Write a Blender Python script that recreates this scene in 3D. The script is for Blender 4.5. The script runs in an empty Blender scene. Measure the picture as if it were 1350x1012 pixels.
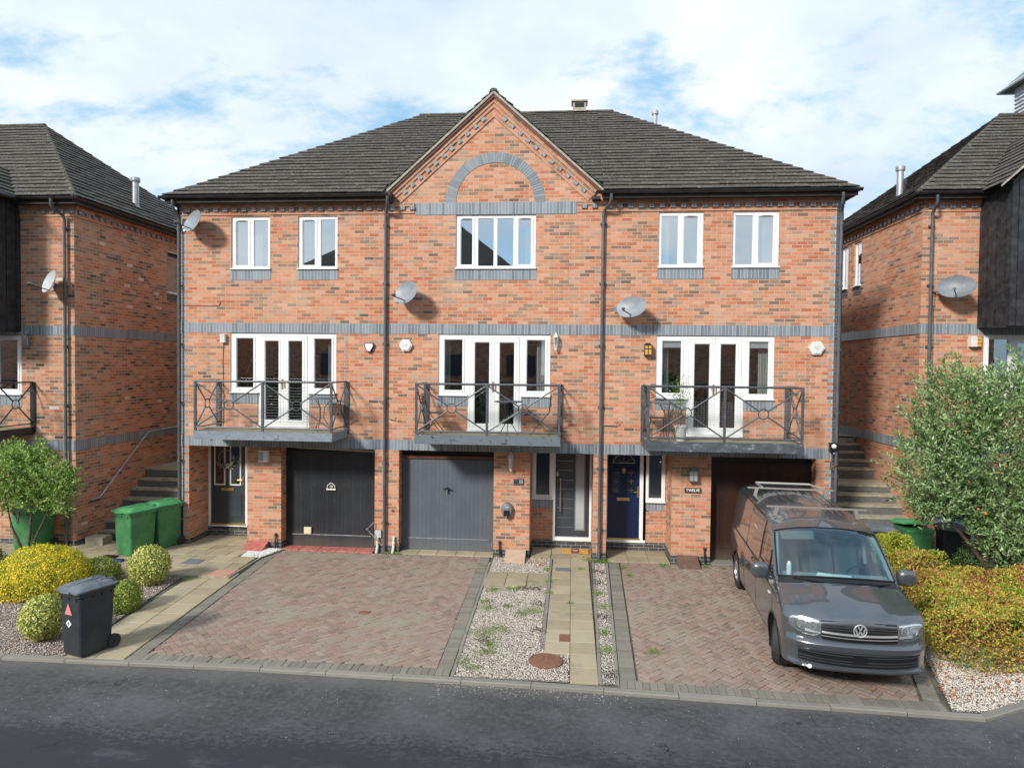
import bpy, bmesh, math, random
import numpy as np
from mathutils import Vector, Matrix
random.seed(7); rng = np.random.default_rng(7)
R = math.radians
sc = bpy.context.scene
COL = sc.collection

# ---------------------------------------------------------------- camera, light, exposure
def cam_axes(yaw, pitch, roll):
    fwd = Vector((-math.sin(yaw)*math.cos(pitch), math.cos(yaw)*math.cos(pitch), -math.sin(pitch)))
    right = Vector((math.cos(yaw), math.sin(yaw), 0)); up = right.cross(fwd)
    return math.cos(roll)*right+math.sin(roll)*up, -math.sin(roll)*right+math.cos(roll)*up, fwd
cam = bpy.data.objects.new('camera', bpy.data.cameras.new('camera')); COL.objects.link(cam)
r_, u_, f_ = cam_axes(0.08759, 0.02657, 0.01037)
m_ = Matrix((( r_.x, u_.x, -f_.x, 9.0965), (r_.y, u_.y, -f_.y, -15.1185), (r_.z, u_.z, -f_.z, 4.1861), (0, 0, 0, 1)))
cam.matrix_world = m_
cam.data.sensor_width = 36; cam.data.lens = 36*900/1350
cam.data.clip_end = 2000; cam.data.clip_start = .1
sc.camera = cam
LIGHT_DIR = Vector((.68, 1, -.727)).normalized()
sun = bpy.data.objects.new('sun', bpy.data.lights.new('sun', 'SUN')); COL.objects.link(sun)
sun.rotation_euler = LIGHT_DIR.to_track_quat('-Z', 'Y').to_euler()
sun.data.energy = 3.4; sun.data.angle = R(9); sun.data.color = (1, .95, .87)
sc.view_settings.view_transform = 'Standard'; sc.view_settings.look = 'None'
sc.view_settings.exposure = .36; sc.view_settings.gamma = 1

# ---------------------------------------------------------------- node helper
class NT:
    def __init__(s, tree): s.t = tree; s.n = tree.nodes; s.l = tree.links
    def new(s, typ, **kw):
        n = s.n.new(typ)
        for k, v in kw.items(): setattr(n, k, v)
        return n
    def put(s, sock, v):
        if v is None: return
        if hasattr(v, 'links') or isinstance(v, bpy.types.NodeSocket): s.l.new(v, sock)
        else:
            try: sock.default_value = v
            except Exception:
                sock.default_value = (*v, 1) if len(v) == 3 else v[:3]
    def m(s, op, a, b=None, c=None):
        n = s.new('ShaderNodeMath', operation=op); s.put(n.inputs[0], a)
        if b is not None: s.put(n.inputs[1], b)
        if c is not None: s.put(n.inputs[2], c)
        return n.outputs[0]
    def sst(s, v, a, b):
        n = s.new('ShaderNodeMapRange', interpolation_type='SMOOTHSTEP'); s.put(n.inputs[0], v)
        n.inputs[1].default_value = a; n.inputs[2].default_value = b; return n.outputs[0]
    def noise(s, vec, scale, detail=3, rough=.55, out=0, dist=0):
        n = s.new('ShaderNodeTexNoise'); s.put(n.inputs['Vector'], vec); n.inputs['Scale'].default_value = scale
        n.inputs['Detail'].default_value = detail; n.inputs['Roughness'].default_value = rough
        n.inputs['Distortion'].default_value = dist; return n.outputs[out]
    def white(s, vec, out=0):
        n = s.new('ShaderNodeTexWhiteNoise', noise_dimensions='3D'); s.put(n.inputs['Vector'], vec); return n.outputs[out]
    def voro(s, vec, scale, feature='F1', out=0):
        n = s.new('ShaderNodeTexVoronoi', feature=feature); s.put(n.inputs['Vector'], vec); n.inputs['Scale'].default_value = scale
        return n.outputs[out]
    def ramp(s, f, stops, interp='LINEAR'):
        n = s.new('ShaderNodeValToRGB'); e = n.color_ramp.elements; n.color_ramp.interpolation = interp
        while len(e) > 1: e.remove(e[-1])
        e[0].position = stops[0][0]; e[0].color = (*stops[0][1], 1)
        for p, c in stops[1:]:
            x = e.new(p); x.color = (*c, 1)
        s.put(n.inputs[0], f); return n.outputs[0]
    def mix(s, f, a, b, mode='MIX'):
        n = s.new('ShaderNodeMix', data_type='RGBA', blend_type=mode); s.put(n.inputs[0], f); s.put(n.inputs[6], a); s.put(n.inputs[7], b)
        return n.outputs[2]
    def comb(s, x, y, z=0):
        n = s.new('ShaderNodeCombineXYZ'); s.put(n.inputs[0], x); s.put(n.inputs[1], y); s.put(n.inputs[2], z); return n.outputs[0]
    def sep(s, v):
        n = s.new('ShaderNodeSeparateXYZ'); s.put(n.inputs[0], v); return n.outputs
    def scale(s, v, k):
        n = s.new('ShaderNodeVectorMath', operation='MULTIPLY'); s.put(n.inputs[0], v); n.inputs[1].default_value = k if hasattr(k, '__len__') else (k, k, k)
        return n.outputs[0]
    def uv(s): return s.new('ShaderNodeUVMap').outputs[0]
    def obj(s): return s.new('ShaderNodeTexCoord').outputs['Object']
    def pos(s): return s.new('ShaderNodeNewGeometry').outputs['Position']
    def island(s): return s.new('ShaderNodeNewGeometry').outputs['Random Per Island']
    def bump(s, h, strength=.4, dist=.01):
        n = s.new('ShaderNodeBump'); n.inputs['Strength'].default_value = strength; n.inputs['Distance'].default_value = dist
        s.put(n.inputs['Height'], h); return n.outputs[0]
MATS = {}
def mat(name, color=(.5, .5, .5), rough=.6, metal=0, build=None, **kw):
    m = bpy.data.materials.new(name); m.use_nodes = True; t = NT(m.node_tree); b = t.n['Principled BSDF']
    b.inputs['Base Color'].default_value = (*color, 1); b.inputs['Roughness'].default_value = rough; b.inputs['Metallic'].default_value = metal
    for k, v in kw.items(): b.inputs[k.replace('_', ' ')].default_value = v
    if build: build(t, b)
    MATS[name] = m; return m

# ---------------------------------------------------------------- world
w = bpy.data.worlds.new('World'); sc.world = w; w.use_nodes = True; t = NT(w.node_tree)
bg = t.n['Background']
sky = t.new('ShaderNodeTexSky', sky_type='NISHITA'); sky.sun_disc = False
sky.sun_elevation = R(31); sky.sun_rotation = R(214); sky.altitude = 50; sky.air_density = 1.0; sky.dust_density = .6; sky.ozone_density = 2
d = t.new('ShaderNodeTexCoord').outputs['Generated']; x, y, z = t.sep(d)
zz = t.m('ADD', t.m('MAXIMUM', z, 0), .34)
pv = t.comb(t.m('ADD', t.m('DIVIDE', x, zz), 3.1), t.m('ADD', t.m('DIVIDE', y, zz), 1.7), 0)
pv2 = t.scale(pv, (.80, 1.0, 1))
n1 = t.noise(pv2, 2.0, 8, .60, dist=.3); n2 = t.noise(pv2, 9, 6, .65)
cl = t.m('ADD', t.m('MULTIPLY', n1, .72), t.m('MULTIPLY', n2, .28))
cover = t.sst(cl, .385, .525)
n3 = t.noise(pv, 1.7, 5, .6)
cloudcol = t.ramp(n3, [(.35, (.56, .65, .76)), (.5, (.67, .76, .82)), (.65, (.80, .83, .84))])
skyc = t.mix(.6, t.scale(sky.outputs[0], .12), (.32, .62, .86))
bg.inputs['Strength'].default_value = 1.0
t.put(bg.inputs['Color'], t.mix(cover, skyc, cloudcol))

# ---------------------------------------------------------------- materials
def b_brick(dark=.0, shade=1.0):
    def f(t, b):
        u, v, _ = t.sep(t.uv())
        row = t.m('FLOOR', t.m('DIVIDE', v, .075)); off = t.m('MULTIPLY', t.m('MODULO', t.m('ABSOLUTE', row), 2), .5)
        uu = t.m('ADD', t.m('DIVIDE', u, .225), off); col = t.m('FLOOR', uu)
        cell = t.comb(col, row, 1.7); rnd = t.white(cell); rnd2 = t.white(t.comb(col, row, 9.3))
        cl = t.noise(t.comb(t.m('MULTIPLY', col, .30), t.m('MULTIPLY', row, .42)), 1.0, 2, .5)
        fac = t.m('ADD', t.m('MULTIPLY', rnd, .66), t.m('MULTIPLY', t.m('SUBTRACT', cl, .5), 1.55)); fac = t.m('ADD', fac, dark)
        c = t.ramp(fac, [(0, (.42, .125, .06)), (.10, (.54, .185, .085)), (.24, (.50, .19, .095)), (.36, (.56, .25, .14)), (.45, (.38, .145, .075)), (.53, (.34, .18, .11)), (.62, (.24, .135, .088)), (.76, (.16, .10, .075)), (.9, (.085, .062, .055))])
        c = t.mix(t.m('MULTIPLY', t.m('POWER', rnd2, 1.8), .48), c, (.66, .44, .33)); c = t.mix(t.m('MULTIPLY', t.m('GREATER_THAN', t.white(t.comb(col, row, 21.0)), .9925 if dark else 1.1), .9), c, (.72, .60, .55))
        mott = t.noise(t.uv(), 30, 4, .7)
        c = t.mix(.35, c, t.ramp(mott, [(.3, (.25, .25, .25)), (.7, (1, 1, 1))]), 'MULTIPLY')
        c = t.mix(.6, c, (1.25*shade, 1.25*shade, 1.25*shade), 'MULTIPLY')
        big = t.noise(t.uv(), .55, 4, .6)
        c = t.mix(t.m('MULTIPLY', t.sst(big, .48, .78), .34), c, (.60, .42, .30)); strk = t.noise(t.comb(t.m('MULTIPLY', u, 3.2), t.m('MULTIPLY', v, .35), 0), 1.0, 5, .7); c = t.mix(t.m('MULTIPLY', t.sst(strk, .54, .72), .45), c, (.15, .095, .07)); c = t.mix(t.m('MULTIPLY', t.sst(strk, .42, .30), .22), c, (.68, .52, .42)); c = t.mix(t.m('MULTIPLY', t.sst(t.m('ADD', v, t.m('MULTIPLY', strk, .5)), .75, .1), .35), c, (.18, .13, .09))
        fx = t.m('MULTIPLY', t.m('FRACT', uu), .225); fz = t.m('MULTIPLY', t.m('FRACT', t.m('DIVIDE', v, .075)), .075)
        mort = t.m('MAXIMUM', t.sst(fx, .0145, .010), t.sst(fz, .0145, .010))
        mc = t.mix(t.noise(t.uv(), 3, 4), (.60, .47, .35), (.36, .27, .20))
        t.put(b.inputs['Base Color'], t.mix(mort, c, mc))
        h = t.m('ADD', t.m('MULTIPLY', t.m('SUBTRACT', 1, mort), .7), t.m('MULTIPLY', mott, .3))
        t.put(b.inputs['Normal'], t.bump(h, .5, .008))
    return f
mat('brick', rough=.88, build=b_brick())
mat('brick_old', rough=.88, build=b_brick(.09, .9))
def b_sold(light, w=.075, l=.225, rowbond=False, c0=(.10, .125, .155), c1=(.30, .345, .39), mo=(.42, .41, .40)):
    def f(t, b):
        u, v, _ = t.sep(t.uv())
        if rowbond:
            row = t.m('FLOOR', t.m('DIVIDE', v, w)); off = t.m('MULTIPLY', t.m('MODULO', t.m('ABSOLUTE', row), 2), .5)
            uu = t.m('ADD', t.m('DIVIDE', u, l), off); fx = t.m('MULTIPLY', t.m('FRACT', uu), l)
            fz = t.m('MULTIPLY', t.m('FRACT', t.m('DIVIDE', v, w)), w); mort = t.m('MAXIMUM', t.sst(fx, .012, .007), t.sst(fz, .012, .007))
        else:
            row = 3.0; uu = t.m('DIVIDE', u, w); fx = t.m('MULTIPLY', t.m('FRACT', uu), w); mort = t.sst(fx, .013, .008)
        col = t.m('FLOOR', uu); rnd = t.white(t.comb(col, row, 2.2))
        nz = t.noise(t.uv(), 6, 4, .65)
        c = t.mix(t.m('ADD', t.m('MULTIPLY', rnd, .55), t.m('MULTIPLY', nz, .45)), c0, c1)
        t.put(b.inputs['Base Color'], t.mix(mort, c, mo))
        t.put(b.inputs['Normal'], t.bump(t.m('SUBTRACT', 1, mort), .45, .006))
    return f
mat('blue_soldier', rough=.36, build=b_sold(1))
mat('blue_brick', rough=.5, build=b_sold(1, rowbond=True, mo=(.60, .60, .57), c0=(.17, .205, .235), c1=(.30, .35, .39)))
mat('plinth_brick', rough=.5, build=b_sold(1, rowbond=True, c0=(.035, .037, .045), c1=(.085, .085, .095), mo=(.36, .33, .28)))
def b_isl(stops, nscale=12, namt=.3, bumpd=.002, bscale=60, moss=None):
    def f(t, b):
        i = t.island(); nz = t.noise(t.pos(), nscale, 5, .65)
        c = t.ramp(t.m('ADD', t.m('MULTIPLY', i, 1-namt), t.m('MULTIPLY', nz, namt)), stops)
        if moss:
            mk = t.sst(t.noise(t.pos(), moss[0], 5, .7), moss[1], moss[2]); c = t.mix(mk, c, moss[3])
        t.put(b.inputs['Base Color'], c)
        t.put(b.inputs['Normal'], t.bump(t.noise(t.pos(), bscale, 4, .7), .5, bumpd))
    return f
mat('roof_tile', rough=.9, build=b_isl([(0, (.050, .043, .036)), (.4, (.068, .060, .051)), (.75, (.088, .078, .067)), (1, (.125, .112, .096))], 11, .45, .005, 35, (19, .585, .66, (.36, .35, .32))))
mat('roof_under', (.02, .018, .016), .95)
mat('paver_red', rough=.85, build=b_isl([(0, (.17, .135, .11)), (.2, (.23, .17, .14)), (.4, (.31, .205, .165)), (.55, (.25, .19, .16)), (.7, (.32, .24, .20)), (.85, (.27, .22, .185)), (1, (.34, .285, .24))], 1.5, .30, .003, 60, (.9, .47, .70, (.29, .25, .20))))
mat('paver_grey', rough=.85, build=b_isl([(0, (.155, .14, .115)), (.5, (.205, .188, .155)), (1, (.26, .24, .20))], 3, .4, .003, 60, (1.6, .6, .8, (.17, .17, .11))))
mat('slab', rough=.9, build=b_isl([(0, (.25, .205, .135)), (.5, (.36, .305, .205)), (1, (.46, .40, .285))], 2.2, .55, .003, 70, (1.3, .52, .72, (.24, .21, .15))))
mat('slab_red', rough=.9, build=b_isl([(0, (.42, .19, .14)), (1, (.55, .29, .22))], 5, .5))
mat('kerb', rough=.9, build=b_isl([(0, (.17, .16, .14)), (1, (.29, .275, .24))], 6, .6, .003, 80, (3, .58, .75, (.18, .17, .13))))
mat('sand', rough=1, build=lambda t, b: t.put(b.inputs['Base Color'], t.ramp(t.noise(t.pos(), 5, 5), [(.35, (.07, .062, .048)), (.6, (.13, .115, .085)), (.75, (.09, .11, .05))])))
mat('soil', rough=1, build=lambda t, b: (t.put(b.inputs['Base Color'], t.ramp(t.noise(t.pos(), 9, 6), [(.3, (.05, .04, .03)), (.6, (.12, .10, .08))])), t.put(b.inputs['Normal'], t.bump(t.noise(t.pos(), 40, 5), .8, .02))))
def b_gravel(cols):
    def f(t, b):
        v = t.voro(t.pos(), 55, 'F1', 1); dd = t.voro(t.pos(), 55, 'F1', 0)
        r = t.sep(v)[0]; c = t.ramp(r, cols); c = t.mix(t.sst(dd, .25, .65), c, (.09, .07, .055))
        c = t.mix(t.sst(t.noise(t.pos(), 1.7, 5, .7), .56, .72), c, (.17, .16, .07))
        t.put(b.inputs['Base Color'], c); t.put(b.inputs['Normal'], t.bump(t.m('SUBTRACT', 1, dd), 1, .02))
    return f
mat('riser_brick', rough=.7, build=b_sold(1, rowbond=True, c0=(.075, .075, .075), c1=(.14, .14, .14), mo=(.17, .165, .15)))
mat('gravel', rough=.95, build=b_gravel([(0, (.40, .32, .27)), (.3, (.58, .49, .43)), (.6, (.66, .59, .54)), (1, (.80, .75, .70))]))
mat('stone_chip', rough=.9, build=lambda t, b: t.put(b.inputs['Base Color'], t.ramp(t.island(), [(0, (.42, .34, .28)), (.2, (.56, .47, .40)), (.5, (.66, .59, .52)), (1, (.80, .76, .70))])))
mat('stone_chip_white', rough=.9, build=lambda t, b: t.put(b.inputs['Base Color'], t.ramp(t.island(), [(0, (.45, .44, .42)), (.4, (.68, .68, .66)), (1, (.86, .86, .84))])))
mat('bark_chip', rough=.95, build=lambda t, b: t.put(b.inputs['Base Color'], t.ramp(t.island(), [(0, (.16, .12, .10)), (.3, (.34, .26, .22)), (.6, (.50, .42, .37)), (1, (.70, .65, .60))])))
def b_asphalt(t, b):
    p = t.pos(); px, py, _ = t.sep(p)
    fine = t.noise(p, 160, 3, .8); mid = t.noise(p, 14, 5, .75); big = t.noise(p, .9, 5, .6)
    base = t.ramp(t.m('ADD', t.m('MULTIPLY', fine, .45), t.m('MULTIPLY', mid, .55)), [(.32, (.018, .018, .020)), (.5, (.058, .059, .063)), (.66, (.135, .136, .141))])
    base = t.mix(t.m('MULTIPLY', t.sst(big, .4, .7), .45), base, (.15, .15, .16))
    # dark older strip with a ragged, flaking edge towards the middle of the road
    wob = t.m('MULTIPLY', t.m('SUBTRACT', t.noise(t.comb(px, 0, 0), .35, 3), .5), .9)
    dist = t.m('ADD', t.m('ADD', py, 7.62), wob)
    frag = t.noise(t.comb(px, t.m('MULTIPLY', py, 1.6), 0), 11, 7, .8)
    e = t.m('ADD', t.m('MULTIPLY', dist, 1.15), t.m('MULTIPLY', t.m('SUBTRACT', frag, .5), 3.4))
    mask = t.sst(e, .12, -.12)
    low = t.m('MULTIPLY', t.sst(e, .95, .2), .35)
    c = t.mix(mask, base, t.ramp(fine, [(.3, (.010, .011, .014)), (.6, (.026, .028, .034)), (.8, (.06, .06, .065))]))
    c = t.mix(low, c, (.05, .05, .058))
    lit = t.noise(t.comb(t.m('MULTIPLY', px, .5), py, 3), 2.2, 6, .8)
    c = t.mix(t.m('MULTIPLY', t.sst(lit, .52, .76), .55), c, (.145, .148, .158)); ck = t.voro(t.comb(t.m('ADD', px, t.m('MULTIPLY', t.noise(p, 1.5, 4), 1.2)), t.m('ADD', py, t.m('MULTIPLY', t.noise(p, 2.1, 4), 1.2)), 0), .75, 'DISTANCE_TO_EDGE'); c = t.mix(t.m('MULTIPLY', t.sst(ck, .012, .003), t.sst(t.noise(p, 1.3, 3), .60, .68)), c, (.014, .014, .016)); c = t.mix(t.m('MULTIPLY', t.sst(t.noise(p, 3.2, 6, .8), .63, .70), .7), c, (.022, .023, .026)); c = t.mix(t.m('MULTIPLY', t.sst(py, -6.5, -6.15), .4), c, (.16, .15, .135))
    t.put(b.inputs['Base Color'], c); t.put(b.inputs['Roughness'], .82)
    t.put(b.inputs['Normal'], t.bump(t.m('ADD', t.m('MULTIPLY', fine, .6), t.m('MULTIPLY', frag, .6)), .7, .012))
mat('asphalt', rough=.85, build=b_asphalt)
def b_rgh(c0, c1, scale=6, rough=(.4, .6), bd=.001):
    def f(t, b):
        n = t.noise(t.obj(), scale, 5, .65)
        t.put(b.inputs['Base Color'], t.mix(t.sst(n, .35, .7), c0, c1)); t.put(b.inputs['Roughness'], t.m('ADD', t.m('MULTIPLY', n, rough[1]-rough[0]), rough[0]))
    return f
mat('upvc', rough=.35, build=b_rgh((.80, .81, .82), (.74, .75, .75), 3, (.25, .4)))
mat('gutter', rough=.35, build=b_rgh((.018, .019, .022), (.035, .036, .04), 5, (.3, .5)))
mat('pipe', rough=.4, build=b_rgh((.07, .078, .09), (.11, .12, .132), 5, (.35, .5)))
mat('roof_ridge', rough=.9, build=b_isl([(0, (.045, .04, .034)), (1, (.12, .108, .09))], 4, .4, .004, 30, (7, .52, .66, (.17, .17, .07))))
mat('fascia', rough=.6, build=b_rgh((.018, .012, .010), (.05, .035, .028), 4, (.5, .7)))
mat('verge', rough=.9, build=b_rgh((.30, .28, .23), (.44, .41, .34), 9, (.8, .95)))
mat('rail_paint', rough=.45, build=b_rgh((.055, .062, .073), (.095, .105, .12), 12, (.35, .55)))
mat('rail_black', rough=.4, build=b_rgh((.012, .012, .014), (.03, .03, .032), 12, (.3, .5)))
def b_fascia(cA, cB, cC):
    def f(t, b):
        n = t.noise(t.scale(t.obj(), (1, 1, 2)), 3, 6, .75); n2 = t.noise(t.obj(), 18, 5, .7)
        c = t.mix(t.sst(n, .35, .65), cA, cB); c = t.mix(t.sst(t.m('ADD', n, t.m('MULTIPLY', n2, .35)), .74, .82), c, cC)
        t.put(b.inputs['Base Color'], c); t.put(b.inputs['Normal'], t.bump(n2, .3, .004))
    return f
mat('deck_weathered', rough=.8, build=b_fascia((.17, .20, .24), (.24, .28, .33), (.10, .12, .13)))
mat('deck_painted', rough=.6, build=b_fascia((.11, .135, .165), (.14, .165, .20), (.015, .016, .02)))
mat('deck_mottled', rough=.75, build=b_fascia((.045, .055, .068), (.085, .10, .12), (.20, .22, .25)))
mat('deck_floor', rough=.85, build=b_rgh((.20, .18, .11), (.29, .27, .19), 5, (.8, .9)))
mat('concrete_green', rough=.9, build=b_rgh((.38, .35, .27), (.22, .21, .145), 6, (.8, .95)))
mat('clad_black', rough=.6, build=b_rgh((.010, .011, .014), (.035, .037, .042), 7, (.45, .7)))
mat('door_charcoal', rough=.4, build=b_rgh((.035, .042, .052), (.05, .058, .07), 2, (.3, .45)))
mat('door_navy', rough=.22, build=b_rgh((.005, .014, .055), (.008, .020, .075), 3, (.15, .25)))
mat('door_grey', rough=.4, build=b_rgh((.058, .068, .082), (.07, .08, .095), 2, (.3, .45)))
def b_boards(c0, c1, w=.1, amt=.5):
    def f(t, b):
        u, v, _ = t.sep(t.obj()); uu = t.m('DIVIDE', u, w); rnd = t.white(t.comb(t.m('FLOOR', uu), 1, 4))
        gr = t.noise(t.scale(t.obj(), (14, 14, 1.3)), 3, 5, .7); big = t.noise(t.obj(), 1.2, 4, .6)
        f = t.m('ADD', t.m('MULTIPLY', rnd, .10), t.m('ADD', t.m('MULTIPLY', gr, .30), t.m('MULTIPLY', big, .6)))
        edge = t.sst(t.m('MULTIPLY', t.m('FRACT', uu), w), .006, .002)
        c = t.mix(t.sst(f, .3, .7), c0, c1); c = t.mix(edge, c, tuple(.6*k for k in c0)); c = t.mix(t.m('MULTIPLY', t.sst(t.m('ADD', t.sep(t.pos())[2], t.m('MULTIPLY', big, .9)), .85, .25), .35), c, (.17, .15, .12)); c = t.mix(t.m('MULTIPLY', t.sst(t.noise(t.scale(t.obj(), (2, 1, 1)), 5, 7, .8), .60, .72), .18), c, (.20, .21, .22))
        t.put(b.inputs['Base Color'], c); t.put(b.inputs['Normal'], t.bump(t.m('SUBTRACT', t.m('MULTIPLY', gr, .3), edge), .5, .006))
    return f
mat('garage_black', rough=.45, build=b_boards((.008, .010, .015), (.026, .030, .038), .09))
mat('garage_blue', rough=.5, build=b_boards((.072, .09, .115), (.105, .125, .15), .1))
mat('garage_brown', rough=.45, build=b_boards((.022, .009, .007), (.05, .02, .013), .09))
mat('timber_frame', rough=.6, build=b_rgh((.10, .03, .022), (.16, .055, .04), 5, (.5, .7)))
mat('aqua_paint', rough=.5, build=b_rgh((.36, .52, .52), (.44, .58, .58), 3, (.4, .6)))
mat('brass', (.62, .46, .20), .32, .9)
mat('steel', (.55, .56, .58), .3, .9)
mat('galv', rough=.4, metal=.7, build=b_rgh((.38, .40, .42), (.55, .57, .59), 8, (.3, .5)))
mat('dish_grey', rough=.5, build=b_rgh((.20, .23, .26), (.28, .31, .34), 5, (.4, .55)))
mat('dish_pale', rough=.5, build=b_rgh((.42, .44, .46), (.52, .54, .55), 5, (.4, .55)))
mat('dish_dark', rough=.45, build=b_rgh((.13, .15, .17), (.20, .22, .25), 5, (.4, .55)))
mat('white_plastic', rough=.4, build=b_rgh((.74, .74, .72), (.62, .61, .57), 6, (.3, .5)))
mat('cream_plastic', (.70, .62, .44), .4)
mat('amber_glass', (.62, .36, .07), .2)
mat('grey_plastic', (.16, .17, .18), .4)
mat('blue_trim', (.03, .04, .16), .4)
mat('black_plastic', (.012, .013, .015), .35)
mat('lead', (.16, .17, .18), .6)
mat('rust', rough=.85, build=b_rgh((.17, .07, .045), (.24, .115, .075), 20, (.75, .95)))
mat('red_paint', rough=.6, build=b_rgh((.40, .10, .09), (.50, .20, .17), 8, (.5, .7)))
mat('pink_slab', rough=.85, build=b_rgh((.47, .33, .24), (.55, .40, .30), 8, (.8, .9)))
mat('brown_lid', rough=.6, build=b_rgh((.12, .075, .06), (.17, .11, .085), 8, (.5, .7)))
mat('curtain', rough=.9, build=lambda t, b: t.put(b.inputs['Base Color'], t.mix(t.m('SINE', t.m('MULTIPLY', t.sep(t.obj())[0], 150)), (.55, .57, .55), (.75, .77, .74))))
mat('blind', (.62, .65, .66), .8)
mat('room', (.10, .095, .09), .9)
mat('room_floor', (.14, .09, .06), .7)
mat('mat_coir', rough=1, build=lambda t, b: t.put(b.inputs['Base Color'], t.mix(t.noise(t.obj(), 60, 3), (.50, .25, .05), (.62, .36, .10))))
mat('mat_brown', (.16, .06, .04), 1)
mat('iron_black', (.02, .02, .022), .45)
mat('pot_grey', (.42, .42, .41), .6)
mat('rubber', rough=.8, build=b_rgh((.018, .018, .019), (.035, .034, .033), 12, (.65, .85)))
mat('bin_green', rough=.45, build=b_rgh((.035, .155, .055), (.07, .25, .10), 3, (.35, .55)))
mat('bin_lid_green', rough=.5, build=b_rgh((.05, .26, .09), (.10, .36, .16), 4, (.4, .6)))
mat('bin_black', rough=.5, build=b_rgh((.022, .026, .033), (.035, .04, .048), 4, (.4, .55)))
mat('bin_lid_grey', rough=.5, build=b_rgh((.10, .12, .145), (.17, .195, .225), 5, (.4, .6)))
mat('sticker_pink', (.75, .25, .24), .5); mat('sticker_white', (.80, .82, .82), .5)
mat('sign_dark', (.035, .045, .06), .4); mat('sign_brown', (.05, .03, .025), .5); mat('letter_white', (.85, .85, .82), .5)
mat('bark', rough=.95, build=b_rgh((.05, .035, .025), (.13, .10, .08), 25, (.9, 1)))
mat('sandstone', rough=.95, build=b_rgh((.26, .23, .18), (.38, .34, .28), 8, (.9, 1)))
mat('frosted', rough=.35, build=b_rgh((.34, .37, .39), (.40, .43, .45), 3, (.3, .4)))
mat('louvre', rough=.6, build=b_rgh((.50, .54, .57), (.66, .69, .71), 5, (.5, .7)))
def glass(name, refl, tint=(.75, .8, .8), rough=.01, rcol=(.9, .95, 1)):
    m = bpy.data.materials.new(name); m.use_nodes = True; t = NT(m.node_tree); t.n.remove(t.n['Principled BSDF'])
    g = t.new('ShaderNodeBsdfGlossy'); g.inputs['Roughness'].default_value = rough; g.inputs['Color'].default_value = (*rcol, 1)
    tr = t.new('ShaderNodeBsdfTransparent'); tr.inputs['Color'].default_value = (*tint, 1)
    lw = t.new('ShaderNodeLayerWeight'); lw.inputs[0].default_value = .35
    mx = t.new('ShaderNodeMixShader'); t.put(mx.inputs[0], t.m('MINIMUM', t.m('ADD', t.m('MULTIPLY', lw.outputs[1], .5), refl), .95))
    nz = t.noise(t.pos(), 1.3, 2); bp = t.bump(nz, .05, .012); t.put(g.inputs['Normal'], bp)
    t.l.new(tr.outputs[0], mx.inputs[1]); t.l.new(g.outputs[0], mx.inputs[2]); t.l.new(mx.outputs[0], t.n['Material Output'].inputs[0])
    MATS[name] = m
glass('glass', .30); glass('glass_up', .58, (.8, .85, .85)); glass('glass_door', .12, (.35, .4, .42)); glass('car_glass', .05, (.62, .78, .80)); glass('car_side_glass', .10, (.6, .75, .72))
glass('lamp_glass', .2, (.9, .9, .9)); glass('acrylic', .04, (.93, .95, .95))
def b_leaf(stops, trans=.25, nscale=2.2, namt=.5, rough=.5):
    def f(t, b):
        i = t.island(); nz = t.noise(t.pos(), nscale, 3, .6)
        fac = t.m('ADD', t.m('MULTIPLY', i, 1-namt), t.m('MULTIPLY', t.m('ADD', t.m('MULTIPLY', t.m('SUBTRACT', nz, .5), 1.8), .5), namt))
        c = t.ramp(fac, stops); t.put(b.inputs['Base Color'], c)
        tl = t.new('ShaderNodeBsdfTranslucent'); t.put(tl.inputs[0], c); mx = t.new('ShaderNodeMixShader'); mx.inputs[0].default_value = trans
        o = t.n['Material Output']; t.l.new(b.outputs[0], mx.inputs[1]); t.l.new(tl.outputs[0], mx.inputs[2]); t.l.new(mx.outputs[0], o.inputs[0])
    return f
mat('leaf_yellow', rough=.5, build=b_leaf([(0, (.04, .10, .01)), (.26, (.12, .22, .02)), (.40, (.44, .46, .03)), (.54, (.90, .72, .03)), (1, (.98, .86, .12))], .25, 4, .5))
mat('leaf_varieg', rough=.5, build=b_leaf([(0, (.06, .13, .02)), (.25, (.20, .29, .05)), (.48, (.60, .62, .14)), (1, (.92, .90, .42))], .25, 6, .25))
mat('leaf_lime', rough=.5, build=b_leaf([(0, (.05, .11, .012)), (.35, (.15, .26, .03)), (.6, (.38, .45, .06)), (1, (.72, .68, .18))], .25, 6, .3))
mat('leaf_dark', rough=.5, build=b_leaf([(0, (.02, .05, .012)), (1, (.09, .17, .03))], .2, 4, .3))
mat('leaf_tree', rough=.45, build=b_leaf([(0, (.045, .10, .025)), (.3, (.14, .26, .05)), (.55, (.30, .46, .11)), (1, (.55, .66, .25))], .3, 2.5, .35))
mat('leaf_silver', rough=.5, build=b_leaf([(0, (.045, .105, .03)), (.3, (.13, .24, .07)), (.6, (.28, .42, .16)), (1, (.54, .66, .38))], .25, 1.8, .35))
mat('leaf_hedge', rough=.5, build=b_leaf([(0, (.03, .09, .012)), (.2, (.09, .21, .025)), (.34, (.28, .38, .04)), (.46, (.58, .50, .07)), (.56, (.50, .30, .08)), (.68, (.34, .15, .055)), (.84, (.18, .065, .035)), (1, (.46, .20, .10))], .25, 1.7, .55))
mat('leaf_hedge_lime', rough=.5, build=b_leaf([(0, (.10, .18, .02)), (.5, (.40, .46, .04)), (1, (.68, .62, .08))], .25, 3, .4))
mat('grass', rough=.6, build=b_leaf([(0, (.06, .12, .015)), (.6, (.20, .34, .05)), (1, (.40, .46, .12))], .3, 3, .4))
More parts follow.
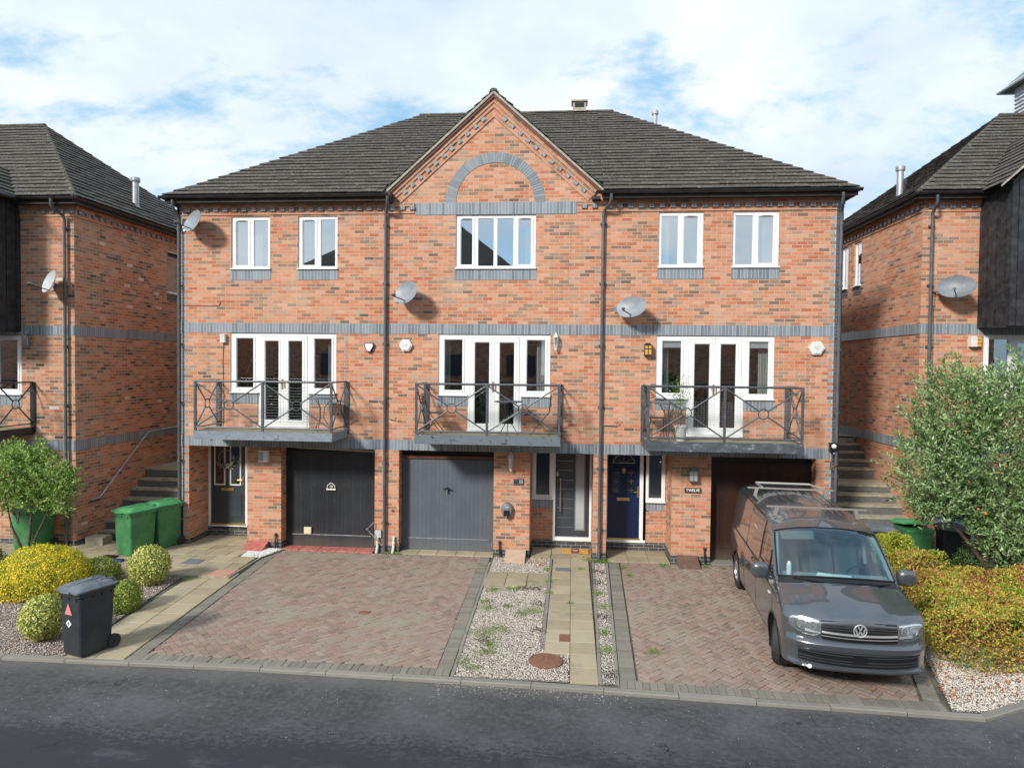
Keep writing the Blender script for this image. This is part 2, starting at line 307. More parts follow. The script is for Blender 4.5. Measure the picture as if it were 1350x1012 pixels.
mat('dead_leaf', rough=.8, build=b_leaf([(0, (.12, .06, .03)), (.5, (.40, .14, .05)), (1, (.50, .30, .12))], .1, 3, .2))
mat('berry', (.65, .16, .02), .35)
mat('flower', rough=.7, build=b_leaf([(0, (.5, .35, .32)), (1, (.85, .8, .75))], .2, 3, .2))
def b_paint(t, b):
    n = t.noise(t.obj(), 260, 2); fl = t.noise(t.obj(), 2, 4)
    t.put(b.inputs['Base Color'], t.mix(t.sst(n, .4, .6), (.10, .113, .130), (.145, .160, .18))); t.put(b.inputs['Roughness'], t.m('ADD', t.m('MULTIPLY', fl, .08), .25))
    b.inputs['Coat Weight'].default_value = 1; b.inputs['Coat Roughness'].default_value = .03
mat('car_paint', metal=.65, build=b_paint)
mat('chrome', (.82, .83, .85), .28, .75); mat('head_reflector', (.75, .77, .78), .15, .8); mat('head_inner', (.20, .215, .225), .25, .5); mat('slat_dark', (.035, .037, .04), .35); mat('lens_white', (.8, .82, .85), .1)
mat('trim_black', (.010, .010, .012), .3); mat('car_inner', (.10, .105, .105), .8); mat('seat_cloth', (.06, .065, .07), .9); mat('dash', (.24, .27, .27), .7)
mat('paper', (.8, .8, .8), .7); mat('bar_metal', (.55, .52, .48), .35, .7); mat('wheel_silver', (.50, .50, .51), .3, .8); mat('headliner', (.22, .25, .24), .8)

# ---------------------------------------------------------------- mesh builder
ORG = {}
def V(*a): return Vector(a)
class MB:
    """collects faces in world coordinates; build() links them as ONE mesh object"""
    def __init__(s): s.v = []; s.f = []; s.mi = []; s.uv = {}
    def face(s, pts, mi=0, uv=None):
        i = len(s.v); s.v += [tuple(p) for p in pts]; s.f.append(tuple(range(i, i+len(pts)))); s.mi.append(mi)
        if uv: s.uv[len(s.f)-1] = uv
    def box(s, x0, x1, y0, y1, z0, z1, mi=0, skip=''):
        if x0 > x1: x0, x1 = x1, x0
        if y0 > y1: y0, y1 = y1, y0
        if z0 > z1: z0, z1 = z1, z0
        a, b, c, d = (x0, y0), (x1, y0), (x1, y1), (x0, y1)
        if 'f' not in skip: s.face([(*a, z0), (*b, z0), (*b, z1), (*a, z1)], mi)
        if 'r' not in skip: s.face([(*b, z0), (*c, z0), (*c, z1), (*b, z1)], mi)
        if 'b' not in skip: s.face([(*c, z0), (*d, z0), (*d, z1), (*c, z1)], mi)
        if 'l' not in skip: s.face([(*d, z0), (*a, z0), (*a, z1), (*d, z1)], mi)
        if 't' not in skip: s.face([(*a, z1), (*b, z1), (*c, z1), (*d, z1)], mi)
        if 'd' not in skip: s.face([(*d, z0), (*c, z0), (*b, z0), (*a, z0)], mi)
    def prism(s, pts, vec, mi=0, caps=True):
        """extrude planar polygon pts (3D, ccw seen from the side opposite vec) by vec"""
        vec = Vector(vec); p = [Vector(q) for q in pts]; q = [a+vec for a in p]; n = len(p)
        if caps: s.face(p, mi); s.face(q[::-1], mi)
        for i in range(n): s.face([p[(i+1) % n], p[i], q[i], q[(i+1) % n]], mi)
    def tube(s, path, r, n=8, mi=0, caps=True, shared=True):
        path = [Vector(p) for p in path]; rings = []
        rr = r if hasattr(r, '__len__') else [r]*len(path)
        up = None
        for i, p in enumerate(path):
            t = (path[min(i+1, len(path)-1)]-path[max(i-1, 0)]).normalized()
            a = t.cross(Vector((0, 0, 1)))
            if a.length < .05: a = t.cross(Vector((0, 1, 0)))
            a.normalize()
            if up is not None and a.dot(up) < 0: a = -a
            up = a; b = t.cross(a)
            rings.append([p+(a*math.cos(2*math.pi*k/n)+b*math.sin(2*math.pi*k/n))*rr[i] for k in range(n)])
        s.rings(rings, mi, caps)
    def rings(s, rings, mi=0, caps=True, closed=True):
        base = len(s.v); n = len(rings[0])
        for r in rings: s.v += [tuple(p) for p in r]
        for i in range(len(rings)-1):
            for k in range(n if closed else n-1):
                a = base+i*n+k; b = base+i*n+(k+1) % n; s.f.append((a, b, b+n, a+n)); s.mi.append(mi)
        if caps:
            s.f.append(tuple(base+k for k in range(n))[::-1]); s.mi.append(mi)
            s.f.append(tuple(base+(len(rings)-1)*n+k for k in range(n))); s.mi.append(mi)
    def lathe(s, prof, c, n=20, mi=0, axis=(0, 0, 1), caps=True):
        ax = Vector(axis).normalized(); a = ax.orthogonal().normalized(); b = ax.cross(a); c = Vector(c)
        s.rings([[c+ax*h+(a*math.cos(2*math.pi*k/n)+b*math.sin(2*math.pi*k/n))*max(r, 1e-4) for k in range(n)] for r, h in prof], mi, caps)
    def torus(s, c, R_, r, n=20, m=6, axis=(0, 1, 0), mi=0):
        ax = Vector(axis).normalized(); a = ax.orthogonal().normalized(); b = ax.cross(a); c = Vector(c)
        rg = []
        for k in range(n+1):
            th = 2*math.pi*k/n; rd = a*math.cos(th)+b*math.sin(th)
            rg.append([c+rd*(R_+r*math.cos(2*math.pi*j/m))+ax*r*math.sin(2*math.pi*j/m) for j in range(m)])
        s.rings(rg, mi, False)
    def build(s, name, mats, parent=None, smooth=None, bevel=0, fix=False, weld=False):
        if isinstance(mats, str): mats = [mats]
        o = (0, 0, 0)
        if parent is not None: o = ORG.get(parent.name, (0, 0, 0))
        me = bpy.data.meshes.new(name)
        me.from_pydata([(p[0]-o[0], p[1]-o[1], p[2]-o[2]) for p in s.v], [], s.f)
        for m in mats: me.materials.append(MATS[m])
        me.polygons.foreach_set('material_index', s.mi)
        uvl = me.uv_layers.new(name='UVMap'); vs = s.v
        for pi, f in enumerate(s.f):
            ls = me.polygons[pi].loop_start
            if pi in s.uv:
                for k in range(len(f)): uvl.data[ls+k].uv = s.uv[pi][k]
            else:
                a, b, c = Vector(vs[f[0]]), Vector(vs[f[1]]), Vector(vs[f[2]]); n = (b-a).cross(c-a)
                if n.length < 1e-9 and len(f) > 3: n = (c-a).cross(Vector(vs[f[3]])-a)
                if n.length > 0: n.normalize()
                h = math.hypot(n.x, n.y)
                if h < .3:
                    for k, i in enumerate(f): uvl.data[ls+k].uv = (vs[i][0], vs[i][1])
                else:
                    tx, ty = -n.y/h, n.x/h
                    for k, i in enumerate(f): uvl.data[ls+k].uv = (vs[i][0]*tx+vs[i][1]*ty, vs[i][2])
        if fix or smooth or weld:
            bm = bmesh.new(); bm.from_mesh(me)
            if smooth or weld: bmesh.ops.remove_doubles(bm, verts=bm.verts, dist=1e-5)
            if fix: bmesh.ops.recalc_face_normals(bm, faces=bm.faces)
            bm.to_mesh(me); bm.free()
        if smooth:
            me.polygons.foreach_set('use_smooth', [True]*len(me.polygons)); me.set_sharp_from_angle(angle=R(smooth))
        ob = bpy.data.objects.new(name, me); COL.objects.link(ob)
        if parent is not None: ob.parent = parent
        ORG[ob.name] = o
        if bevel:
            md = ob.modifiers.new('bevel', 'BEVEL'); md.width = bevel; md.segments = 2; md.limit_method = 'ANGLE'; md.angle_limit = R(50)
        return ob
def tag(o, label=None, cat=None, group=None, kind=None):
    if label: o['label'] = label
    if cat: o['category'] = cat
    if group: o['group'] = group
    if kind: o['kind'] = kind
    return o
def empty(name, loc, label, cat, group=None):
    o = bpy.data.objects.new(name, None); COL.objects.link(o); o.location = loc; o.empty_display_size = .1
    ORG[o.name] = tuple(loc); return tag(o, label, cat, group)
def struct(mb, name, mats, **k): return tag(mb.build(name, mats, **k), kind='structure')
def clip(poly, cl):
    """Sutherland-Hodgman: poly clipped by convex ccw polygon cl (2D)"""
    out = poly
    for i in range(len(cl)):
        a, b = cl[i], cl[(i+1) % len(cl)]; inp = out; out = []
        if not inp: return []
        def sd(p): return (b[0]-a[0])*(p[1]-a[1])-(b[1]-a[1])*(p[0]-a[0])
        for k in range(len(inp)):
            p, q = inp[k-1], inp[k]; sp, sq = sd(p), sd(q)
            if sq >= 0:
                if sp < 0: tt = sp/(sp-sq); out.append((p[0]+(q[0]-p[0])*tt, p[1]+(q[1]-p[1])*tt))
                out.append(q)
            elif sp >= 0: tt = sp/(sp-sq); out.append((p[0]+(q[0]-p[0])*tt, p[1]+(q[1]-p[1])*tt))
    return out
def area(p): return .5*abs(sum(p[i-1][0]*p[i][1]-p[i][0]*p[i-1][1] for i in range(len(p))))
G = -.08        # drive level

# ---------------------------------------------------------------- ground and setting
PROFS = []
mb = MB(); mb.box(-300, 300, -300, 300, -.6, -.35); struct(mb, 'ground', 'soil')
KX = [(-60, -6.6), (-14, -6.35), (-4, -6.16), (.95, -6.07), (4.8, -6.03), (8.6, -6.11), (11.5, -6.25), (14.22, -6.36), (14.95, -5.97), (17.2, -4.35), (24, -1.2), (60, 8)]
def ky(x):
    for a, b in zip(KX, KX[1:]):
        if a[0] <= x <= b[0]: return a[1]+(b[1]-a[1])*(x-a[0])/(b[0]-a[0])
RZ = G-.045
mb = MB()
for a, b in zip(KX, KX[1:]):
    mb.face([(a[0], -16.5, RZ), (b[0], -16.5, RZ), (b[0], b[1]+.02, RZ), (a[0], a[1]+.02, RZ)])
struct(mb, 'road', 'asphalt')
mb = MB()
for a, b in zip(KX, KX[1:]):
    mb.face([(a[0], a[1]+.1, G-.02), (b[0], b[1]+.1, G-.02), (b[0], 30, G-.02), (a[0], 30, G-.02)])
struct(mb, 'forecourt', 'sand')
mb = MB()                                        # kerb stones, 0.915 m each
for (ax, ay), (bx, by) in zip(KX, KX[1:]):
    L = math.hypot(bx-ax, by-ay); n = max(1, round(L/.915)); dx, dy = (bx-ax)/L, (by-ay)/L; nx, ny = -dy, dx
    for k in range(n):
        if ax+dx*L*k/n < -9 or ax+dx*L*k/n > 26: continue
        j = random.uniform(-.004, .004); s0, s1 = L*k/n+.004, L*(k+1)/n-.004
        P = [(ax+dx*s, ay+dy*s) for s in (s0, s1)]; z1 = G+.004+j
        f = lambda p, o, z: (p[0]+nx*o, p[1]+ny*o, z)
        mb.face([f(P[0], 0, RZ-.05), f(P[1], 0, RZ-.05), f(P[1], 0, z1-.012), f(P[0], 0, z1-.012)])
        mb.face([f(P[0], 0, z1-.012), f(P[1], 0, z1-.012), f(P[1], .014, z1), f(P[0], .014, z1)])
        mb.face([f(P[0], .014, z1), f(P[1], .014, z1), f(P[1], .105, z1), f(P[0], .105, z1)])
        mb.face([f(P[1], .105, z1), f(P[1], .105, z1-.06), f(P[0], .105, z1-.06), f(P[0], .105, z1)])
struct(mb, 'kerb', 'kerb')
def slab_piece(mb, poly, z, mi=0, e=.006, h=.03, minar=.0006, tilt=.004):
    if len(poly) < 3 or area(poly) < minar: return
    cx = sum(p[0] for p in poly)/len(poly); cy = sum(p[1] for p in poly)/len(poly)
    tx, ty, j = random.gauss(0, tilt), random.gauss(0, tilt), random.gauss(0, tilt*.25)
    zz = lambda p: z+j+(p[0]-cx)*tx+(p[1]-cy)*ty
    n = len(poly); ins = []
    for p in poly:
        d = math.hypot(p[0]-cx, p[1]-cy) or 1; k = 1-e/d*1.3; ins.append((cx+(p[0]-cx)*k, cy+(p[1]-cy)*k))
    base = len(mb.v)
    mb.v += [(p[0], p[1], zz(p)) for p in ins]+[(p[0], p[1], zz(p)-e*.7) for p in poly]+[(p[0], p[1], z-h) for p in poly]
    mb.f.append(tuple(base+k for k in range(n))); mb.mi.append(mi)
    for r in (0, 1):
        for k in range(n):
            a, b = base+r*n+k, base+r*n+(k+1) % n; mb.f.append((a, a+n, b+n, b)); mb.mi.append(mi)
def rect2(x0, x1, y0, y1): return [(x0, y0), (x1, y0), (x1, y1), (x0, y1)]
def herring(mb, cl, ang, z, w=.1):
    xs = [p[0] for p in cl]; ys = [p[1] for p in cl]; cx, cy = sum(xs)/len(xs), sum(ys)/len(ys)
    rad = max(math.hypot(x-cx, y-cy) for x, y in cl); N = int(rad/w)+3; ca, sa = math.cos(ang), math.sin(ang); g = .0035
    for i in range(-N, N):
        for j in range(-N, N):
            k = (i-j) % 4
            if k == 0: r = (i*w+g, (i+2)*w-g, j*w+g, (j+1)*w-g)
            elif k == 3: r = (i*w+g, (i+1)*w-g, j*w+g, (j+2)*w-g)
            else: continue
            p = [(cx+x*ca-y*sa, cy+x*sa+y*ca) for x, y in rect2(*r)]
            mx = sum(q[0] for q in p)/4; my = sum(q[1] for q in p)/4
            if mx < min(xs)-.15 or mx > max(xs)+.15 or my < min(ys)-.15 or my > max(ys)+.15: continue
            slab_piece(mb, clip(p, cl), z, 0, .003, .02, .0015, .01)
def line_course(mb, a, b, w, l, z, mi=0, side=1):
    """a course of pavers along a-b, each l wide along the line and w deep to the left (side=1)"""
    L = math.hypot(b[0]-a[0], b[1]-a[1]); dx, dy = (b[0]-a[0])/L, (b[1]-a[1])/L; nx, ny = -dy*side, dx*side; n = max(1, round(L/l))
    for k in range(n):
        s0, s1 = L*k/n+.002, L*(k+1)/n-.002
        p = [(a[0]+dx*s0, a[1]+dy*s0), (a[0]+dx*s1, a[1]+dy*s1), (a[0]+dx*s1+nx*w, a[1]+dy*s1+ny*w), (a[0]+dx*s0+nx*w, a[1]+dy*s0+ny*w)]
        if side < 0: p = p[::-1]
        slab_piece(mb, p, z, mi, .003, .02, .0008, .01)
# left drive: border on both sides and along the kerb
D1 = [(2.76, -5.93), (7.46, -5.93), (7.33, -.12), (2.34, -.12)]
mb = MB()
inner = [(2.97, -5.72), (7.25, -5.72), (7.13, -.12), (2.55, -.12)]
herring(mb, inner, R(45), G)
struct(mb, 'left_driveway_paving', 'paver_red')
mb = MB()
line_course(mb, D1[0], D1[1], .2, .1, G+.001); line_course(mb, D1[0], D1[3], .2, .1, G+.002, side=-1); line_course(mb, (D1[1][0]-.2, D1[1][1]+.21), (D1[2][0]-.2, D1[2][1]), .2, .1, G+.001, side=-1)
struct(mb, 'left_driveway_border', 'paver_grey')
D2 = [(9.79, -6.02), (13.86, -6.2), (14.66, -3.6), (14.66, -.15), (9.95, -.15)]
mb = MB(); herring(mb, [(10.05, -5.82), (13.62, -5.98), (14.4, -3.55), (14.4, -.15), (10.2, -.15)], R(45), G)
struct(mb, 'right_driveway_paving', 'paver_red')
mb = MB()
line_course(mb, D2[0], D2[1], .2, .1, G+.001); line_course(mb, (9.80, -5.8), (9.95, -.15), .22, .1, G+.002, side=-1)
line_course(mb, (13.66, -6.0), (14.42, -3.55), .2, .1, G+.003, side=-1); line_course(mb, (14.42, -3.55), (14.42, -.15), .22, .1, G+.001, side=-1)
struct(mb, 'right_driveway_border', 'paver_grey')
# concrete edgings
mb = MB()
def edging(mb, a, b, w=.05, z=G+.006, top=None):
    L = math.hypot(b[0]-a[0], b[1]-a[1]); dx, dy = (b[0]-a[0])/L, (b[1]-a[1])/L; nx, ny = -dy, dx; n = max(1, round(L/.9))
    for k in range(n):
        s0, s1 = L*k/n+.003, L*(k+1)/n-.003; o = random.uniform(-.006, .006); q = (w/2)
        p = [(a[0]+dx*s0+nx*(o-q), a[1]+dy*s0+ny*(o-q)), (a[0]+dx*s1+nx*(o-q), a[1]+dy*s1+ny*(o-q)), (a[0]+dx*s1+nx*(o+q), a[1]+dy*s1+ny*(o+q)), (a[0]+dx*s0+nx*(o+q), a[1]+dy*s0+ny*(o+q))]
        slab_piece(mb, p, z, 0, .006, .08)
edging(mb, (7.50, -5.93), (7.37, -.5)); edging(mb, (8.70, -4.3), (8.69, -.1), z=G+.025); edging(mb, (9.53, -5.95), (9.61, -.1)); edging(mb, (9.76, -5.95), (9.90, -.2))
struct(mb, 'path_edging', 'kerb')
# slabs
mb = MB()
y = -5.97
k = 0
while y < -.1:                                      # middle path, two columns
    for c0, c1 in ((8.735, 9.118), (9.12, 9.505)):
        if c0 < 9 and y < -5.1: continue
        slab_piece(mb, rect2(c0+.002, c1-.002, y+.003, y+.447), G+.012)
    y += .45; k += 1
for yy in (-.1, .35): 
    for xx in (8.22, 8.68, 9.13): slab_piece(mb, rect2(xx+.004, min(xx+.45, 9.57), yy+.004, yy+.446), G+.014)
for xx in (9.93, 10.38, 10.83): 
    for yy in (-.1, .35): slab_piece(mb, rect2(xx+.004, xx+.446, yy+.004, yy+.446), G+.012)
for i, xx in enumerate((7.42, 7.84, 8.26)):            # two rows in the gravel
    for yy in (-2.05, -1.62): slab_piece(mb, rect2(xx+.004, xx+.41, yy+.004, yy+.42), G+.012, tilt=.012)
for i in range(5): slab_piece(mb, rect2(5.25+i*.43, 5.67+i*.43, -.1, .26), G+.02)
struct(mb, 'middle_path_slabs', 'slab')
mb = MB(); UP = G+.045
xx0 = -7.6
row = 0; y = -2.22
while y < .8:
    x = xx0+(.17 if row % 2 else 0)
    while x < 2.3:
        p = rect2(x+.004, x+.446, y+.004, y+.446); lim = 2.33-(.0 if y < -.9 else .45)
        if y > -.15: lim = 1.62 if x > -.1 else -9
        if y > -.15: q = clip(p, rect2(.26, 1.64, -.2, .84)) + []
        else: q = clip(p, rect2(-9, 2.0 if -1.9 < y+.3 and y < -1.4 and False else 2.32 if y < -.9 else 1.86, -3, .9))
        q = clip(q, rect2(-9, 1.89, -3, .9)) if y < -1.9 else q
        slab_piece(mb, q, UP)
        x += .45
    y += .45; row += 1
y = -5.97
while y < -2.3:                                     # left path beside the drive, two columns
    t0 = (y+5.95)/(5.55); e = 2.74-.42*t0
    for c in (0, 1): slab_piece(mb, [(e-.45*(c+1)+.004, y+.004), (e-.45*c-.006, y+.004), (e-.45*c-.006-.034, y+.446), (e-.45*(c+1)+.004-.034, y+.446)], G+.004)
    y += .45
struct(mb, 'left_path_slabs', 'slab')
mb = MB(); slab_piece(mb, rect2(1.90, 2.34, -2.24, -2.04), UP+.002); slab_piece(mb, rect2(1.90, 2.34, -2.03, -1.83), UP+.002)
struct(mb, 'red_patio_slabs', 'slab_red')
mb = MB(); mb.box(-2.2, 2.34, -2.27, -2.235, G-.02, UP-.006); mb.box(2.345, 2.38, -2.27, -.6, G-.02, UP-.01); struct(mb, 'patio_edge', 'sandstone')
mb = MB()
for i in range(5): slab_piece(mb, rect2(2.5+i*.43, 2.92+i*.43, -.1, .26), G+.02)
struct(mb, 'red_garage_threshold', 'red_paint')
mb = MB()
for i in range(5): slab_piece(mb, rect2(12.16+i*.43, 12.58+i*.43, -.1, .28), G+.02)
struct(mb, 'right_garage_threshold', 'kerb')
# gravel beds
def bed(name, poly, z, m):
    mb = MB(); mb.face([(x, y, z) for x, y in poly]); return struct(mb, name, m)
bed('middle_gravel_bed', [(7.52, -5.96), (9.1, -5.96), (8.68, -.05), (7.4, -.05)], G-.004, 'gravel')
bed('narrow_gravel_bed', [(9.55, -5.96), (9.75, -5.96), (9.88, -.2), (9.63, -.2)], G-.006, 'gravel')
bed('left_gravel_bed', [(-9, -6.0), (1.83, -5.95), (1.4, -2.28), (-9, -2.28)], G-.004, 'gravel')
bed('right_gravel_bed', [(13.9, -6.22), (14.3, -6.22), (15.0, -5.85), (17.2, -4.2), (19.8, -1.0), (14.67, -.2), (14.67, -3.6)], G-.004, 'gravel')
bed('patio_gravel', [(1.9, -.88), (2.36, -.88), (2.6, -.12), (1.75, -.05)], G+.02, 'gravel')
def inside(p, poly):
    c = False
    for i in range(len(poly)):
        a, b = poly[i-1], poly[i]
        if (a[1] > p[1]) != (b[1] > p[1]) and p[0] < (b[0]-a[0])*(p[1]-a[1])/(b[1]-a[1])+a[0]: c = not c
    return c
def stones(name, m, poly, n, z, size=(.008, .018), avoid=None, yb=None):
    xs = [p[0] for p in poly]; ys = [p[1] for p in poly]; P = []
    while len(P) < n:
        x = random.uniform(min(xs), max(xs)); y = random.uniform(min(ys), max(ys))
        if yb: y = min(ys)+(max(ys)-min(ys))*random.random()**yb
        if not inside((x, y), poly) or (avoid and avoid(x, y)): continue
        P.append((x, y))
    v = []; f = []
    oct_ = np.array([[1, 0, 0], [-1, 0, 0], [0, 1, 0], [0, -1, 0], [0, 0, 1], [0, 0, -1]], float)
    tri = np.array([[0, 2, 4], [2, 1, 4], [1, 3, 4], [3, 0, 4], [2, 0, 5], [1, 2, 5], [3, 1, 5], [0, 3, 5]])
    P = np.array(P); n = len(P); s = rng.uniform(*size, (n, 1, 3)); s[:, :, 2] *= .6; a = rng.uniform(0, 6.28, n)
    o = oct_[None]*s*(1+rng.uniform(-.3, .3, (n, 6, 1))); ca, sa = np.cos(a)[:, None], np.sin(a)[:, None]
    X = o[:, :, 0]*ca-o[:, :, 1]*sa; Y = o[:, :, 0]*sa+o[:, :, 1]*ca
    vv = np.stack([X+P[:, :1], Y+P[:, 1:2], o[:, :, 2]+z+rng.uniform(-.003, .006, (n, 1))], -1).reshape(-1, 3)
    ff = (tri[None]+np.arange(n)[:, None, None]*6).reshape(-1, 3)
    return npmesh(name, vv, ff, m)
def npmesh(name, v, f, m, parent=None, smooth=False):
    me = bpy.data.meshes.new(name); nv, nf, k = len(v), len(f), f.shape[1]
    me.vertices.add(nv); me.vertices.foreach_set('co', np.ascontiguousarray(v, dtype=np.float32).ravel())
    me.loops.add(nf*k); me.loops.foreach_set('vertex_index', np.ascontiguousarray(f, dtype=np.int32).ravel())
    me.polygons.add(nf); me.polygons.foreach_set('loop_start', np.arange(nf, dtype=np.int32)*k)
    me.materials.append(MATS[m]); me.update(calc_edges=True); me.validate()
    ob = bpy.data.objects.new(name, me); COL.objects.link(ob)
    if parent is not None: ob.parent = parent
    return ob
def stuff(o, label, cat): return tag(o, label, cat, kind='stuff')
mid = [(7.54, -5.94), (9.11, -5.94), (9.11, -4.98), (8.72, -4.95), (8.66, -4.9), (8.66, -.1), (7.42, -.1)]
noslab = lambda x, y: -2.1 < y < -1.18 and x > 7.4
stuff(stones('pale_gravel', 'stone_chip', mid, 15000, G+.002, (.006, .013), avoid=noslab), 'pinkish pale gravel strewn between the left driveway and the middle path', 'gravel')
stuff(stones('gravel_strip', 'stone_chip', [(9.56, -5.94), (9.74, -5.94), (9.86, -.3), (9.64, -.3)], 2000, G+.001, (.006, .013)), 'narrow strip of pinkish gravel between two concrete edgings', 'gravel')
stuff(stones('bed_gravel', 'bark_chip', [(-1.6, -5.95), (1.80, -5.92), (1.42, -2.3), (-1.6, -2.3)], 15000, G+.003, (.007, .018)), 'brownish gravel covering the shrub bed beside the black bin', 'gravel')
stuff(stones('hedge_gravel', 'stone_chip', [(13.92, -6.18), (14.28, -6.2), (15.0, -5.82), (17.0, -4.3), (14.7, -3.9), (14.1, -5.6)], 11000, G+.002, (.006, .015)), 'pale gravel between the hedge and the kerb', 'gravel')
stuff(stones('white_chippings', 'stone_chip_white', [(1.92, -.86), (2.36, -.86), (2.56, -.12), (1.8, -.06)], 2200, G+.028, (.010, .02)), 'bright white chippings around the red meter box', 'chippings')
stuff(stones('spilt_gravel', 'stone_chip', [(7.3, -6.55), (9.9, -6.6), (9.9, -6.12), (7.3, -6.04)], 330, RZ+.002, (.003, .009), yb=.3), 'loose gravel spilt over the kerb onto the road edge', 'gravel')
stuff(stones('road_grit', 'stone_chip_white', [(-1, -7.7), (16, -7.7), (14.2, -6.42), (8.6, -6.15), (4.8, -6.08), (-1, -6.2)], 220, RZ+.001, (.003, .007)), 'pale grit scattered over the dark asphalt', 'grit')
stuff(stones('drive_grit', 'stone_chip_white', [(9.9, -5.8), (13.7, -5.9), (12, -.8), (10, -.4)], 160, G+.004, (.004, .009)), 'small pale grit lying on the right driveway', 'grit')

# ---------------------------------------------------------------- building kit
def wall_grid(mb, x0, x1, z0, z1, y, holes, mi=0, ax='x', rv=None, sgn=1):
    """wall in the plane y (ax='x') or x (ax='y') with rectangular holes (a0,a1,z0,z1,depth) and their reveals"""
    xs = sorted({x0, x1, *[h[0] for h in holes], *[h[1] for h in holes]}); zs = sorted({z0, z1, *[h[2] for h in holes], *[h[3] for h in holes]})
    xs = [x for x in xs if x0 <= x <= x1]; zs = [z for z in zs if z0 <= z <= z1]
    def hole(a, b):
        for h in holes:
            if h[0] < a < h[1] and h[2] < b < h[3]: return h
    P = (lambda a, b, d=0: (a, y+d*sgn, b)) if ax == 'x' else (lambda a, b, d=0: (y+d*sgn, a, b))
    flip = (ax == 'y')
    def q(pts): mb.face(pts[::-1] if flip else pts, mi)
    nx, nz = len(xs)-1, len(zs)-1
    H = [[hole((xs[i]+xs[i+1])/2, (zs[k]+zs[k+1])/2) for k in range(nz)] for i in range(nx)]
    for i in range(nx):
        for k in range(nz):
            a, b, c, d = xs[i], xs[i+1], zs[k], zs[k+1]; h = H[i][k]
            if not h: q([P(a, c), P(b, c), P(b, d), P(a, d)]); continue
            e = h[4]
            if i == 0 or not H[i-1][k]: q([P(a, c), P(a, d), P(a, d, e), P(a, c, e)][::-1])
            if i == nx-1 or not H[i+1][k]: q([P(b, c), P(b, d), P(b, d, e), P(b, c, e)])
            if k == nz-1 or not H[i][k+1]: q([P(a, d), P(b, d), P(b, d, e), P(a, d, e)][::-1])
            if k == 0 or not H[i][k-1]: q([P(a, c), P(b, c), P(b, c, e), P(a, c, e)])
def frame_plate(mb, x0, x1, z0, z1, y, lights, th=.06, sash=(), prof=.012):
    wall_grid(mb, x0, x1, z0, z1, y, [(*l, .032) for l in lights])
    mb.box(x0, x1, y, y+th, z0, z1, skip='fb')
    for i in sash:
        a, b, c, d = lights[i]; s = .048
        for r in ((a-s, b+s, c-s, c-.012), (a-s, b+s, d+.012, d+s), (a-s, a-.012, c-.012, d+.012), (b+.012, b+s, c-.012, d+.012)):
            mb.box(r[0], r[1], y-prof, y, r[2], r[3], skip='b')
def panes(lights, y, name, parent, m='glass'):
    mb = MB()
    for a, b, c, d in lights: mb.face([(a-.004, y+.03, c-.004), (b+.004, y+.03, c-.004), (b+.004, y+.03, d+.004), (a-.004, y+.03, d+.004)])
    return mb.build(name, m, parent)
def window(parent, x0, x1, z0, z1, y, lights, sash=(), vents=(), gm='glass_up', sill=True, blue=True, label=None):
    mb = MB(); frame_plate(mb, x0, x1, z0, z1, y, lights, sash=sash)
    if sill: mb.box(x0-.015, x1+.015, y-.075, y+.01, z0-.004, z0+.022)
    wn = mb.build('window', 'upvc', parent, bevel=.003)
    if label: wn['label'] = label
    panes(lights, y, 'pane', wn, gm)
    for i in vents:
        a, b, c, d = lights[i]; m = (a+b)/2; mb = MB(); mb.box(m-.10, m+.10, y-.022, y-.012, d+.016, d+.034); mb.box(m-.08, m+.08, y-.03, y-.022, d+.021, d+.03)
        mb.build('trickle_vent', 'white_plastic', wn)
    return wn
def soldier(parent, x0, x1, z0, z1, y, d=.006, name='soldier_course', m='blue_soldier'):
    mb = MB(); mb.box(x0, x1, y-d, y+.02, z0, z1, skip='b'); return mb.build(name, m, parent)
def tiles(mb, O, S, T, poly, gauge=.213, tw=.33, lift=.032, ext=.012):
    """real overlapping tiles over the convex polygon poly given in (s,t) on the roof plane O + s*S + t*T"""
    O, S, T = Vector(O), Vector(S).normalized(), Vector(T).normalized(); N = S.cross(T).normalized()
    if area(poly) < 1e-6: return
    sgn = sum(poly[i-1][0]*poly[i][1]-poly[i][0]*poly[i-1][1] for i in range(len(poly)))
    if sgn < 0: poly = poly[::-1]
    cs = sum(p[0] for p in poly)/len(poly); ct = sum(p[1] for p in poly)/len(poly)
    smin, smax = min(p[0] for p in poly), max(p[0] for p in poly); tmin, tmax = min(p[1] for p in poly), max(p[1] for p in poly)
    Pt = lambda s, t, h: O+S*s+T*t+N*h
    k = int(math.floor(tmin/gauge))
    while k*gauge < tmax:
        t0, t1 = k*gauge, (k+1)*gauge+.03; off = (k % 2)*.5*tw; i = int(math.floor((smin-off)/tw))-1
        rowj = random.uniform(-.003, .003)
        while i*tw+off < smax:
            a = i*tw+off; q = clip(rect2(a+.002, a+tw-.002, t0, t1), poly); i += 1
            if len(q) < 3 or area(q) < 2e-4: continue
            jj = random.gauss(0, .0022); tj = random.gauss(0, .003)
            base = len(mb.v); n = len(q)
            hh = lambda t: .004+lift*(1-(t-t0)/(t1-t0))+jj+rowj
            mb.v += [tuple(Pt(s, t+tj-ext, hh(t))) for s, t in q]+[tuple(Pt(s, t+tj-ext, hh(t)-.016)) for s, t in q]
            mb.f.append(tuple(base+x for x in range(n))); mb.mi.append(0)
            for x in range(n):
                u, v_ = base+x, base+(x+1) % n; mb.f.append((u, u+n, v_+n, v_)); mb.mi.append(0)
        k += 1
    mb.face([Pt(s, t, -.03) for s, t in poly], 1)
def plane_poly(O, S, T, pts):
    O, S, T = Vector(O), Vector(S).normalized(), Vector(T).normalized()
    return [((Vector(p)-O).dot(S), (Vector(p)-O).dot(T)) for p in pts]
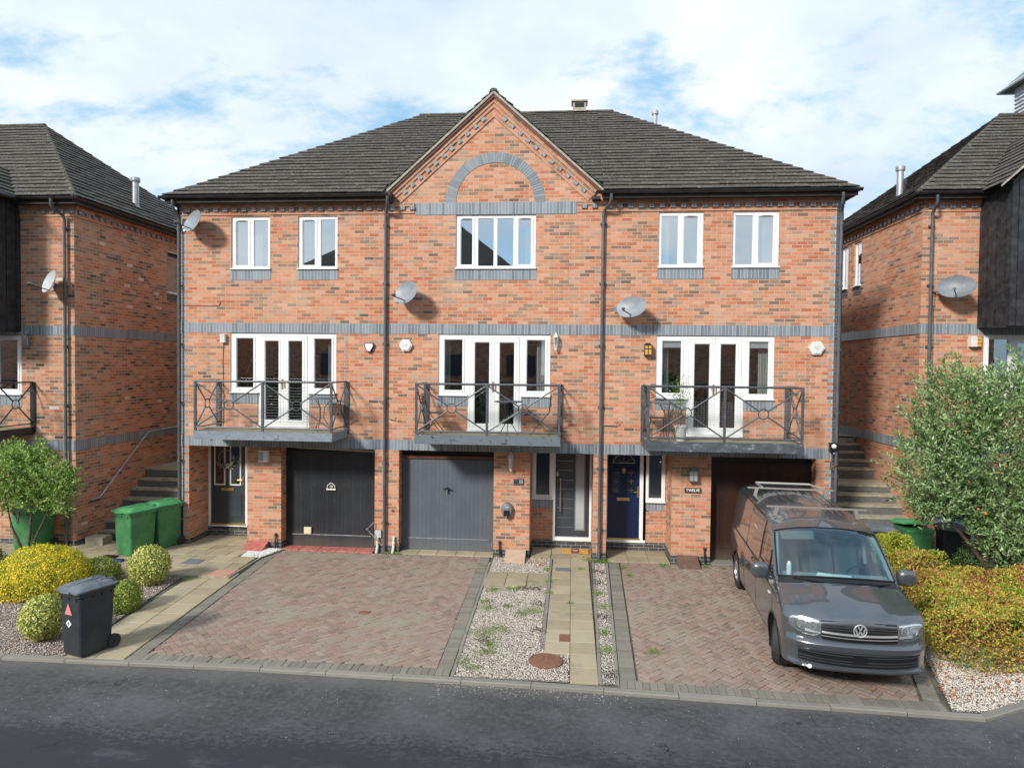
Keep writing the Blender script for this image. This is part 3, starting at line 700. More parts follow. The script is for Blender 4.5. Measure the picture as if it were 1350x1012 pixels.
def halfround(mb, a, b, r=.09, seg=.42):
    """ridge or hip tiles along a-b, each a half-round with a small overlap"""
    a, b = Vector(a), Vector(b); L = (b-a).length; n = max(1, round(L/seg)); d = (b-a)/L; sx = d.cross(Vector((0, 0, 1))).normalized(); up = sx.cross(d)
    for k in range(n):
        p, q = a+d*(L*k/n-.015), a+d*(L*(k+1)/n); rg = []
        for pt, rr in ((p, r*1.05), (q, r*.97)):
            rg.append([pt+sx*rr*math.cos(math.pi*j/6)+up*(rr*.75*math.sin(math.pi*j/6)-.02) for j in range(7)])
        mb.rings(rg, 0, True, True)
def pipe_straps(mb, x, y, r, zs, ax=0):
    for z in zs: mb.lathe([(r*1.25, -.03), (r*1.25, .03)], (x, y, z), 10); mb.box(x-r*2, x+r*2, y+r*.6, y+r*1.4, z-.022, z+.022)
def downpipe(parent, x, y, ztop, zbot, jog=0, m='pipe', yg=-.36, lab=None):
    mb = MB(); r = .034
    if jog or yg != y: mb.tube([(x+jog, yg, ztop+.30), (x+jog, yg, ztop+.16), (x+jog*.8, yg*.7+y*.3, ztop+.08), (x+jog*.15, y-.02, ztop-.02), (x, y, ztop-.10), (x, y, ztop-.25)], r, 10)
    mb.tube([(x, y, ztop-.2), (x, y, zbot)], r, 12)
    zs = [ztop-.3]; z = ztop-1.6
    while z > zbot+.5: zs.append(z); z -= 1.35
    pipe_straps(mb, x, y, r, zs)
    return mb.build('downpipe', m, parent, smooth=40)
def gutter(mb, a, b, r=.06):
    a, b = Vector(a), Vector(b); d = (b-a).normalized(); out = Vector((d.y, -d.x, 0))
    rg = []
    for p in (a, b): rg.append([p+out*r*math.cos(math.pi*j/8)*1.0+Vector((0, 0, -r*math.sin(math.pi*j/8))) for j in range(9)]+[p-out*r*.86, p-out*r*.86*.9+Vector((0, 0, -r*.3)), p+Vector((0, 0, -r*.84)), p+out*r*.86+Vector((0, 0, -.006)), p+out*r])
    mb.rings(rg, 0, True, True)
    L = (b-a).length; n = int(L/.95)
    for k in range(n+1):
        p = a+d*(L*(k+.5)/(n+1)); mb.rings([[q+out*r*1.12*math.cos(math.pi*j/8)+Vector((0, 0, -r*1.12*math.sin(math.pi*j/8))) for j in range(9)] for q in (p-d*.02, p+d*.02)], 0, True, True)

# ---------------------------------------------------------------- the three terraced houses
EZ, RY, RZ2, BY = 7.97, 4.6, 11.42, 9.5
XL, XR, XRL, XRR = -.20, 14.97, 4.62, 10.15
HA = empty('terraced_house', (2.4, 0, 0), 'left third of the red brick block, with the near-black garage door and weathered grey balcony', 'house', 'terraced houses of the brick block')
HB = empty('terraced_house', (7.3, 0, 0), 'middle house of the brick block, under the pointed gable with the blue brick arch', 'house', 'terraced houses of the brick block')
HC = empty('terraced_house', (12.3, 0, 0), 'right third of the red brick block, with the navy front door and brown garage door', 'house', 'terraced houses of the brick block')
FR = {HA: 1.25, HB: 6.11, HC: 10.92}      # left end of each french window set
def fr_holes(x): return [(x, x+2.5, 3.50, 4.88, .055), (x+.65, x+1.87, 2.71, 3.50, .055)]
def house_wall(par, x0, x1, holes, gable=False, side=None, blocks=()):
    mb = MB(); fx0 = .10 if side == 'l' else x0; fx1 = 14.65 if side == 'r' else x1
    wall_grid(mb, fx0, fx1, -.3, 7.95, 0, holes)
    if gable: mb.face([(4.9, 0, 7.95), (9.72, 0, 7.95), (9.72, 0, 8.0), (7.31, 0, 10.12), (4.9, 0, 8.0)])
    if side == 'l': mb.face([(-.08, 9.2, -.3), (-.08, .18, -.3), (-.08, .18, 7.95), (-.08, 9.2, 7.95)])
    if side == 'r': mb.face([(14.83, .18, -.3), (14.83, 9.2, -.3), (14.83, 9.2, 7.95), (14.83, .18, 7.95)])
    mb.face([(x1, 9.2, -.3), (x0, 9.2, -.3), (x0, 9.2, 7.95), (x1, 9.2, 7.95)])
    if gable: mb.face([(4.9, 0, -.3), (4.9, 9.2, -.3), (4.9, 9.2, 7.95), (4.9, 0, 7.95)])
    w = mb.build('wall', 'brick', par, weld=True)
    rm = MB()
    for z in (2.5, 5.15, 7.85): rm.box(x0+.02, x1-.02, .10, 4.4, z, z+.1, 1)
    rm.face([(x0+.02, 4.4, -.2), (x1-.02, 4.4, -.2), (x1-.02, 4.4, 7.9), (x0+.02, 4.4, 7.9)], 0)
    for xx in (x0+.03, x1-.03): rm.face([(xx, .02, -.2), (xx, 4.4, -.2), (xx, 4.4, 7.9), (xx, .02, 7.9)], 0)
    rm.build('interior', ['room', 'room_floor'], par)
    return w
WINS = {HA: [(1.27, 2.19), (2.85, 3.77)], HB: [(6.48, 8.26)], HC: [(10.93, 11.88), (12.50, 13.47)]}
for par, x0, x1, gb, sd, gar, por in ((HA, -.08, 4.9, 0, 'l', (2.46, 4.66), (.24, 1.65)), (HB, 4.9, 9.72, 1, None, (5.22, 7.38), (8.19, 9.59)), (HC, 9.72, 14.83, 0, 'r', (12.14, 14.34), (9.89, 11.30))):
    holes = [(a, b, 6.33, 7.53, .07) for a, b in WINS[par]]+fr_holes(FR[par])+[(gar[0], gar[1], -.3, 2.26, .30), (por[0], por[1], -.3, 2.26, .88)]
    if par is HC: holes[0:2] = [(a, b, 6.345, 7.545, .07) for a, b in WINS[par]]
    house_wall(par, x0, x1, holes, gb, sd)
    fa, fb = max(x0, .10), min(x1, 14.65)
    soldier(par, fa, fb, 4.88, 5.105, 0)
    soldier(par, fa, fb, 2.26, 2.485, 0)
    # plinth: two courses of dark engineering brick on the piers and inside the porch
    cuts = sorted([(fa, min(gar[0], por[0])), (min(gar[1], por[1]), max(gar[0], por[0])), (max(gar[1], por[1]), fb)])
    for a, b in cuts:
        mb = MB(); mb.box(a-(0 if a == fa else .004), b+(0 if b == fb else .004), -.006, .31, -.3, .075, skip='b')
        for q in (por[0], por[1]):
            if q in (a, b): mb.box(q-(.004 if q == por[1] else 0), q+(.004 if q == por[0] else 0), .31, .878, -.3, .075)
        mb.build('plinth', 'plinth_brick', par, weld=True)
# ---- roofs
c_, s_ = (RY+.3), (RZ2-EZ); Ls = math.hypot(c_, s_)
def rp(x, y): return (x, y, EZ+(y+.3)/c_*s_)
def main_roof(par, polys):
    mb = MB()
    for S, T, pts, O in polys: tiles(mb, O, S, T, plane_poly(O, S, T, pts))
    return mb.build('roof', ['roof_tile', 'roof_under'], par)
Fr = ((1, 0, 0), (0, c_, s_)); Bk = ((-1, 0, 0), (0, -c_, s_)); Lf = ((0, -1, 0), (XRL-XL, 0, s_)); Rt = ((0, 1, 0), (XRR-XR, 0, s_))
O1, O2, O3, O4 = (XL, -.3, EZ), (XR, BY, EZ), (XL, BY, EZ), (XR, -.3, EZ)
rA = main_roof(HA, [(*Fr, [(XL, -.3, EZ), (4.9, -.3, EZ), (4.9, RY, RZ2), (XRL, RY, RZ2)], O1), (*Lf, [(XL, BY, EZ), (XL, -.3, EZ), (XRL, RY, RZ2)], O3), (*Bk, [(4.9, BY, EZ), (XL, BY, EZ), (XRL, RY, RZ2), (4.9, RY, RZ2)], O2)])
rC = main_roof(HC, [(*Fr, [(9.72, -.3, EZ), (XR, -.3, EZ), (XRR, RY, RZ2), (9.72, RY, RZ2)], O1), (*Rt, [(XR, -.3, EZ), (XR, BY, EZ), (XRR, RY, RZ2)], O4), (*Bk, [(XR, BY, EZ), (9.72, BY, EZ), (9.72, RY, RZ2), (XRR, RY, RZ2)], O2)])
GX, GZ = 7.31, 10.22; gt = (GX-4.84, 0, GZ-8.03); gl = math.hypot(gt[0], gt[2])
mb = MB()
for pts in ([rp(4.9, .05), rp(GX, 2.95), rp(GX, RY), rp(4.9, RY)], [rp(GX, 2.95), rp(9.72, .05), rp(9.72, RY), rp(GX, RY)]): tiles(mb, O1, *Fr, plane_poly(O1, *Fr, pts))
tiles(mb, O2, *Bk, plane_poly(O2, *Bk, [(9.72, BY, EZ), (4.9, BY, EZ), (4.9, RY, RZ2), (9.72, RY, RZ2)]))
tiles(mb, (4.84, 3.3, 8.03), (0, -1, 0), gt, [(0, 1.0), (0, gl), (3.42, gl), (3.42, 0), (2.9, 0)])
tiles(mb, (2*GX-4.84, -.12, 8.03), (0, 1, 0), (-gt[0], 0, gt[2]), [(0, 0), (.52, 0), (3.42, 1.0), (3.42, gl), (0, gl)])
rB = mb.build('roof', ['roof_tile', 'roof_under'], HB)
for par, rf, segs in ((HA, rA, [((XRL, RY, RZ2), (4.9, RY, RZ2), .09), ((XL, -.3, EZ-.02), (XRL, RY, RZ2-.03), .05), ((XL, BY, EZ), (XRL, RY, RZ2), .05)]),
                      (HB, rB, [((4.9, RY, RZ2), (9.72, RY, RZ2), .09), ((GX, -.12, GZ-.015), (GX, 3.1, GZ-.015), .085)]),
                      (HC, rC, [((9.72, RY, RZ2), (XRR, RY, RZ2), .09), ((XR, -.3, EZ-.02), (XRR, RY, RZ2-.03), .05), ((XR, BY, EZ), (XRR, RY, RZ2), .05)])):
    mb = MB()
    for a, b, r in segs: halfround(mb, a, b, r)
    mb.build('ridge_tiles', 'roof_ridge', rf)
mb = MB(); mb.box(9.02, 9.40, 4.45, 4.78, 11.40, 11.66); mb.box(8.98, 9.44, 4.40, 4.83, 11.66, 11.70); mb.face([(9.08, 4.445, 11.50), (9.34, 4.445, 11.50), (9.34, 4.445, 11.62), (9.08, 4.445, 11.62)], 1)
mb.build('ridge_vent', ['verge', 'trim_black'], rB)
def flue(par, x, y, z0, z1, r=.055, m='galv'):
    mb = MB(); mb.lathe([(r, 0), (r, z1-z0), (r*.9, z1-z0)], (x, y, z0), 16); mb.lathe([(r*1.35, z1-z0-.12), (r*1.4, z1-z0-.1), (r*1.4, z1-z0-.02), (r*1.1, z1-z0)], (x, y, z0), 16)
    mb.lathe([(r*1.6, .02), (r*1.2, .18)], (x, y, z0), 16); return mb.build('flue', m, par, smooth=40)
flue(rC, 11.45, 5.6, 10.6, 11.78, .07); flue(rA, .35, 2.5, 8.2, 9.30, .08)
# ---- eaves
for par, x0, x1, sd in ((HA, XL, 4.98, 'l'), (HC, 9.66, XR, 'r')):
    mb = MB(); mb.box(x0+.03, x1, -.27, -.245, 7.80, 7.955); mb.box(x0+.05, x1, -.245, .02, 7.815, 7.83)
    xx = XL+.05 if sd == 'l' else XR-.05
    mb.box(xx-.012, xx+.012, -.245, BY-.04, 7.80, 7.955)
    mb.box(min(xx, xx+(.16 if sd == 'l' else -.16)), max(xx, xx+(.16 if sd == 'l' else -.16)), -.24, BY-.1, 7.816, 7.829)
    if sd == 'l': mb.box(4.98, 5.06, -.27, .0, 7.78, 8.0)
    else: mb.box(9.48, 9.66, -.2, .0, 7.80, 7.86)
    mb.build('fascia', 'fascia', par)
    mb = MB(); gutter(mb, (x0-.06, -.335, 7.935), (x1+.06 if sd == 'l' else x1+.06, -.335, 7.935))
    if sd == 'l': gutter(mb, (XL-.005, BY, 7.935), (XL-.005, -.36, 7.935))
    else: gutter(mb, (XR+.005, -.36, 7.935), (XR+.005, BY, 7.935))
    mb.build('gutter', 'gutter', par, smooth=40)
def corbel(par, x0, x1, d0=True, y=0, dz=0, ax='x', top=True, sg=-1):
    mb = MB()
    def bx(a, b, p, q, z0, z1, mi=0):
        if ax == 'x': mb.box(a, b, y+sg*q, y+sg*p, z0+dz, z1+dz, mi)
        else: mb.box(y+sg*p, y+sg*q, a, b, z0+dz, z1+dz, mi)
    bx(x0, x1, -.02, .022, 7.565, 7.715); bx(x0, x1, -.02, .046, 7.715, 7.79)
    if top: bx(x0, x1, -.02, .068, 7.79, 7.86)
    k = x0+.09
    while k+.1 < x1: bx(k, k+.112, .0, .060, 7.640, 7.7145, 1); k += .225
    return mb.build('corbel_course', ['brick', 'blue_soldier'], par)
corbel(HA, .10, 4.9); corbel(HC, 9.72, 14.65); corbel(HB, 4.9, 5.54, top=False); corbel(HB, 9.17, 9.72, top=False)
# ---- gable dressings
def rake(par):
    mb = MB(); vg = MB(); dn = MB()
    for s in (-1, 1):
        ex, ez = GX+s*2.44, 8.02; ap = Vector((GX, 0, GZ-.02)); lo = Vector((ex, 0, ez)); d = (ap-lo).normalized(); n = Vector((-d.z*s, 0, d.x*s)); n = n if n.z < 0 else -n
        L = (ap-lo).length; tn = abs(d.z/d.x)
        def strip(m, p, q, y, th, mi=0, s0=0, s1=None, z0=None):
            # band between perpendicular distances p and q below the roof line, mitred at the apex
            t1 = L
            A = lo+d*s0+n*p; B = ap+Vector((0, 0, -p/abs(d.x))); C = ap+Vector((0, 0, -q/abs(d.x))); D_ = lo+d*(s0+(0 if q < .2 else 0))+n*q
            pts = [A, B, C, D_]; pts = [Vector((P.x, y, P.z)) for P in pts]
            if s > 0: pts = pts[::-1]
            us = [((P-lo).dot(d), (P-lo).dot(n)) for P in pts]
            base = len(m.f); m.prism(pts, (0, th, 0), mi)
            m.uv[base] = us
        strip(mb, .10, .175, -.064, .07, s0=.12); strip(mb, .175, .25, -.044, .05, s0=.10); strip(mb, .25, .40, -.022, .03, s0=.12)
        strip(vg, .0, .045, -.125, .13); strip(vg, .045, .10, -.10, .10, 1)
        k = .35
        while k < L-.34:
            c = lo+d*k+n*.292
            P = [c+d*a+n*b for a, b in ((-.05, -.036), (.05, -.036), (.05, .036), (-.05, .036))]; P = [Vector((q.x, -.05, q.z)) for q in P]
            if s < 0: P = P[::-1]
            dn.prism(P, (0, .05, 0)); k += .235
    mb.build('raking_corbel', 'brick', par); vg.build('verge', ['verge', 'timber_frame'], par); dn.build('dentil_bricks', 'blue_soldier', par)
rake(HB)
soldier(HB, 5.56, 9.15, 7.53, 7.795, 0, .012)
mb = MB(); ac = (7.35, 7.795); n = 54
for k in range(n):
    a0, a1 = math.pi*k/n, math.pi*(k+1)/n; i0, i1 = a0+.004, a1-.004
    P = [(ac[0]+r*math.cos(a), -.010, ac[1]+r*math.sin(a)) for r, a in ((.875, i1), (.875, i0), (1.10, i0), (1.10, i1))]
    b = len(mb.f); mb.prism(P[::-1], (0, .012, 0)); rv = k*.075+.0065
    mb.uv[b] = [(rv+.0, 0), (rv+.068, 0), (rv+.068, .2), (rv, .2)][::-1]
mb.build('arch', 'blue_soldier', HB)
mb = MB(); nn = 36; P = [(ac[0]+1.10*math.cos(math.pi*k/nn), -.004, ac[1]+1.10*math.sin(math.pi*k/nn)) for k in range(nn+1)]+[(ac[0]+.875*math.cos(math.pi*k/nn), -.004, ac[1]+.875*math.sin(math.pi*k/nn)) for k in range(nn, -1, -1)]
for k in range(nn): mb.face([P[k], P[k+1], P[2*nn-k], P[2*nn+1-k]][::-1])
mb.build('arch_mortar', 'verge', HB)
# ---- blue brick quoins on the two outer corners, chamfered
for par, a, b, sx in ((HA, .10, -.08, 1), (HC, 14.65, 14.83, -1)):
    mb = MB(); mb.face([(a, 0, -.3), (b, .18, -.3), (b, .18, 7.86), (a, 0, 7.86)][::-1 if sx > 0 else 1])
    z = -.075; k = 0
    while z < 7.5:
        if k % 2 and not (2.2 < z < 2.5 or 4.85 < z < 5.1): mb.box(a, a+sx*.105, -.004, .01, z+.005, z+.071)
        z += .075; k += 1
    for z0, z1 in ((2.22, 2.52), (4.84, 5.14)): mb.face([(a, -.012, z0), (b-sx*.012, .18, z0), (b-sx*.012, .18, z1), (a, -.012, z1)][::-1 if sx > 0 else 1])
    for kk in range(4): mb.face([(a, -.02*kk-.003, 7.56+.075*kk), (b-sx*.02*(kk+1), .18, 7.56+.075*kk), (b-sx*.02*(kk+1), .18, 7.635+.075*kk), (a, -.02*kk-.003, 7.635+.075*kk)][::-1 if sx > 0 else 1])
    mb.build('quoin', 'blue_brick', par)
# ---- downpipes
downpipe(HA, .045, -.07, 7.55, .02, yg=-.33, jog=.01); downpipe(HA, 4.90, -.06, 7.60, -.02, jog=.11, yg=-.33)
downpipe(HC, 9.735, -.06, 7.60, -.02, jog=.15, yg=-.33); downpipe(HC, 14.72, -.07, 7.55, .1, jog=-.07, yg=-.33)
# ---- first and second floor windows
def L4(x0, x1, z0, z1, cuts): return [(a, b, z0+.07+d, z1-.075-d) for a, b, d in cuts]
for par, a, b, gl_, vents, sash in ((HA, 1.27, 2.19, [(1.375, 1.655, .03), (1.79, 2.13, 0)], (0,), (0,)), (HA, 2.85, 3.77, [(2.955, 3.235, .03), (3.37, 3.71, 0)], (0,), (0,)),
                                 (HB, 6.48, 8.26, [(6.59, 6.845, .03), (6.975, 7.325, 0), (7.405, 7.765, 0), (7.885, 8.155, .03)], (0, 3), (0, 3)),
                                 (HC, 10.93, 11.88, [(10.99, 11.345, 0), (11.475, 11.765, .03)], (1,), (1,)), (HC, 12.50, 13.47, [(12.56, 12.925, 0), (13.05, 13.355, .03)], (1,), (1,))):
    z0, z1 = (6.345, 7.545) if par is HC else (6.33, 7.53)
    window(par, a, b, z0, z1, .03, L4(a, b, z0, z1, gl_), sash, vents)
    soldier(par, a-.02, b+.015, z0-.245, z0-.02, 0, .008, 'window_sill')
def curtain(par, x0, x1, z0, z1, y, m='curtain', amp=.02):
    mb = MB(); n = 24; rg = []
    for k in range(n+1):
        x = x0+(x1-x0)*k/n; yy = y+amp*math.sin(k*1.9)+amp*.4*math.sin(k*3.3); rg.append([(x, yy, z0), (x, yy, z1)])
    mb.rings(rg, 0, False, False); return mb.build('curtain', m, par, smooth=60)
curtain(HB, 7.90, 8.2, 6.36, 7.5, .22); curtain(HC, 10.98, 11.20, 6.36, 7.5, .20); curtain(HC, 13.17, 13.42, 6.36, 7.5, .20); curtain(HA, 1.3, 2.15, 6.36, 7.5, .35, 'blind', .012); curtain(HA, 2.9, 3.28, 6.36, 7.5, .30, 'blind', .012)
# ---- french windows
for par in (HA, HB, HC):
    x = FR[par]; z1 = 4.865; y = .02
    mb = MB(); side = [(x+.135, x+.535, 3.63, 4.755), (x+1.985, x+2.385, 3.63, 4.755)]
    for i, (a, b) in enumerate(((x, x+.65), (x+1.87, x+2.5))):
        frame_plate(mb, a, b, 3.505, z1, y, [side[i]], sash=(0,)); mb.box(a-.01, b+.01, y-.07, y+.01, 3.50, 3.525)
    mb.box(x+.65, x+1.87, y, y+.06, z1-.05, z1); mb.box(x+.65, x+.70, y, y+.06, 2.715, z1-.05); mb.box(x+1.82, x+1.87, y, y+.06, 2.715, z1-.05); mb.box(x+.65, x+1.87, y-.05, y+.06, 2.69, 2.735)
    fw = mb.build('french_window', 'upvc', par, bevel=.003)
    panes(side, y, 'pane', fw, 'glass')
    for i, (a, b) in enumerate(((x+.705, x+1.258), (x+1.262, x+1.815))):
        gx = [(a+.115, b-.115, 2.885, 4.70)]
        mb = MB(); frame_plate(mb, a, b, 2.74, z1-.055, y-.012, gx, sash=(0,), prof=.008)
        lf = mb.build('door_leaf', 'upvc', fw, bevel=.003)
        mb = MB(); g = gx[0]; mb.face([(g[0]-.004, y+.02, g[2]), (g[1]+.004, y+.02, g[2]), (g[1]+.004, y+.02, g[3]), (g[0]-.004, y+.02, g[3])]); mb.build('door_pane', 'glass', fw)
    mb = MB(); mb.box(x+1.215, x+1.245, y-.03, y-.018, 3.60, 3.83); mb.tube([(x+1.23, y-.03, 3.74), (x+1.23, y-.06, 3.74), (x+1.16, y-.06, 3.735)], .008, 6); mb.box(x+1.28, x+1.30, y-.03, y-.018, 3.62, 3.80); mb.build('door_handle', 'brass', fw)
    for a, b in ((x-.015, x+.65), (x+1.87, x+2.515)): soldier(par, a, b, 3.265, 3.49, 0, .008, 'window_sill')
    for i, (a, b, zz) in enumerate(((x+.705, x+1.258, 3.5), (x+1.262, x+1.815, 3.5))):     # low white chair/box shapes behind the leaves would be guesses: only a blind
        pass
curtain(HC, 10.97, 11.22, 3.55, 4.80, .22); curtain(HC, 13.14, 13.38, 3.55, 4.80, .22)
curtain(HB, 6.17, 6.34, 3.55, 4.80, .22); curtain(HB, 8.30, 8.50, 3.55, 4.80, .22); curtain(HA, 3.48, 3.66, 3.55, 4.80, .24)
mb = MB()
for a, b in ((11.05, 11.46), (12.90, 13.31)): mb.box(a, b, .06, .075, 4.62, 4.76)
mb.build('roller_blind', 'blind', HC)
mb = MB()
for k in range(5): mb.tube([(1.38+.045*k, .5, 3.95+.1*k), (1.62+.05*k, .62, 4.68)], .006, 5)
mb.box(1.36, 1.80, .45, .8, 3.5, 3.58); mb.build('clothes_airer', 'blind', HA)
# ---- porches
def porch_back(par, x0, x1, doors, wnd, step, y=.85, soldierz=1.075):
    mb = MB(); holes = [(doors[0], doors[1], -.3, 2.30, .06)]
    if wnd: holes.append((wnd[0], wnd[1], wnd[2], 2.30, .06))
    wall_grid(mb, x0, x1, -.3, 2.26, y, [(a, b, c, min(d, 2.26), e) for a, b, c, d, e in holes]); mb.build('porch_wall', 'brick', par)
    mb = MB(); mb.box(x0, x1, y-.004, y+.03, -.3, step); mb.build('door_step', 'plinth_brick', par)
porch_back(HA, .24, 1.65, (.25, 1.25), (1.25, 1.63, 1.07), .15)
porch_back(HB, 8.19, 9.59, (8.69, 9.585), (8.20, 8.69, 1.07), .11)
porch_back(HC, 9.89, 11.30, (9.895, 10.83), (10.83, 11.27, 1.06), .12)
def door_frame(par, x0, x1, z0, z1, y, fw=.055, name='door_frame', th=.05):
    mb = MB(); mb.box(x0, x0+fw, y, y+.08, z0, z1); mb.box(x1-fw, x1, y, y+.08, z0, z1); mb.box(x0+fw, x1-fw, y, y+.08, z1-fw, z1); mb.box(x0, x1, y-.03, y+.08, z0-.005, z0+th)
    return mb.build(name, 'upvc', par, bevel=.003)
Y = .83
# left house: charcoal door with two tall white-trimmed lights
door_frame(HA, .25, 1.25, .20, 2.30, Y, .06, th=.02)
mb = MB(); mb.box(.31, 1.19, Y+.02, Y+.06, .225, 2.25)
for a, b in ((.43, .72), (.80, 1.09)): mb.box(a, b, Y+.008, Y+.02, .42, .98)
d = mb.build('front_door', 'door_charcoal', HA, bevel=.006); d['label'] = 'charcoal front door with two tall white trimmed glass panels'
for a, b in ((.40, .68), (.80, 1.08)):
    mb = MB(); z0, z1 = 1.20, 2.18; f = .028
    mb.box(a, b, Y, Y+.02, z0, z0+f); mb.box(a, b, Y, Y+.02, z1-f, z1); mb.box(a, a+f, Y, Y+.02, z0+f, z1-f); mb.box(b-f, b, Y, Y+.02, z0+f, z1-f)
    g = mb.build('glazing_bead', 'upvc', d, bevel=.002)
    mb = MB(); mb.box(a+f, b-f, Y+.012, Y+.018, z0+f, z1-f); mb.build('door_glass', 'glass_door', d)
mb = MB(); mb.box(.58, .90, Y, Y+.02, 1.06, 1.13); mb.build('letterbox', 'brass', d, bevel=.004)
mb = MB(); mb.box(1.115, 1.15, Y+.0, Y+.015, 1.2, 1.42); mb.tube([(1.13, Y, 1.34), (1.13, Y-.05, 1.34), (1.02, Y-.05, 1.34)], .010, 8); mb.build('door_handle', 'brass', d)
mb = MB(); mb.box(.30, 1.20, Y-.02, Y+.04, .215, .265); mb.build('threshold', 'brass', d)
mb = MB(); frame_plate(mb, 1.26, 1.64, 1.07, 2.26, Y+.0, [(1.33, 1.58, 1.15, 2.18)]); wn = mb.build('window', 'upvc', HA); panes([(1.33, 1.58, 1.15, 2.18)], Y, 'pane', wn)
soldier(HA, 1.26, 1.64, .86, 1.06, .85, .006, 'window_sill')
# middle house: wide grey door with a tall frosted strip and long bar handle
door_frame(HB, 8.69, 9.585, .115, 2.30, Y, .05, th=.085)
mb = MB(); mb.box(8.745, 9.53, Y+.02, Y+.06, .205, 2.25); mb.build('front_door', 'door_charcoal', HB, bevel=.004); d = bpy.data.objects['front_door.001']; d['label'] = 'dark grey front door with tall frosted strip and long bar handle'
mb = MB(); mb.box(9.195, 9.20, Y+.012, Y+.02, .36, 2.16); mb.box(9.43, 9.435, Y+.012, Y+.02, .36, 2.16); mb.box(9.195, 9.435, Y+.012, Y+.02, .355, .365); mb.box(9.215, 9.415, Y+.014, Y+.019, .38, 2.14); mb.build('door_glass', 'frosted', d)
mb = MB()
for k in range(8): mb.box(8.80, 9.16, Y+.0175, Y+.021, .42+.222*k, .426+.222*k)
mb.build('grooves', 'steel', d)
mb = MB(); mb.tube([(8.86, Y-.05, .80), (8.86, Y-.05, 1.58)], .014, 10)
for z in (.88, 1.50): mb.tube([(8.86, Y-.05, z), (8.80, Y+.02, z)], .009, 8)
mb.box(8.77, 8.81, Y+.0, Y+.02, 1.62, 1.71); mb.build('bar_handle', 'steel', d, smooth=40)
mb = MB(); L = [(8.285, 8.60, 1.17, 2.20)]; frame_plate(mb, 8.20, 8.69, 1.085, 2.26, Y, L, sash=(0,)); mb.box(8.19, 8.69, Y-.05, Y+.01, 1.07, 1.095); wn = mb.build('window', 'upvc', HB, bevel=.003); panes(L, Y, 'pane', wn, 'glass_door')
soldier(HB, 8.20, 8.685, .87, 1.068, .85, .006, 'window_sill')
# right house: navy door with fanlight, leaded lights, brass fittings
door_frame(HC, 9.895, 10.83, .125, 2.30, Y, .055, th=.05)
mb = MB(); mb.box(9.95, 10.69, Y+.02, Y+.06, .20, 2.25); mb.box(10.69, 10.83, Y-.0, Y+.05, .175, 2.25, 1)
for a, b in ((10.03, 10.27), (10.37, 10.61)):
    mb.box(a, b, Y+.010, Y+.021, .38, .92); mb.box(a, b, Y+.012, Y+.021, 1.22, 1.85)
d = mb.build('front_door', ['door_navy', 'upvc'], HC, bevel=.006); d['label'] = 'glossy navy front door with semicircular light and brass fittings'
mb = MB(); P = [(10.32+.25*math.cos(math.pi*k/16), Y+.006, 1.965+.20*math.sin(math.pi*k/16)) for k in range(17)]; mb.face(P); 
for a, b in ((10.07, 10.23), (10.41, 10.57)): mb.face([(a, Y+.006, 1.26), (b, Y+.006, 1.26), (b, Y+.006, 1.82), (a, Y+.006, 1.82)])
mb.build('leaded_glass', 'glass_door', d)
mb = MB(); mb.tube([(p[0], Y+.002, p[2]) for p in P], .008, 5)
mb.tube([(10.07, Y+.002, 1.965), (10.57, Y+.002, 1.965)], .007, 5)
for k in (3, 8, 13): mb.tube([(10.32, Y+.002, 1.965), (10.32+.25*math.cos(math.pi*k/16), Y+.002, 1.965+.20*math.sin(math.pi*k/16))], .004, 4)
for cx in (10.15, 10.49):
    for z in (1.34, 1.54, 1.74): mb.tube([(cx, Y+.002, z-.06), (cx+.03, Y+.002, z), (cx, Y+.002, z+.06), (cx-.03, Y+.002, z), (cx, Y+.002, z-.06)], .0035, 4); mb.tube([(cx-.08, Y+.002, z), (cx+.08, Y+.002, z)], .003, 4)
mb.build('leading', 'steel', d)
mb = MB(); mb.box(10.17, 10.46, Y, Y+.02, 1.085, 1.155); mb.build('letterbox', 'brass', d, bevel=.004)
mb = MB(); mb.lathe([(.04, 0), (.045, .01), (.02, .03)], (10.32, Y+.02, 1.80), 14, axis=(0, -1, 0)); mb.torus((10.32, Y-.005, 1.765), .032, .008, 14, 6); mb.build('door_knocker', 'brass', d, smooth=40)
mb = MB(); mb.box(10.635, 10.67, Y, Y+.02, 1.17, 1.42); mb.tube([(10.65, Y, 1.30), (10.65, Y-.05, 1.30), (10.55, Y-.05, 1.30)], .010, 8); mb.build('door_handle', 'brass', d)
mb = MB(); mb.box(9.94, 10.70, Y-.02, Y+.04, .175, .215); mb.build('threshold', 'brass', d)
mb = MB(); L = [(10.90, 11.19, 1.16, 2.20)]; frame_plate(mb, 10.83, 11.27, 1.075, 2.26, Y, L, sash=(0,)); mb.box(10.83, 11.28, Y-.05, Y+.01, 1.06, 1.085); wn = mb.build('window', 'upvc', HC, bevel=.003); panes(L, Y, 'pane', wn, 'glass')
soldier(HC, 10.85, 11.26, .865, 1.06, .85, .006, 'window_sill')
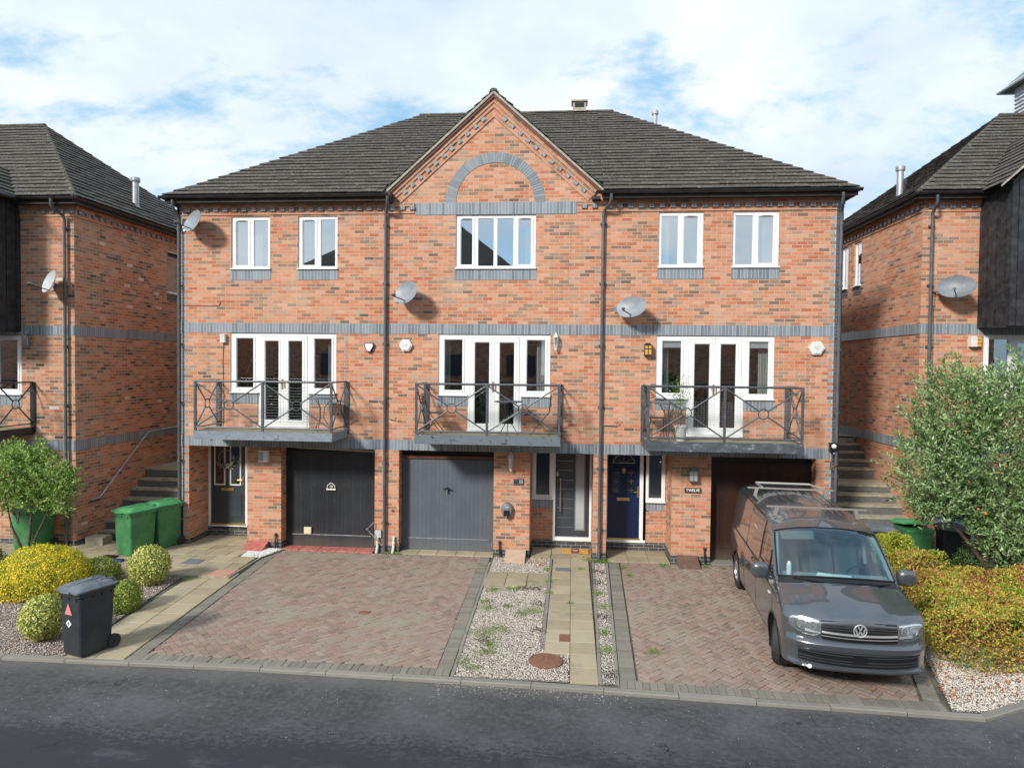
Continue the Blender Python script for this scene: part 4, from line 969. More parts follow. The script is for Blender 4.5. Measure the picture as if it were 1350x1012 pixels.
# ---- garage doors
def garage(par, x0, x1, m, top=2.06, y=.27, lab=None):
    mb = MB(); mb.box(x0+.005, x1-.005, y+.04, y+.06, -.1, 2.26, 1); mb.box(x0+.01, x0+.10, y-.0, y+.05, -.1, top+.02); mb.box(x1-.10, x1-.01, y-.0, y+.05, -.1, top+.02)
    mb.box(x0+.10, x1-.10, y+.012, y+.05, .20, top); mb.box(x0+.10, x1-.10, y+.002, y+.05, -.10, .195)
    g = mb.build('garage_door', [m, 'trim_black'], par); 
    if lab: g['label'] = lab
    return g
g1 = garage(HA, 2.46, 4.66, 'garage_black', 2.16, lab='near-black boarded garage door')
g2 = garage(HB, 5.22, 7.38, 'garage_blue', 2.03, lab='blue-grey boarded garage door')
g3 = garage(HC, 12.14, 14.34, 'garage_brown', 2.10, lab='dark brown panelled garage door')
mb = MB(); mb.prism([(2.72, .25, 2.215), (2.72, .25, 2.26), (4.655, .25, 2.20), (4.655, .25, 2.15)][::-1], (0, .02, 0)); mb.build('warped_lintel_board', 'verge', g1)
mb = MB(); mb.box(2.60, 4.5, .262, .275, .197, .215); mb.build('weather_bar', 'galv', g1)
mb = MB(); mb.box(5.36, 7.25, .262, .275, .197, .215); mb.build('weather_bar', 'galv', g2)
mb = MB(); mb.box(5.22, 7.38, .24, .32, 2.045, 2.115); mb.build('lintel_board', 'timber_frame', g2)
mb = MB(); mb.lathe([(.035, 0), (.035, .012), (.015, .03), (.015, .05)], (6.28, .262, 1.36), 12, axis=(0, -1, 0)); mb.box(6.19, 6.37, .205, .225, 1.35, 1.375); mb.box(6.265, 6.295, .215, .25, 1.27, 1.36, 1); mb.build('handle', ['black_plastic', 'steel'], g2)
mb = MB(); mb.tube([(7.33, .22, .13), (7.34, .17, .2), (7.33, .22, .06)], .014, 6); mb.build('door_stop', 'galv', g2)
mb = MB(); mb.box(12.24, 14.24, .262, .285, 1.80, 1.84); mb.box(12.34, 12.38, .262, .285, .3, 1.8); mb.box(14.1, 14.14, .262, .285, .3, 1.8); mb.build('panel_moulding', 'garage_brown', g3, bevel=.004)
def text(name, s, size, loc, m, parent=None, ext=.002, rot=(R(90), 0, 0), align='CENTER', sx=1):
    cu = bpy.data.curves.new(name, 'FONT'); cu.body = s; cu.size = size; cu.extrude = ext; cu.align_x = align; cu.align_y = 'CENTER'; cu.offset = size*.012
    o = bpy.data.objects.new(name, cu); COL.objects.link(o); o.location = (0, 0, 0); bpy.context.view_layer.update()
    me = bpy.data.meshes.new_from_object(o.evaluated_get(bpy.context.evaluated_depsgraph_get())); bpy.data.objects.remove(o); bpy.data.curves.remove(cu)
    M = Matrix.Translation(loc) @ Matrix.Rotation(rot[2], 4, 'Z') @ Matrix.Rotation(rot[0], 4, 'X') @ Matrix.Diagonal((sx, 1, 1, 1)); me.transform(M)
    if parent is not None: og = ORG.get(parent.name, (0, 0, 0)); me.transform(Matrix.Translation((-og[0], -og[1], -og[2])))
    me.materials.clear(); me.materials.append(MATS[m]); o = bpy.data.objects.new(name, me); COL.objects.link(o)
    if parent is not None: o.parent = parent; ORG[o.name] = ORG.get(parent.name, (0, 0, 0))
    return o
# small plaque and flap on the left garage door
q = empty('house_number_plaque', (3.55, .255, 1.30), 'small house-shaped plaque with the number 10 on the near-black garage door', 'sign')
mb = MB(); f = .012
for a, b in (((3.46, 1.29), (3.46, 1.36)), ((3.46, 1.36), (3.55, 1.43)), ((3.55, 1.43), (3.64, 1.36)), ((3.64, 1.36), (3.64, 1.29))): mb.tube([(a[0], .255, a[1]), (b[0], .255, b[1])], .008, 6)
mb.box(3.44, 3.66, .245, .262, 1.262, 1.288); mb.build('outline', 'letter_white', q)
text('number', '10', .085, (3.55, .25, 1.338), 'letter_white', q)
mb = MB(); mb.box(2.91, 3.08, .235, .262, .22, .38); mb.box(2.925, 3.065, .228, .236, .235, .365); o = mb.build('vent_cover', 'cream_plastic', None, bevel=.006); tag(o, 'small square cream vent cover low on the near-black garage door', 'vent')

# ---- balconies
BALC = {HA: (.97, 4.00), HB: (5.84, 8.84), HC: (10.66, 13.71)}
def xpanel(mb, A, B, zb, zt, r=.0145, ring=.10):
    A, B = Vector((*A, 0)), Vector((*B, 0)); c = (A+B)/2; d = (B-A).normalized(); zc = (zb+zt)/2; ce = Vector((c.x, c.y, zc)); nrm = Vector((-d.y, d.x, 0))
    for P in (A, B):
        for z in (zb, zt):
            p = Vector((P.x, P.y, z)); v = (p-ce).normalized(); mb.tube([p, ce+v*ring], r*1.05, 8)
    return ce, nrm
def balcony(par, x0, x1, y0=-.006, y1=-1.0, zt=3.79, zf0=2.53, zf1=2.70, mf='deck_weathered', mr='rail_paint', backs=True, nb=2, mesh=None, ring=.10):
    b = MB(); b.box(x0-.03, x1+.03, y1-.03, y1-.005, zf0, zf1+.015); b.box(x0-.03, x0-.005, y1-.005, y0, zf0, zf1+.015); b.box(x1+.005, x1+.03, y1-.005, y0, zf0, zf1+.015)
    bo = b.build('balcony', mf, par, bevel=.004)
    dk = MB(); dk.box(x0-.005, x1+.005, y1-.005, y0, zf0+.02, zf1); dk.build('deck', 'deck_floor', bo)
    zb = zf1+.09; r = MB(); P = [(x0, y1), (x1, y1)]; mids = [x0+(x1-x0)*k/nb for k in range(nb+1)]
    for x in mids: r.box(x-.024, x+.024, y1-.024, y1+.024, zf1-.02, zt)
    if backs:
        for x in (x0, x1): r.box(x-.055, x+.055, y0-.03, y0, zf1-.1, zt)
    r.tube([(x0, y0, zt), (x0, y1, zt)], .018, 8); r.tube([(x0-.02, y1, zt), (x1+.02, y1, zt)], .024, 8); r.tube([(x1, y1, zt), (x1, y0, zt)], .018, 8)
    r.tube([(x0, y0, zb), (x0, y1, zb)], .014, 8); r.tube([(x0, y1, zb), (x1, y1, zb)], .019, 8); r.tube([(x1, y1, zb), (x1, y0, zb)], .014, 8)
    rings = MB()
    for a, c in zip(mids, mids[1:]):
        ce, n = xpanel(r, (a, y1), (c, y1), zb, zt-.02, ring=ring); rings.torus(ce, ring, .012, 24, 6, n)
    for x in (x0, x1):
        ce, n = xpanel(r, (x, y1), (x, y0), zb, zt-.02, ring=ring); rings.torus(ce, ring, .012, 24, 6, n)
    rl = r.build('railing', mr, bo, smooth=40); rings.build('ring', mr, bo, smooth=60)
    if mesh == 'wires':
        m = MB(); z = zb+.03
        while z < zt-.35+.25: m.tube([(x0+.02, y1+.02, z), (x1-.02, y1+.02, z)], .0028, 4); z += .06
        m.build('wire_infill', 'galv', bo)
    if mesh == 'grid':
        m = MB(); z = zb+.02
        while z < zt-.3: m.tube([(x0+.02, y1+.02, z), (x1-.02, y1+.02, z)], .0016, 3); z += .045
        x = x0+.04
        while x < x1: m.tube([(x, y1+.022, zb), (x, y1+.022, zt-.3)], .0014, 3); x += .06
        m.build('wire_infill', 'galv', bo)
    if mesh == 'acrylic':
        m = MB(); m.face([(x0+.03, y1+.03, zb), (x1-.03, y1+.03, zb), (x1-.03, y1+.03, zt-.04), (x0+.03, y1+.03, zt-.04)]); m.build('clear_panel', 'acrylic', bo)
    br = MB()
    for x in (x0+.3, x1-.3): br.box(x-.03, x+.03, y1*.9, y0, zf0-.03, zf0)
    br.build('bearer', mf, bo)
    return bo
balcony(HA, *BALC[HA], mf='deck_weathered', mesh='wires'); balcony(HB, *BALC[HB], zf1=2.705, mf='deck_painted', mesh='acrylic'); balcony(HC, *BALC[HC], zt=3.80, zf0=2.48, zf1=2.66, mf='deck_mottled', mr='rail_paint', mesh='grid')

# ---------------------------------------------------------------- neighbouring houses
def neighbour(par, x0, x1, yf, yb, dz, corner, holes, shole, ridge, rise, pitch_run, inner):
    """corner: 'r' = its visible side wall is the right one (left neighbour), 'l' = the left one"""
    sx = x1 if corner == 'r' else x0
    mb = MB(); wall_grid(mb, x0, x1, -.3, 7.95+dz, yf, holes); wall_grid(mb, yf, yb, -.3, 7.95+dz, sx, shole, ax='y', sgn=-1 if corner == 'r' else 1)
    ox = x0 if corner == 'r' else x1
    mb.face([(ox, yf, -.3), (ox, yb, -.3), (ox, yb, 7.9), (ox, yf, 7.9)]); mb.face([(x0, yb, -.3), (x1, yb, -.3), (x1, yb, 7.9+dz), (x0, yb, 7.9+dz)])
    mb.build('wall', 'brick_old' if corner == 'r' else 'brick', par)
    rm = MB()
    for z in (2.5, 5.15, 7.85): rm.box(x0+.1, x1-.1, yf+.12, yb-.1, z+dz, z+.1+dz)
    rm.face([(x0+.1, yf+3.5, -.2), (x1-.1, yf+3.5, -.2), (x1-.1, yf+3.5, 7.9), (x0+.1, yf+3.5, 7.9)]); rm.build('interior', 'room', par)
    e = -1 if corner == 'r' else 1
    for z in (4.88, 2.26):
        soldier(par, x0+.004, x1-.004, z+dz, z+.225+dz, yf)
        mb = MB(); mb.box(sx-.02, sx+.006 if e < 0 else sx-.006, yf-.006, yb, z+dz, z+.225+dz); mb.build('soldier_course', 'blue_soldier', par)
    segs = sorted([h for h in holes if h[2] < 0]); cur = x0; mb = MB()
    for h in segs: mb.box(cur, h[0], yf-.006, yf+.02, -.3, .075, skip='b'); cur = h[1]
    mb.box(cur, x1, yf-.006, yf+.02, -.3, .075, skip='b'); mb.box(sx-.02, sx+(.007 if e < 0 else -.007), yf-.006, yb, -.3, .075); mb.build('plinth', 'plinth_brick', par)
    corbel(par, inner[0], inner[1], y=yf, dz=dz); corbel(par, yf-.0, yb, y=sx, dz=dz, ax='y', sg=1 if corner == 'r' else -1)
    # roof
    ez = EZ+dz; yy = yf-.3; rx = sx+(.25 if corner == 'r' else -.25); ym = yy+pitch_run; rz = ez+rise; ybk = ym+pitch_run; hx = rx+(-pitch_run if corner == 'r' else pitch_run)
    mb = MB(); far = x0 if corner == 'r' else x1
    a, b = (far, rx) if corner == 'r' else (rx, far)
    T = (0, pitch_run, rise)
    pf = [(a, yy, ez), (b, yy, ez), (min(hx, b) if corner == 'r' else b, ym, rz), (a if corner == 'r' else hx, ym, rz)]
    tiles(mb, (a, yy, ez), (1, 0, 0), T, plane_poly((a, yy, ez), (1, 0, 0), T, pf))
    Tb = (0, -pitch_run, rise); pb = [(b, ybk, ez), (a, ybk, ez), (a if corner == 'r' else hx, ym, rz), (hx if corner == 'r' else b, ym, rz)]
    mb.face(pb, 1)
    if corner == 'r': tiles(mb, (rx, yy, ez), (0, 1, 0), (-pitch_run, 0, rise), plane_poly((rx, yy, ez), (0, 1, 0), (-pitch_run, 0, rise), [(rx, yy, ez), (rx, ybk, ez), (hx, ym, rz)]))
    else: tiles(mb, (rx, ybk, ez), (0, -1, 0), (pitch_run, 0, rise), plane_poly((rx, ybk, ez), (0, -1, 0), (pitch_run, 0, rise), [(rx, ybk, ez), (rx, yy, ez), (hx, ym, rz)]))
    rf = mb.build('roof', ['roof_tile', 'roof_under'], par)
    mb = MB(); halfround(mb, (rx, yy, ez-.01), (hx, ym, rz-.02), .06); halfround(mb, (rx, ybk, ez), (hx, ym, rz), .05); halfround(mb, (hx, ym, rz), (far, ym, rz), .09); mb.build('ridge_tiles', 'roof_ridge', rf)
    mb = MB(); mb.box(a+.03, b-.03, yy+.03, yy+.055, 7.80+dz, 7.955+dz); mb.box(a, b-.05, yy+.055, yf, 7.815+dz, 7.83+dz)
    q = rx+(-.055 if corner == 'r' else .03); mb.box(q, q+.025, yy+.055, ybk, 7.80+dz, 7.955+dz); mb.box(min(q, sx), max(q, sx), yy+.06, ybk, 7.816+dz, 7.829+dz); mb.build('fascia', 'fascia', par)
    mb = MB(); gutter(mb, (inner[0]-.3 if corner == 'r' else a-.03, yy-.035, 7.935+dz), (b+.03 if corner == 'r' else inner[1]+.2, yy-.035, 7.935+dz))
    if corner == 'r': gutter(mb, (rx+.0, yy-.06, 7.935+dz), (rx+.0, ybk, 7.935+dz))
    else: gutter(mb, (rx-.0, ybk, 7.935+dz), (rx-.0, yy-.06, 7.935+dz))
    mb.build('gutter', 'gutter', par, smooth=40)
    return rf
HL = empty('brick_house', (-3, 0, 0), 'neighbouring brick house at the left edge with black timber cladding', 'house')
HR = empty('brick_house', (17.5, 1, 0), 'neighbouring brick house at the right edge behind the silvery tree', 'house')
lf_holes = [(-5.9, -3.49, 3.40, 4.77, .055), (-3.72, -2.78, -.3, 2.15, .8)]
rfL = neighbour(HL, -10.5, -2.18, -.5, 6.6, -.11, 'r', lf_holes, [(3.08, 3.9, 6.12, 7.32, .07)], 0, 2.95, 3.85, (-3.5, -2.18))
rfR = neighbour(HR, 16.78, 27, .8, 7.9, .11, 'l', [(18.12, 20.6, 3.61, 4.99, .055), (17.22, 18.3, -.3, 2.37, .1), (19.8, 21.0, -.3, 2.37, .8)], [(4.0, 4.48, 6.44, 7.64, .07), (4.88, 5.36, 6.44, 7.64, .07)], 0, 2.92, 3.85, (16.78, 18.08))
# left neighbour's window, side window, porch
Lw = [(-4.06, -3.60, 3.53, 4.66)]; mb = MB(); frame_plate(mb, -4.15, -3.50, 3.41, 4.76, -.48, Lw, sash=(0,)); mb.box(-4.2, -3.48, -.55, -.47, 3.40, 3.425); wn = mb.build('window', 'upvc', HL); panes(Lw, -.48, 'pane', wn)
mb = MB(); mb.box(-5.9, -4.15, -.48, -.43, 3.4, 4.76); mb.build('window_panel', 'upvc', HL); soldier(HL, -4.2, -3.48, 3.16, 3.385, -.5, .008, 'window_sill')
mb = MB(); x = -2.25
mb.box(x, x+.03, 3.08, 3.9, 6.12, 6.17); mb.box(x, x+.03, 3.08, 3.9, 7.27, 7.32); mb.box(x, x+.03, 3.08, 3.14, 6.17, 7.27); mb.box(x, x+.03, 3.84, 3.9, 6.17, 7.27); mb.box(x, x+.13, 3.05, 3.93, 6.10, 6.16); wn = mb.build('window', 'upvc', HL)
mb = MB(); mb.face([(x+.01, 3.12, 6.15), (x+.01, 3.86, 6.15), (x+.01, 3.86, 7.28), (x+.01, 3.12, 7.28)]); mb.build('pane', 'glass_door', wn); mb = MB(); mb.box(x-.3, x-.28, 3.0, 4, 6, 7.4); mb.build('blind', 'blind', HL)
mb = MB(); mb.box(-2.19, -2.172, 3.06, 3.92, 5.90, 6.10); mb.build('window_sill', 'plinth_brick', HL)
mb = MB(); mb.box(-3.72, -2.78, .26, .30, -.3, 2.15); mb.box(-3.6, -2.95, .22, .26, .15, 2.1, 1); mb.box(-2.95, -2.86, .18, .27, .1, 2.15, 2); mb.box(-3.72, -3.6, .18, .27, .1, 2.15, 2); mb.build('front_door', ['brick', 'door_charcoal', 'upvc'], HL)
mb = MB(); mb.box(-3.72, -2.78, .0, .26, -.2, .12); mb.build('door_step', 'plinth_brick', HL)
balcony(HL, -6.1, -3.20, y0=-.506, y1=-1.5, zt=3.70, zf0=2.50, zf1=2.66, mf='rail_black', mr='rail_black')
downpipe(HL, -2.36, -.57, 7.48, -.05, jog=-.09, yg=-.86)
# black boarded bay, left: real boards with cover strips
def boards(mb, a, b, z0, z1, w=.13, t=.02):
    a, b = Vector((*a, 0)), Vector((*b, 0)); d = (b-a); L = d.length; d /= L; n = Vector((d.y, -d.x, 0)); k = max(1, round(L/w))
    for i in range(k):
        s0, s1 = L*i/k+.003, L*(i+1)/k-.003; o = t*(1 if i % 2 else .45); z0_ = z0+random.uniform(0, .008)
        p = [a+d*s0+n*o, a+d*s1+n*o, a+d*s1-n*.03, a+d*s0-n*.03]; mb.prism([(q.x, q.y, z0_) for q in p], (0, 0, z1-z0_))
mb = MB(); boards(mb, (-3.5, -1.55), (-3.5, -.5), 4.86, 7.80); boards(mb, (-6.2, -1.55), (-3.5, -1.55), 4.86, 8.3); mb.box(-6.2, -3.53, -1.5, -.5, 4.84, 4.87); mb.box(-6.2, -3.54, -1.5, 0, 4.87, 7.9)
bay = mb.build('timber_bay', 'clad_black', HL)
mb = MB(); T = (-1.35, 0, 1.03); L_ = math.hypot(1.35, 1.03)
tiles(mb, (-3.33, -1.75, 7.84), (0, 1, 0), T, [(0, 0), (1.5, 0), (2.9, L_), (0, L_)]); tiles(mb, (-6.03, 1.0, 7.84), (0, -1, 0), (1.35, 0, 1.03), [(0, 0), (2.75, 0), (2.75, L_), (0, L_)])
mb.build('bay_roof', ['roof_tile', 'roof_under'], bay)
mb = MB(); mb.tube([(-3.30, -1.75, 7.80), (-3.30, -.78, 7.80)], .05, 8); mb.build('bay_gutter', 'gutter', bay)
mb = MB(); mb.prism([(-3.33, -.82, 7.87), (-3.33, -.70, 7.87), (-3.63, -.32, 8.16), (-3.63, -.44, 8.16)], (0, 0, .03)); mb.build('valley_lead', 'lead', rfL)
flue(rfL, -2.62, 2.35, 8.18, 9.12, .085)
# right neighbour
downpipe(HR, 16.95, .73, 7.66, -.05, jog=-.05, yg=.44)
for y0 in (4.0, 4.88):
    x = 16.85; mb = MB(); mb.box(x-.03, x, y0, y0+.48, 6.44, 6.49); mb.box(x-.03, x, y0, y0+.48, 7.59, 7.64); mb.box(x-.03, x, y0, y0+.05, 6.49, 7.59); mb.box(x-.03, x, y0+.43, y0+.48, 6.49, 7.59); mb.box(x-.15, x, y0-.02, y0+.5, 6.43, 6.455); wn = mb.build('window', 'upvc', HR)
    mb = MB(); mb.face([(x-.01, y0+.04, 6.48), (x-.01, y0+.44, 6.48), (x-.01, y0+.44, 7.6), (x-.01, y0+.04, 7.6)]); mb.build('pane', 'glass_up', wn); mb = MB(); mb.box(16.77, 16.79, y0-.02, y0+.5, 6.20, 6.42); mb.build('window_sill', 'plinth_brick', HR)
Rw = [(18.25, 18.66, 3.74, 4.88), (18.85, 19.15, 3.0, 4.80), (19.4, 19.7, 3.0, 4.8), (20.1, 20.5, 3.74, 4.88)]; mb = MB(); frame_plate(mb, 18.12, 20.6, 3.62, 4.98, .83, [(a, b, max(c, 3.7), d) for a, b, c, d in Rw], sash=(0,)); wn = mb.build('window', 'upvc', HR); panes([(a, b, max(c, 3.7), d) for a, b, c, d in Rw], .83, 'pane', wn)
soldier(HR, 18.1, 18.8, 3.37, 3.6, .8, .008, 'window_sill')
mb = MB(); mb.box(17.22, 18.3, .86, .9, -.3, 2.37)
for k in range(3): mb.box(17.3+.35*k, 17.56+.35*k, .845, .86, 1.35, 2.1); mb.box(17.3+.35*k, 17.56+.35*k, .845, .86, .1, 1.25)
g = mb.build('garage_door', 'aqua_paint', HR, bevel=.004); g['label'] = 'pale aqua painted garage door'
bx = [(18.06, .8), (18.06, .0), (21.0, .0), (21.0, .8)]
mb = MB(); boards(mb, (17.98, .8), (18.12, -.05), 5.12, 8.1); boards(mb, (18.12, -.05), (21.0, -.05), 5.12, 8.15); mb.box(18.04, 20.98, .0, .8, 5.10, 5.13)
mb.prism([(18.12, -.02, 8.1), (21.0, -.02, 8.1), (19.56, -.02, 9.5)], (0, .04, 0)); bay = mb.build('timber_bay', 'clad_black', HR)
mb = MB(); T = (1.75, 0, 1.62); L_ = math.hypot(1.75, 1.62)
tiles(mb, (17.82, 3.2, 8.02), (0, -1, 0), T, [(1.5, 0), (3.45, 0), (3.45, L_), (0, L_), (0, L_*.7)]); tiles(mb, (21.32, -.25, 8.02), (0, 1, 0), (-1.75, 0, 1.62), [(0, 0), (1.9, 0), (3.4, L_*.7), (3.4, L_), (0, L_)])
mb.build('bay_roof', ['roof_tile', 'roof_under'], bay)
mb = MB(); mb.prism([(17.80, -.27, 7.96), (17.82, -.27, 8.02), (19.57, -.27, 9.66), (19.57, -.27, 9.58)][::-1], (0, .06, 0)); mb.build('bargeboard', 'verge', bay)
flue(rfR, 16.93, 2.25, 8.15, 9.10, .075); flue(rfR, 17.15, 2.55, 8.3, 8.85, .05, 'lead')
CU = MB(); CU.box(21.2, 22.6, 3.6, 5.1, 10.3, 12.0); cu = CU.build('cupola', 'louvre', HR)
mb = MB()
for k in range(9): zz_ = 11.0+.105*k; mb.prism([(21.16, 3.6, zz_), (21.16, 3.54, zz_), (21.16, 3.6, zz_+.075)], (1.46, 0, 0)); mb.prism([(21.2, 3.58, zz_), (21.14, 3.58, zz_), (21.2, 3.58, zz_+.075)], (0, 1.5, 0))
mb.build('louvre_slats', 'louvre', cu)
mb = MB(); A = [(20.93, 3.3, 11.98), (22.87, 3.3, 11.98), (22.87, 5.45, 11.98), (20.93, 5.45, 11.98)]; P = (21.9, 4.37, 12.95)
for i in range(4): mb.face([A[i], A[(i+1) % 4], P])
mb.face(A[::-1]); mb.build('cupola_roof', 'lead', cu)
mb = MB()
for i in range(4): a_, b_ = Vector(A[i]), Vector(A[(i+1) % 4]); mb.tube([a_, b_], .035, 5)
mb.build('cupola_eave', 'louvre', cu)

# ---------------------------------------------------------------- steps between the houses
def steps(name, lab, x0, x1, nos, ground):
    e = empty(name, ((x0+x1)/2, nos[0][0], ground), lab, 'steps')
    mb = MB(); tr = MB(); prev = ground
    for i, (y, z) in enumerate(nos):
        yn = nos[i+1][0] if i+1 < len(nos) else y+2.0
        mb.box(x0, x1, y+.015, yn+.02, -.3, z-.045)
        n = 3; w_ = (x1-x0)/n
        for k in range(n): tr.box(x0+w_*k+.004, x0+w_*(k+1)-.004, y, yn+.012, z-.045, z+random.uniform(-.002, .002))
    mb.build('riser', 'riser_brick', e); tr.build('tread', 'concrete_green', e); return e
steps('brick_steps', 'stone-topped blue brick steps climbing between the left house and the block', -2.175, -.085, [(.22, .12), (.49, .32), (.79, .54), (1.12, .74), (1.42, .94), (1.72, 1.14), (2.03, 1.37), (3.7, 1.56), (4.0, 1.75), (4.3, 1.94), (4.6, 2.13)], G)
steps('brick_steps', 'stone-topped blue brick steps climbing between the block and the right neighbour, behind the van', 14.835, 16.775, [(-.1, .12), (.18, .30), (.46, .47), (.75, .64), (1.05, .82), (1.36, 1.03), (1.67, 1.22), (1.99, 1.40), (2.92, 1.66), (3.2, 1.84), (3.48, 2.02), (3.76, 2.20), (4.05, 2.38)], G)
mb = MB(); mb.box(-2.1, -.2, 4.7, 20, -.3, 2.12); mb.box(14.9, 16.7, 4.05, 20, -.3, 2.37); struct(mb, 'rear_path', 'concrete_green')
mb = MB(); mb.tube([(-2.10, -.13, .95), (-2.10, .18, .95), (-2.10, .24, .99), (-2.10, 2.02, 2.30), (-2.10, 2.10, 2.34), (-2.10, 3.4, 2.36)], .022, 10)
for y, z in ((.5, 1.15), (1.9, 2.2)): mb.tube([(-2.10, y, z), (-2.14, y, z-.04), (-2.18, y, z-.04)], .010, 6)
tag(mb.build('handrail', 'galv', None, smooth=50), 'bent grey metal handrail climbing the left house side wall', 'handrail')
mb = MB(); mb.box(-2.02, -1.6, -.42, -.08, G-.02, .14); o = mb.build('stone_block', 'sandstone', None, bevel=.03); tag(o, 'weathered pale stone block on the ground below the left steps', 'stone')

# ---------------------------------------------------------------- wall-mounted things
def dish(c, f, lab, m='dish_grey', wall=None, rx=.33, rz=.26, wy=None):
    e = empty('satellite_dish', (c[0], c[1], c[2]), lab, 'satellite dish', 'satellite dishes on the brick walls')
    f = Vector(f).normalized(); a = f.cross(Vector((0, 0, 1))).normalized(); b = a.cross(f); c = Vector(c)
    mb = MB(); rg = []
    for i in range(9):
        t = i/8; d = -.075*(1-t*t); rg.append([c+a*rx*max(t, .01)*math.cos(2*math.pi*k/36)+b*rz*max(t, .01)*math.sin(2*math.pi*k/36)+f*d for k in range(36)])
    mb.rings(rg, 0, False); rg2 = [[p-f*.008 for p in r] for r in rg]; mb.rings(rg2[::-1], 0, False); mb.rings([rg[-1], [p+f*.003+(p-c)*.02 for p in rg[-1]], rg2[-1]], 0, False)
    mb.build('reflector', m, e, smooth=70)
    mb = MB(); base = c-b*rz*.7-f*.05; tip = c+f*.36-b*rz*.85; mb.tube([base, tip-f*.05, tip], .012, 6); mb.tube([c-f*.08, c-f*.16, Vector(wall)], .016, 6)
    mb.build('arm', 'iron_black', e); mb = MB(); mb.lathe([(.022, 0), (.03, .02), (.03, .08), (.02, .1)], tip+b*.02, 10, axis=-f+b*.3); mb.build('receiver', 'grey_plastic', e, smooth=40)
    w_ = Vector(wall); mb = MB(); mb.box(w_.x-.05, w_.x+.05, w_.y-.01, w_.y+.01, w_.z-.07, w_.z+.07); mb.build('bracket', 'galv', e)
FD = (-.50, -.76, .30)
dish((.54, -.35, 7.37), FD, 'pale grey satellite dish at the top left corner of the block', 'dish_grey', (.12, -.02, 7.27))
dish((-2.50, -.87, 5.95), FD, 'pale satellite dish on the left neighbouring house', 'dish_pale', (-2.68, -.52, 5.86))
dish((5.45, -.38, 5.77), FD, 'grey satellite dish beside the downpipe left of the middle french windows', 'dish_grey', (5.16, -.02, 5.66))
dish((10.34, -.36, 5.47), FD, 'wide grey satellite dish above the right house, right of the downpipe', 'dish_grey', (10.05, -.02, 5.44), rx=.35, rz=.24)
dish((17.32, .42, 5.99), FD, 'dark grey satellite dish on the right neighbouring house', 'dish_dark', (16.98, .78, 5.90), rx=.36, rz=.25)
def boxy(name, mats, b, lab, cat, bevel=.01, group=None, extra=None):
    mb = MB(); mb.box(*b); 
    if extra: extra(mb)
    o = mb.build(name, mats, None, bevel=bevel); return tag(o, lab, cat, group)
boxy('bell_box', ['white_plastic', 'grey_plastic'], (1.04, 1.15, -.09, 0, 4.65, 4.85), 'small slatted white box left of the left french windows', 'box', extra=lambda m: [m.box(1.055, 1.135, -.093, -.088, 4.67+.033*k, 4.675+.033*k, 1) for k in range(6)])
boxy('bulkhead_lamp', ['white_plastic', 'grey_plastic'], (1.97, 2.18, -.11, 0, 1.93, 2.19), 'ribbed pale wall lamp beside the charcoal front door', 'wall lamp', extra=lambda m: [m.box(1.975, 2.085, -.114, -.108, 1.955+.03*k, 1.968+.03*k, 1) for k in range(7)])
def polybox(name, pts, y, th, mats, lab, cat, inset=None):
    e = MB(); e.prism([(x, y, z) for x, z in pts], (0, th, 0), 0); cx = sum(p[0] for p in pts)/len(pts); cz = sum(p[1] for p in pts)/len(pts)
    if inset: e.prism([(cx+(x-cx)*inset, y-.018, cz+(z-cz)*inset) for x, z in pts], (0, .02, 0), 1)
    o = e.build(name, mats, None, bevel=.006); return tag(o, lab, cat, 'alarm boxes on the front wall')
hexa = lambda cx, cz, r: [(cx+r*math.cos(R(a)), cz+r*.98*math.sin(R(a))) for a in (0, 60, 120, 180, 240, 300)]
polybox('alarm_box', [(4.41, 4.62), (4.44, 4.67), (4.62, 4.67), (4.65, 4.62), (4.565, 4.46), (4.495, 4.46)], -.06, .06, ['blue_trim', 'white_plastic'], 'shield-shaped blue-edged alarm box left of the downpipe', 'alarm box', .8)
for cx, cz, r, lab in ((5.37, 4.62, .15, 'white hexagonal alarm box left of the middle french windows'), (14.28, 4.63, .165, 'white hexagonal alarm box at the far right of the block')):
    o = polybox('alarm_box', hexa(cx, cz, r)[::1], -.065, .065, ['white_plastic', 'white_plastic'], lab, 'alarm box', .82)
    mb = MB(); mb.box(cx-.07, cx+.07, -.0865, -.083, cz+.015, cz+.022); mb.box(cx-.05, cx+.05, -.0865, -.083, cz-.02, cz-.014); mb.build('faint_lettering', 'dish_grey', o)
def lantern(x, y, z, m, lab, s=1, glassm='lamp_glass', cat='wall lamp'):
    e = empty('wall_lantern', (x, y, z), lab, cat, None); yc = y-.09*s
    mb = MB(); mb.lathe([(.03*s, 0), (.06*s, .02*s), (.045*s, .05*s), (.012*s, .10*s), (.015*s, .115*s), (.003, .13*s)], (x, yc, z+.10*s), 8); mb.lathe([(.004, -.07*s), (.02*s, -.05*s), (.028*s, -.02*s), (.03*s, 0)], (x, yc, z-.10*s), 8)
    for k in range(6):
        a = math.pi*2*k/6; mb.tube([(x+.030*s*math.cos(a), yc+.030*s*math.sin(a), z-.10*s), (x+.058*s*math.cos(a), yc+.058*s*math.sin(a), z+.11*s)], .005*s, 5)
    mb.build('frame', m, e, smooth=40)
    mb = MB(); mb.lathe([(.026*s, -.10*s), (.052*s, .105*s)], (x, yc, z), 6, caps=False); mb.build('glass', glassm, e)
    mb = MB(); mb.tube([(x, y, z-.06*s), (x, y-.05*s, z-.13*s), (x, yc, z-.12*s)], .008*s, 6); mb.lathe([(.03*s, 0), (.02*s, .02)], (x, y, z-.06*s), 10, axis=(0, -1, 0)); mb.build('bracket', m, e)
lantern(8.735, 0, 4.69, 'white_plastic', 'white lantern beside the middle french windows', 1.05); lantern(7.77, 0, 2.03, 'white_plastic', 'white lantern above the car charger', 1.15)
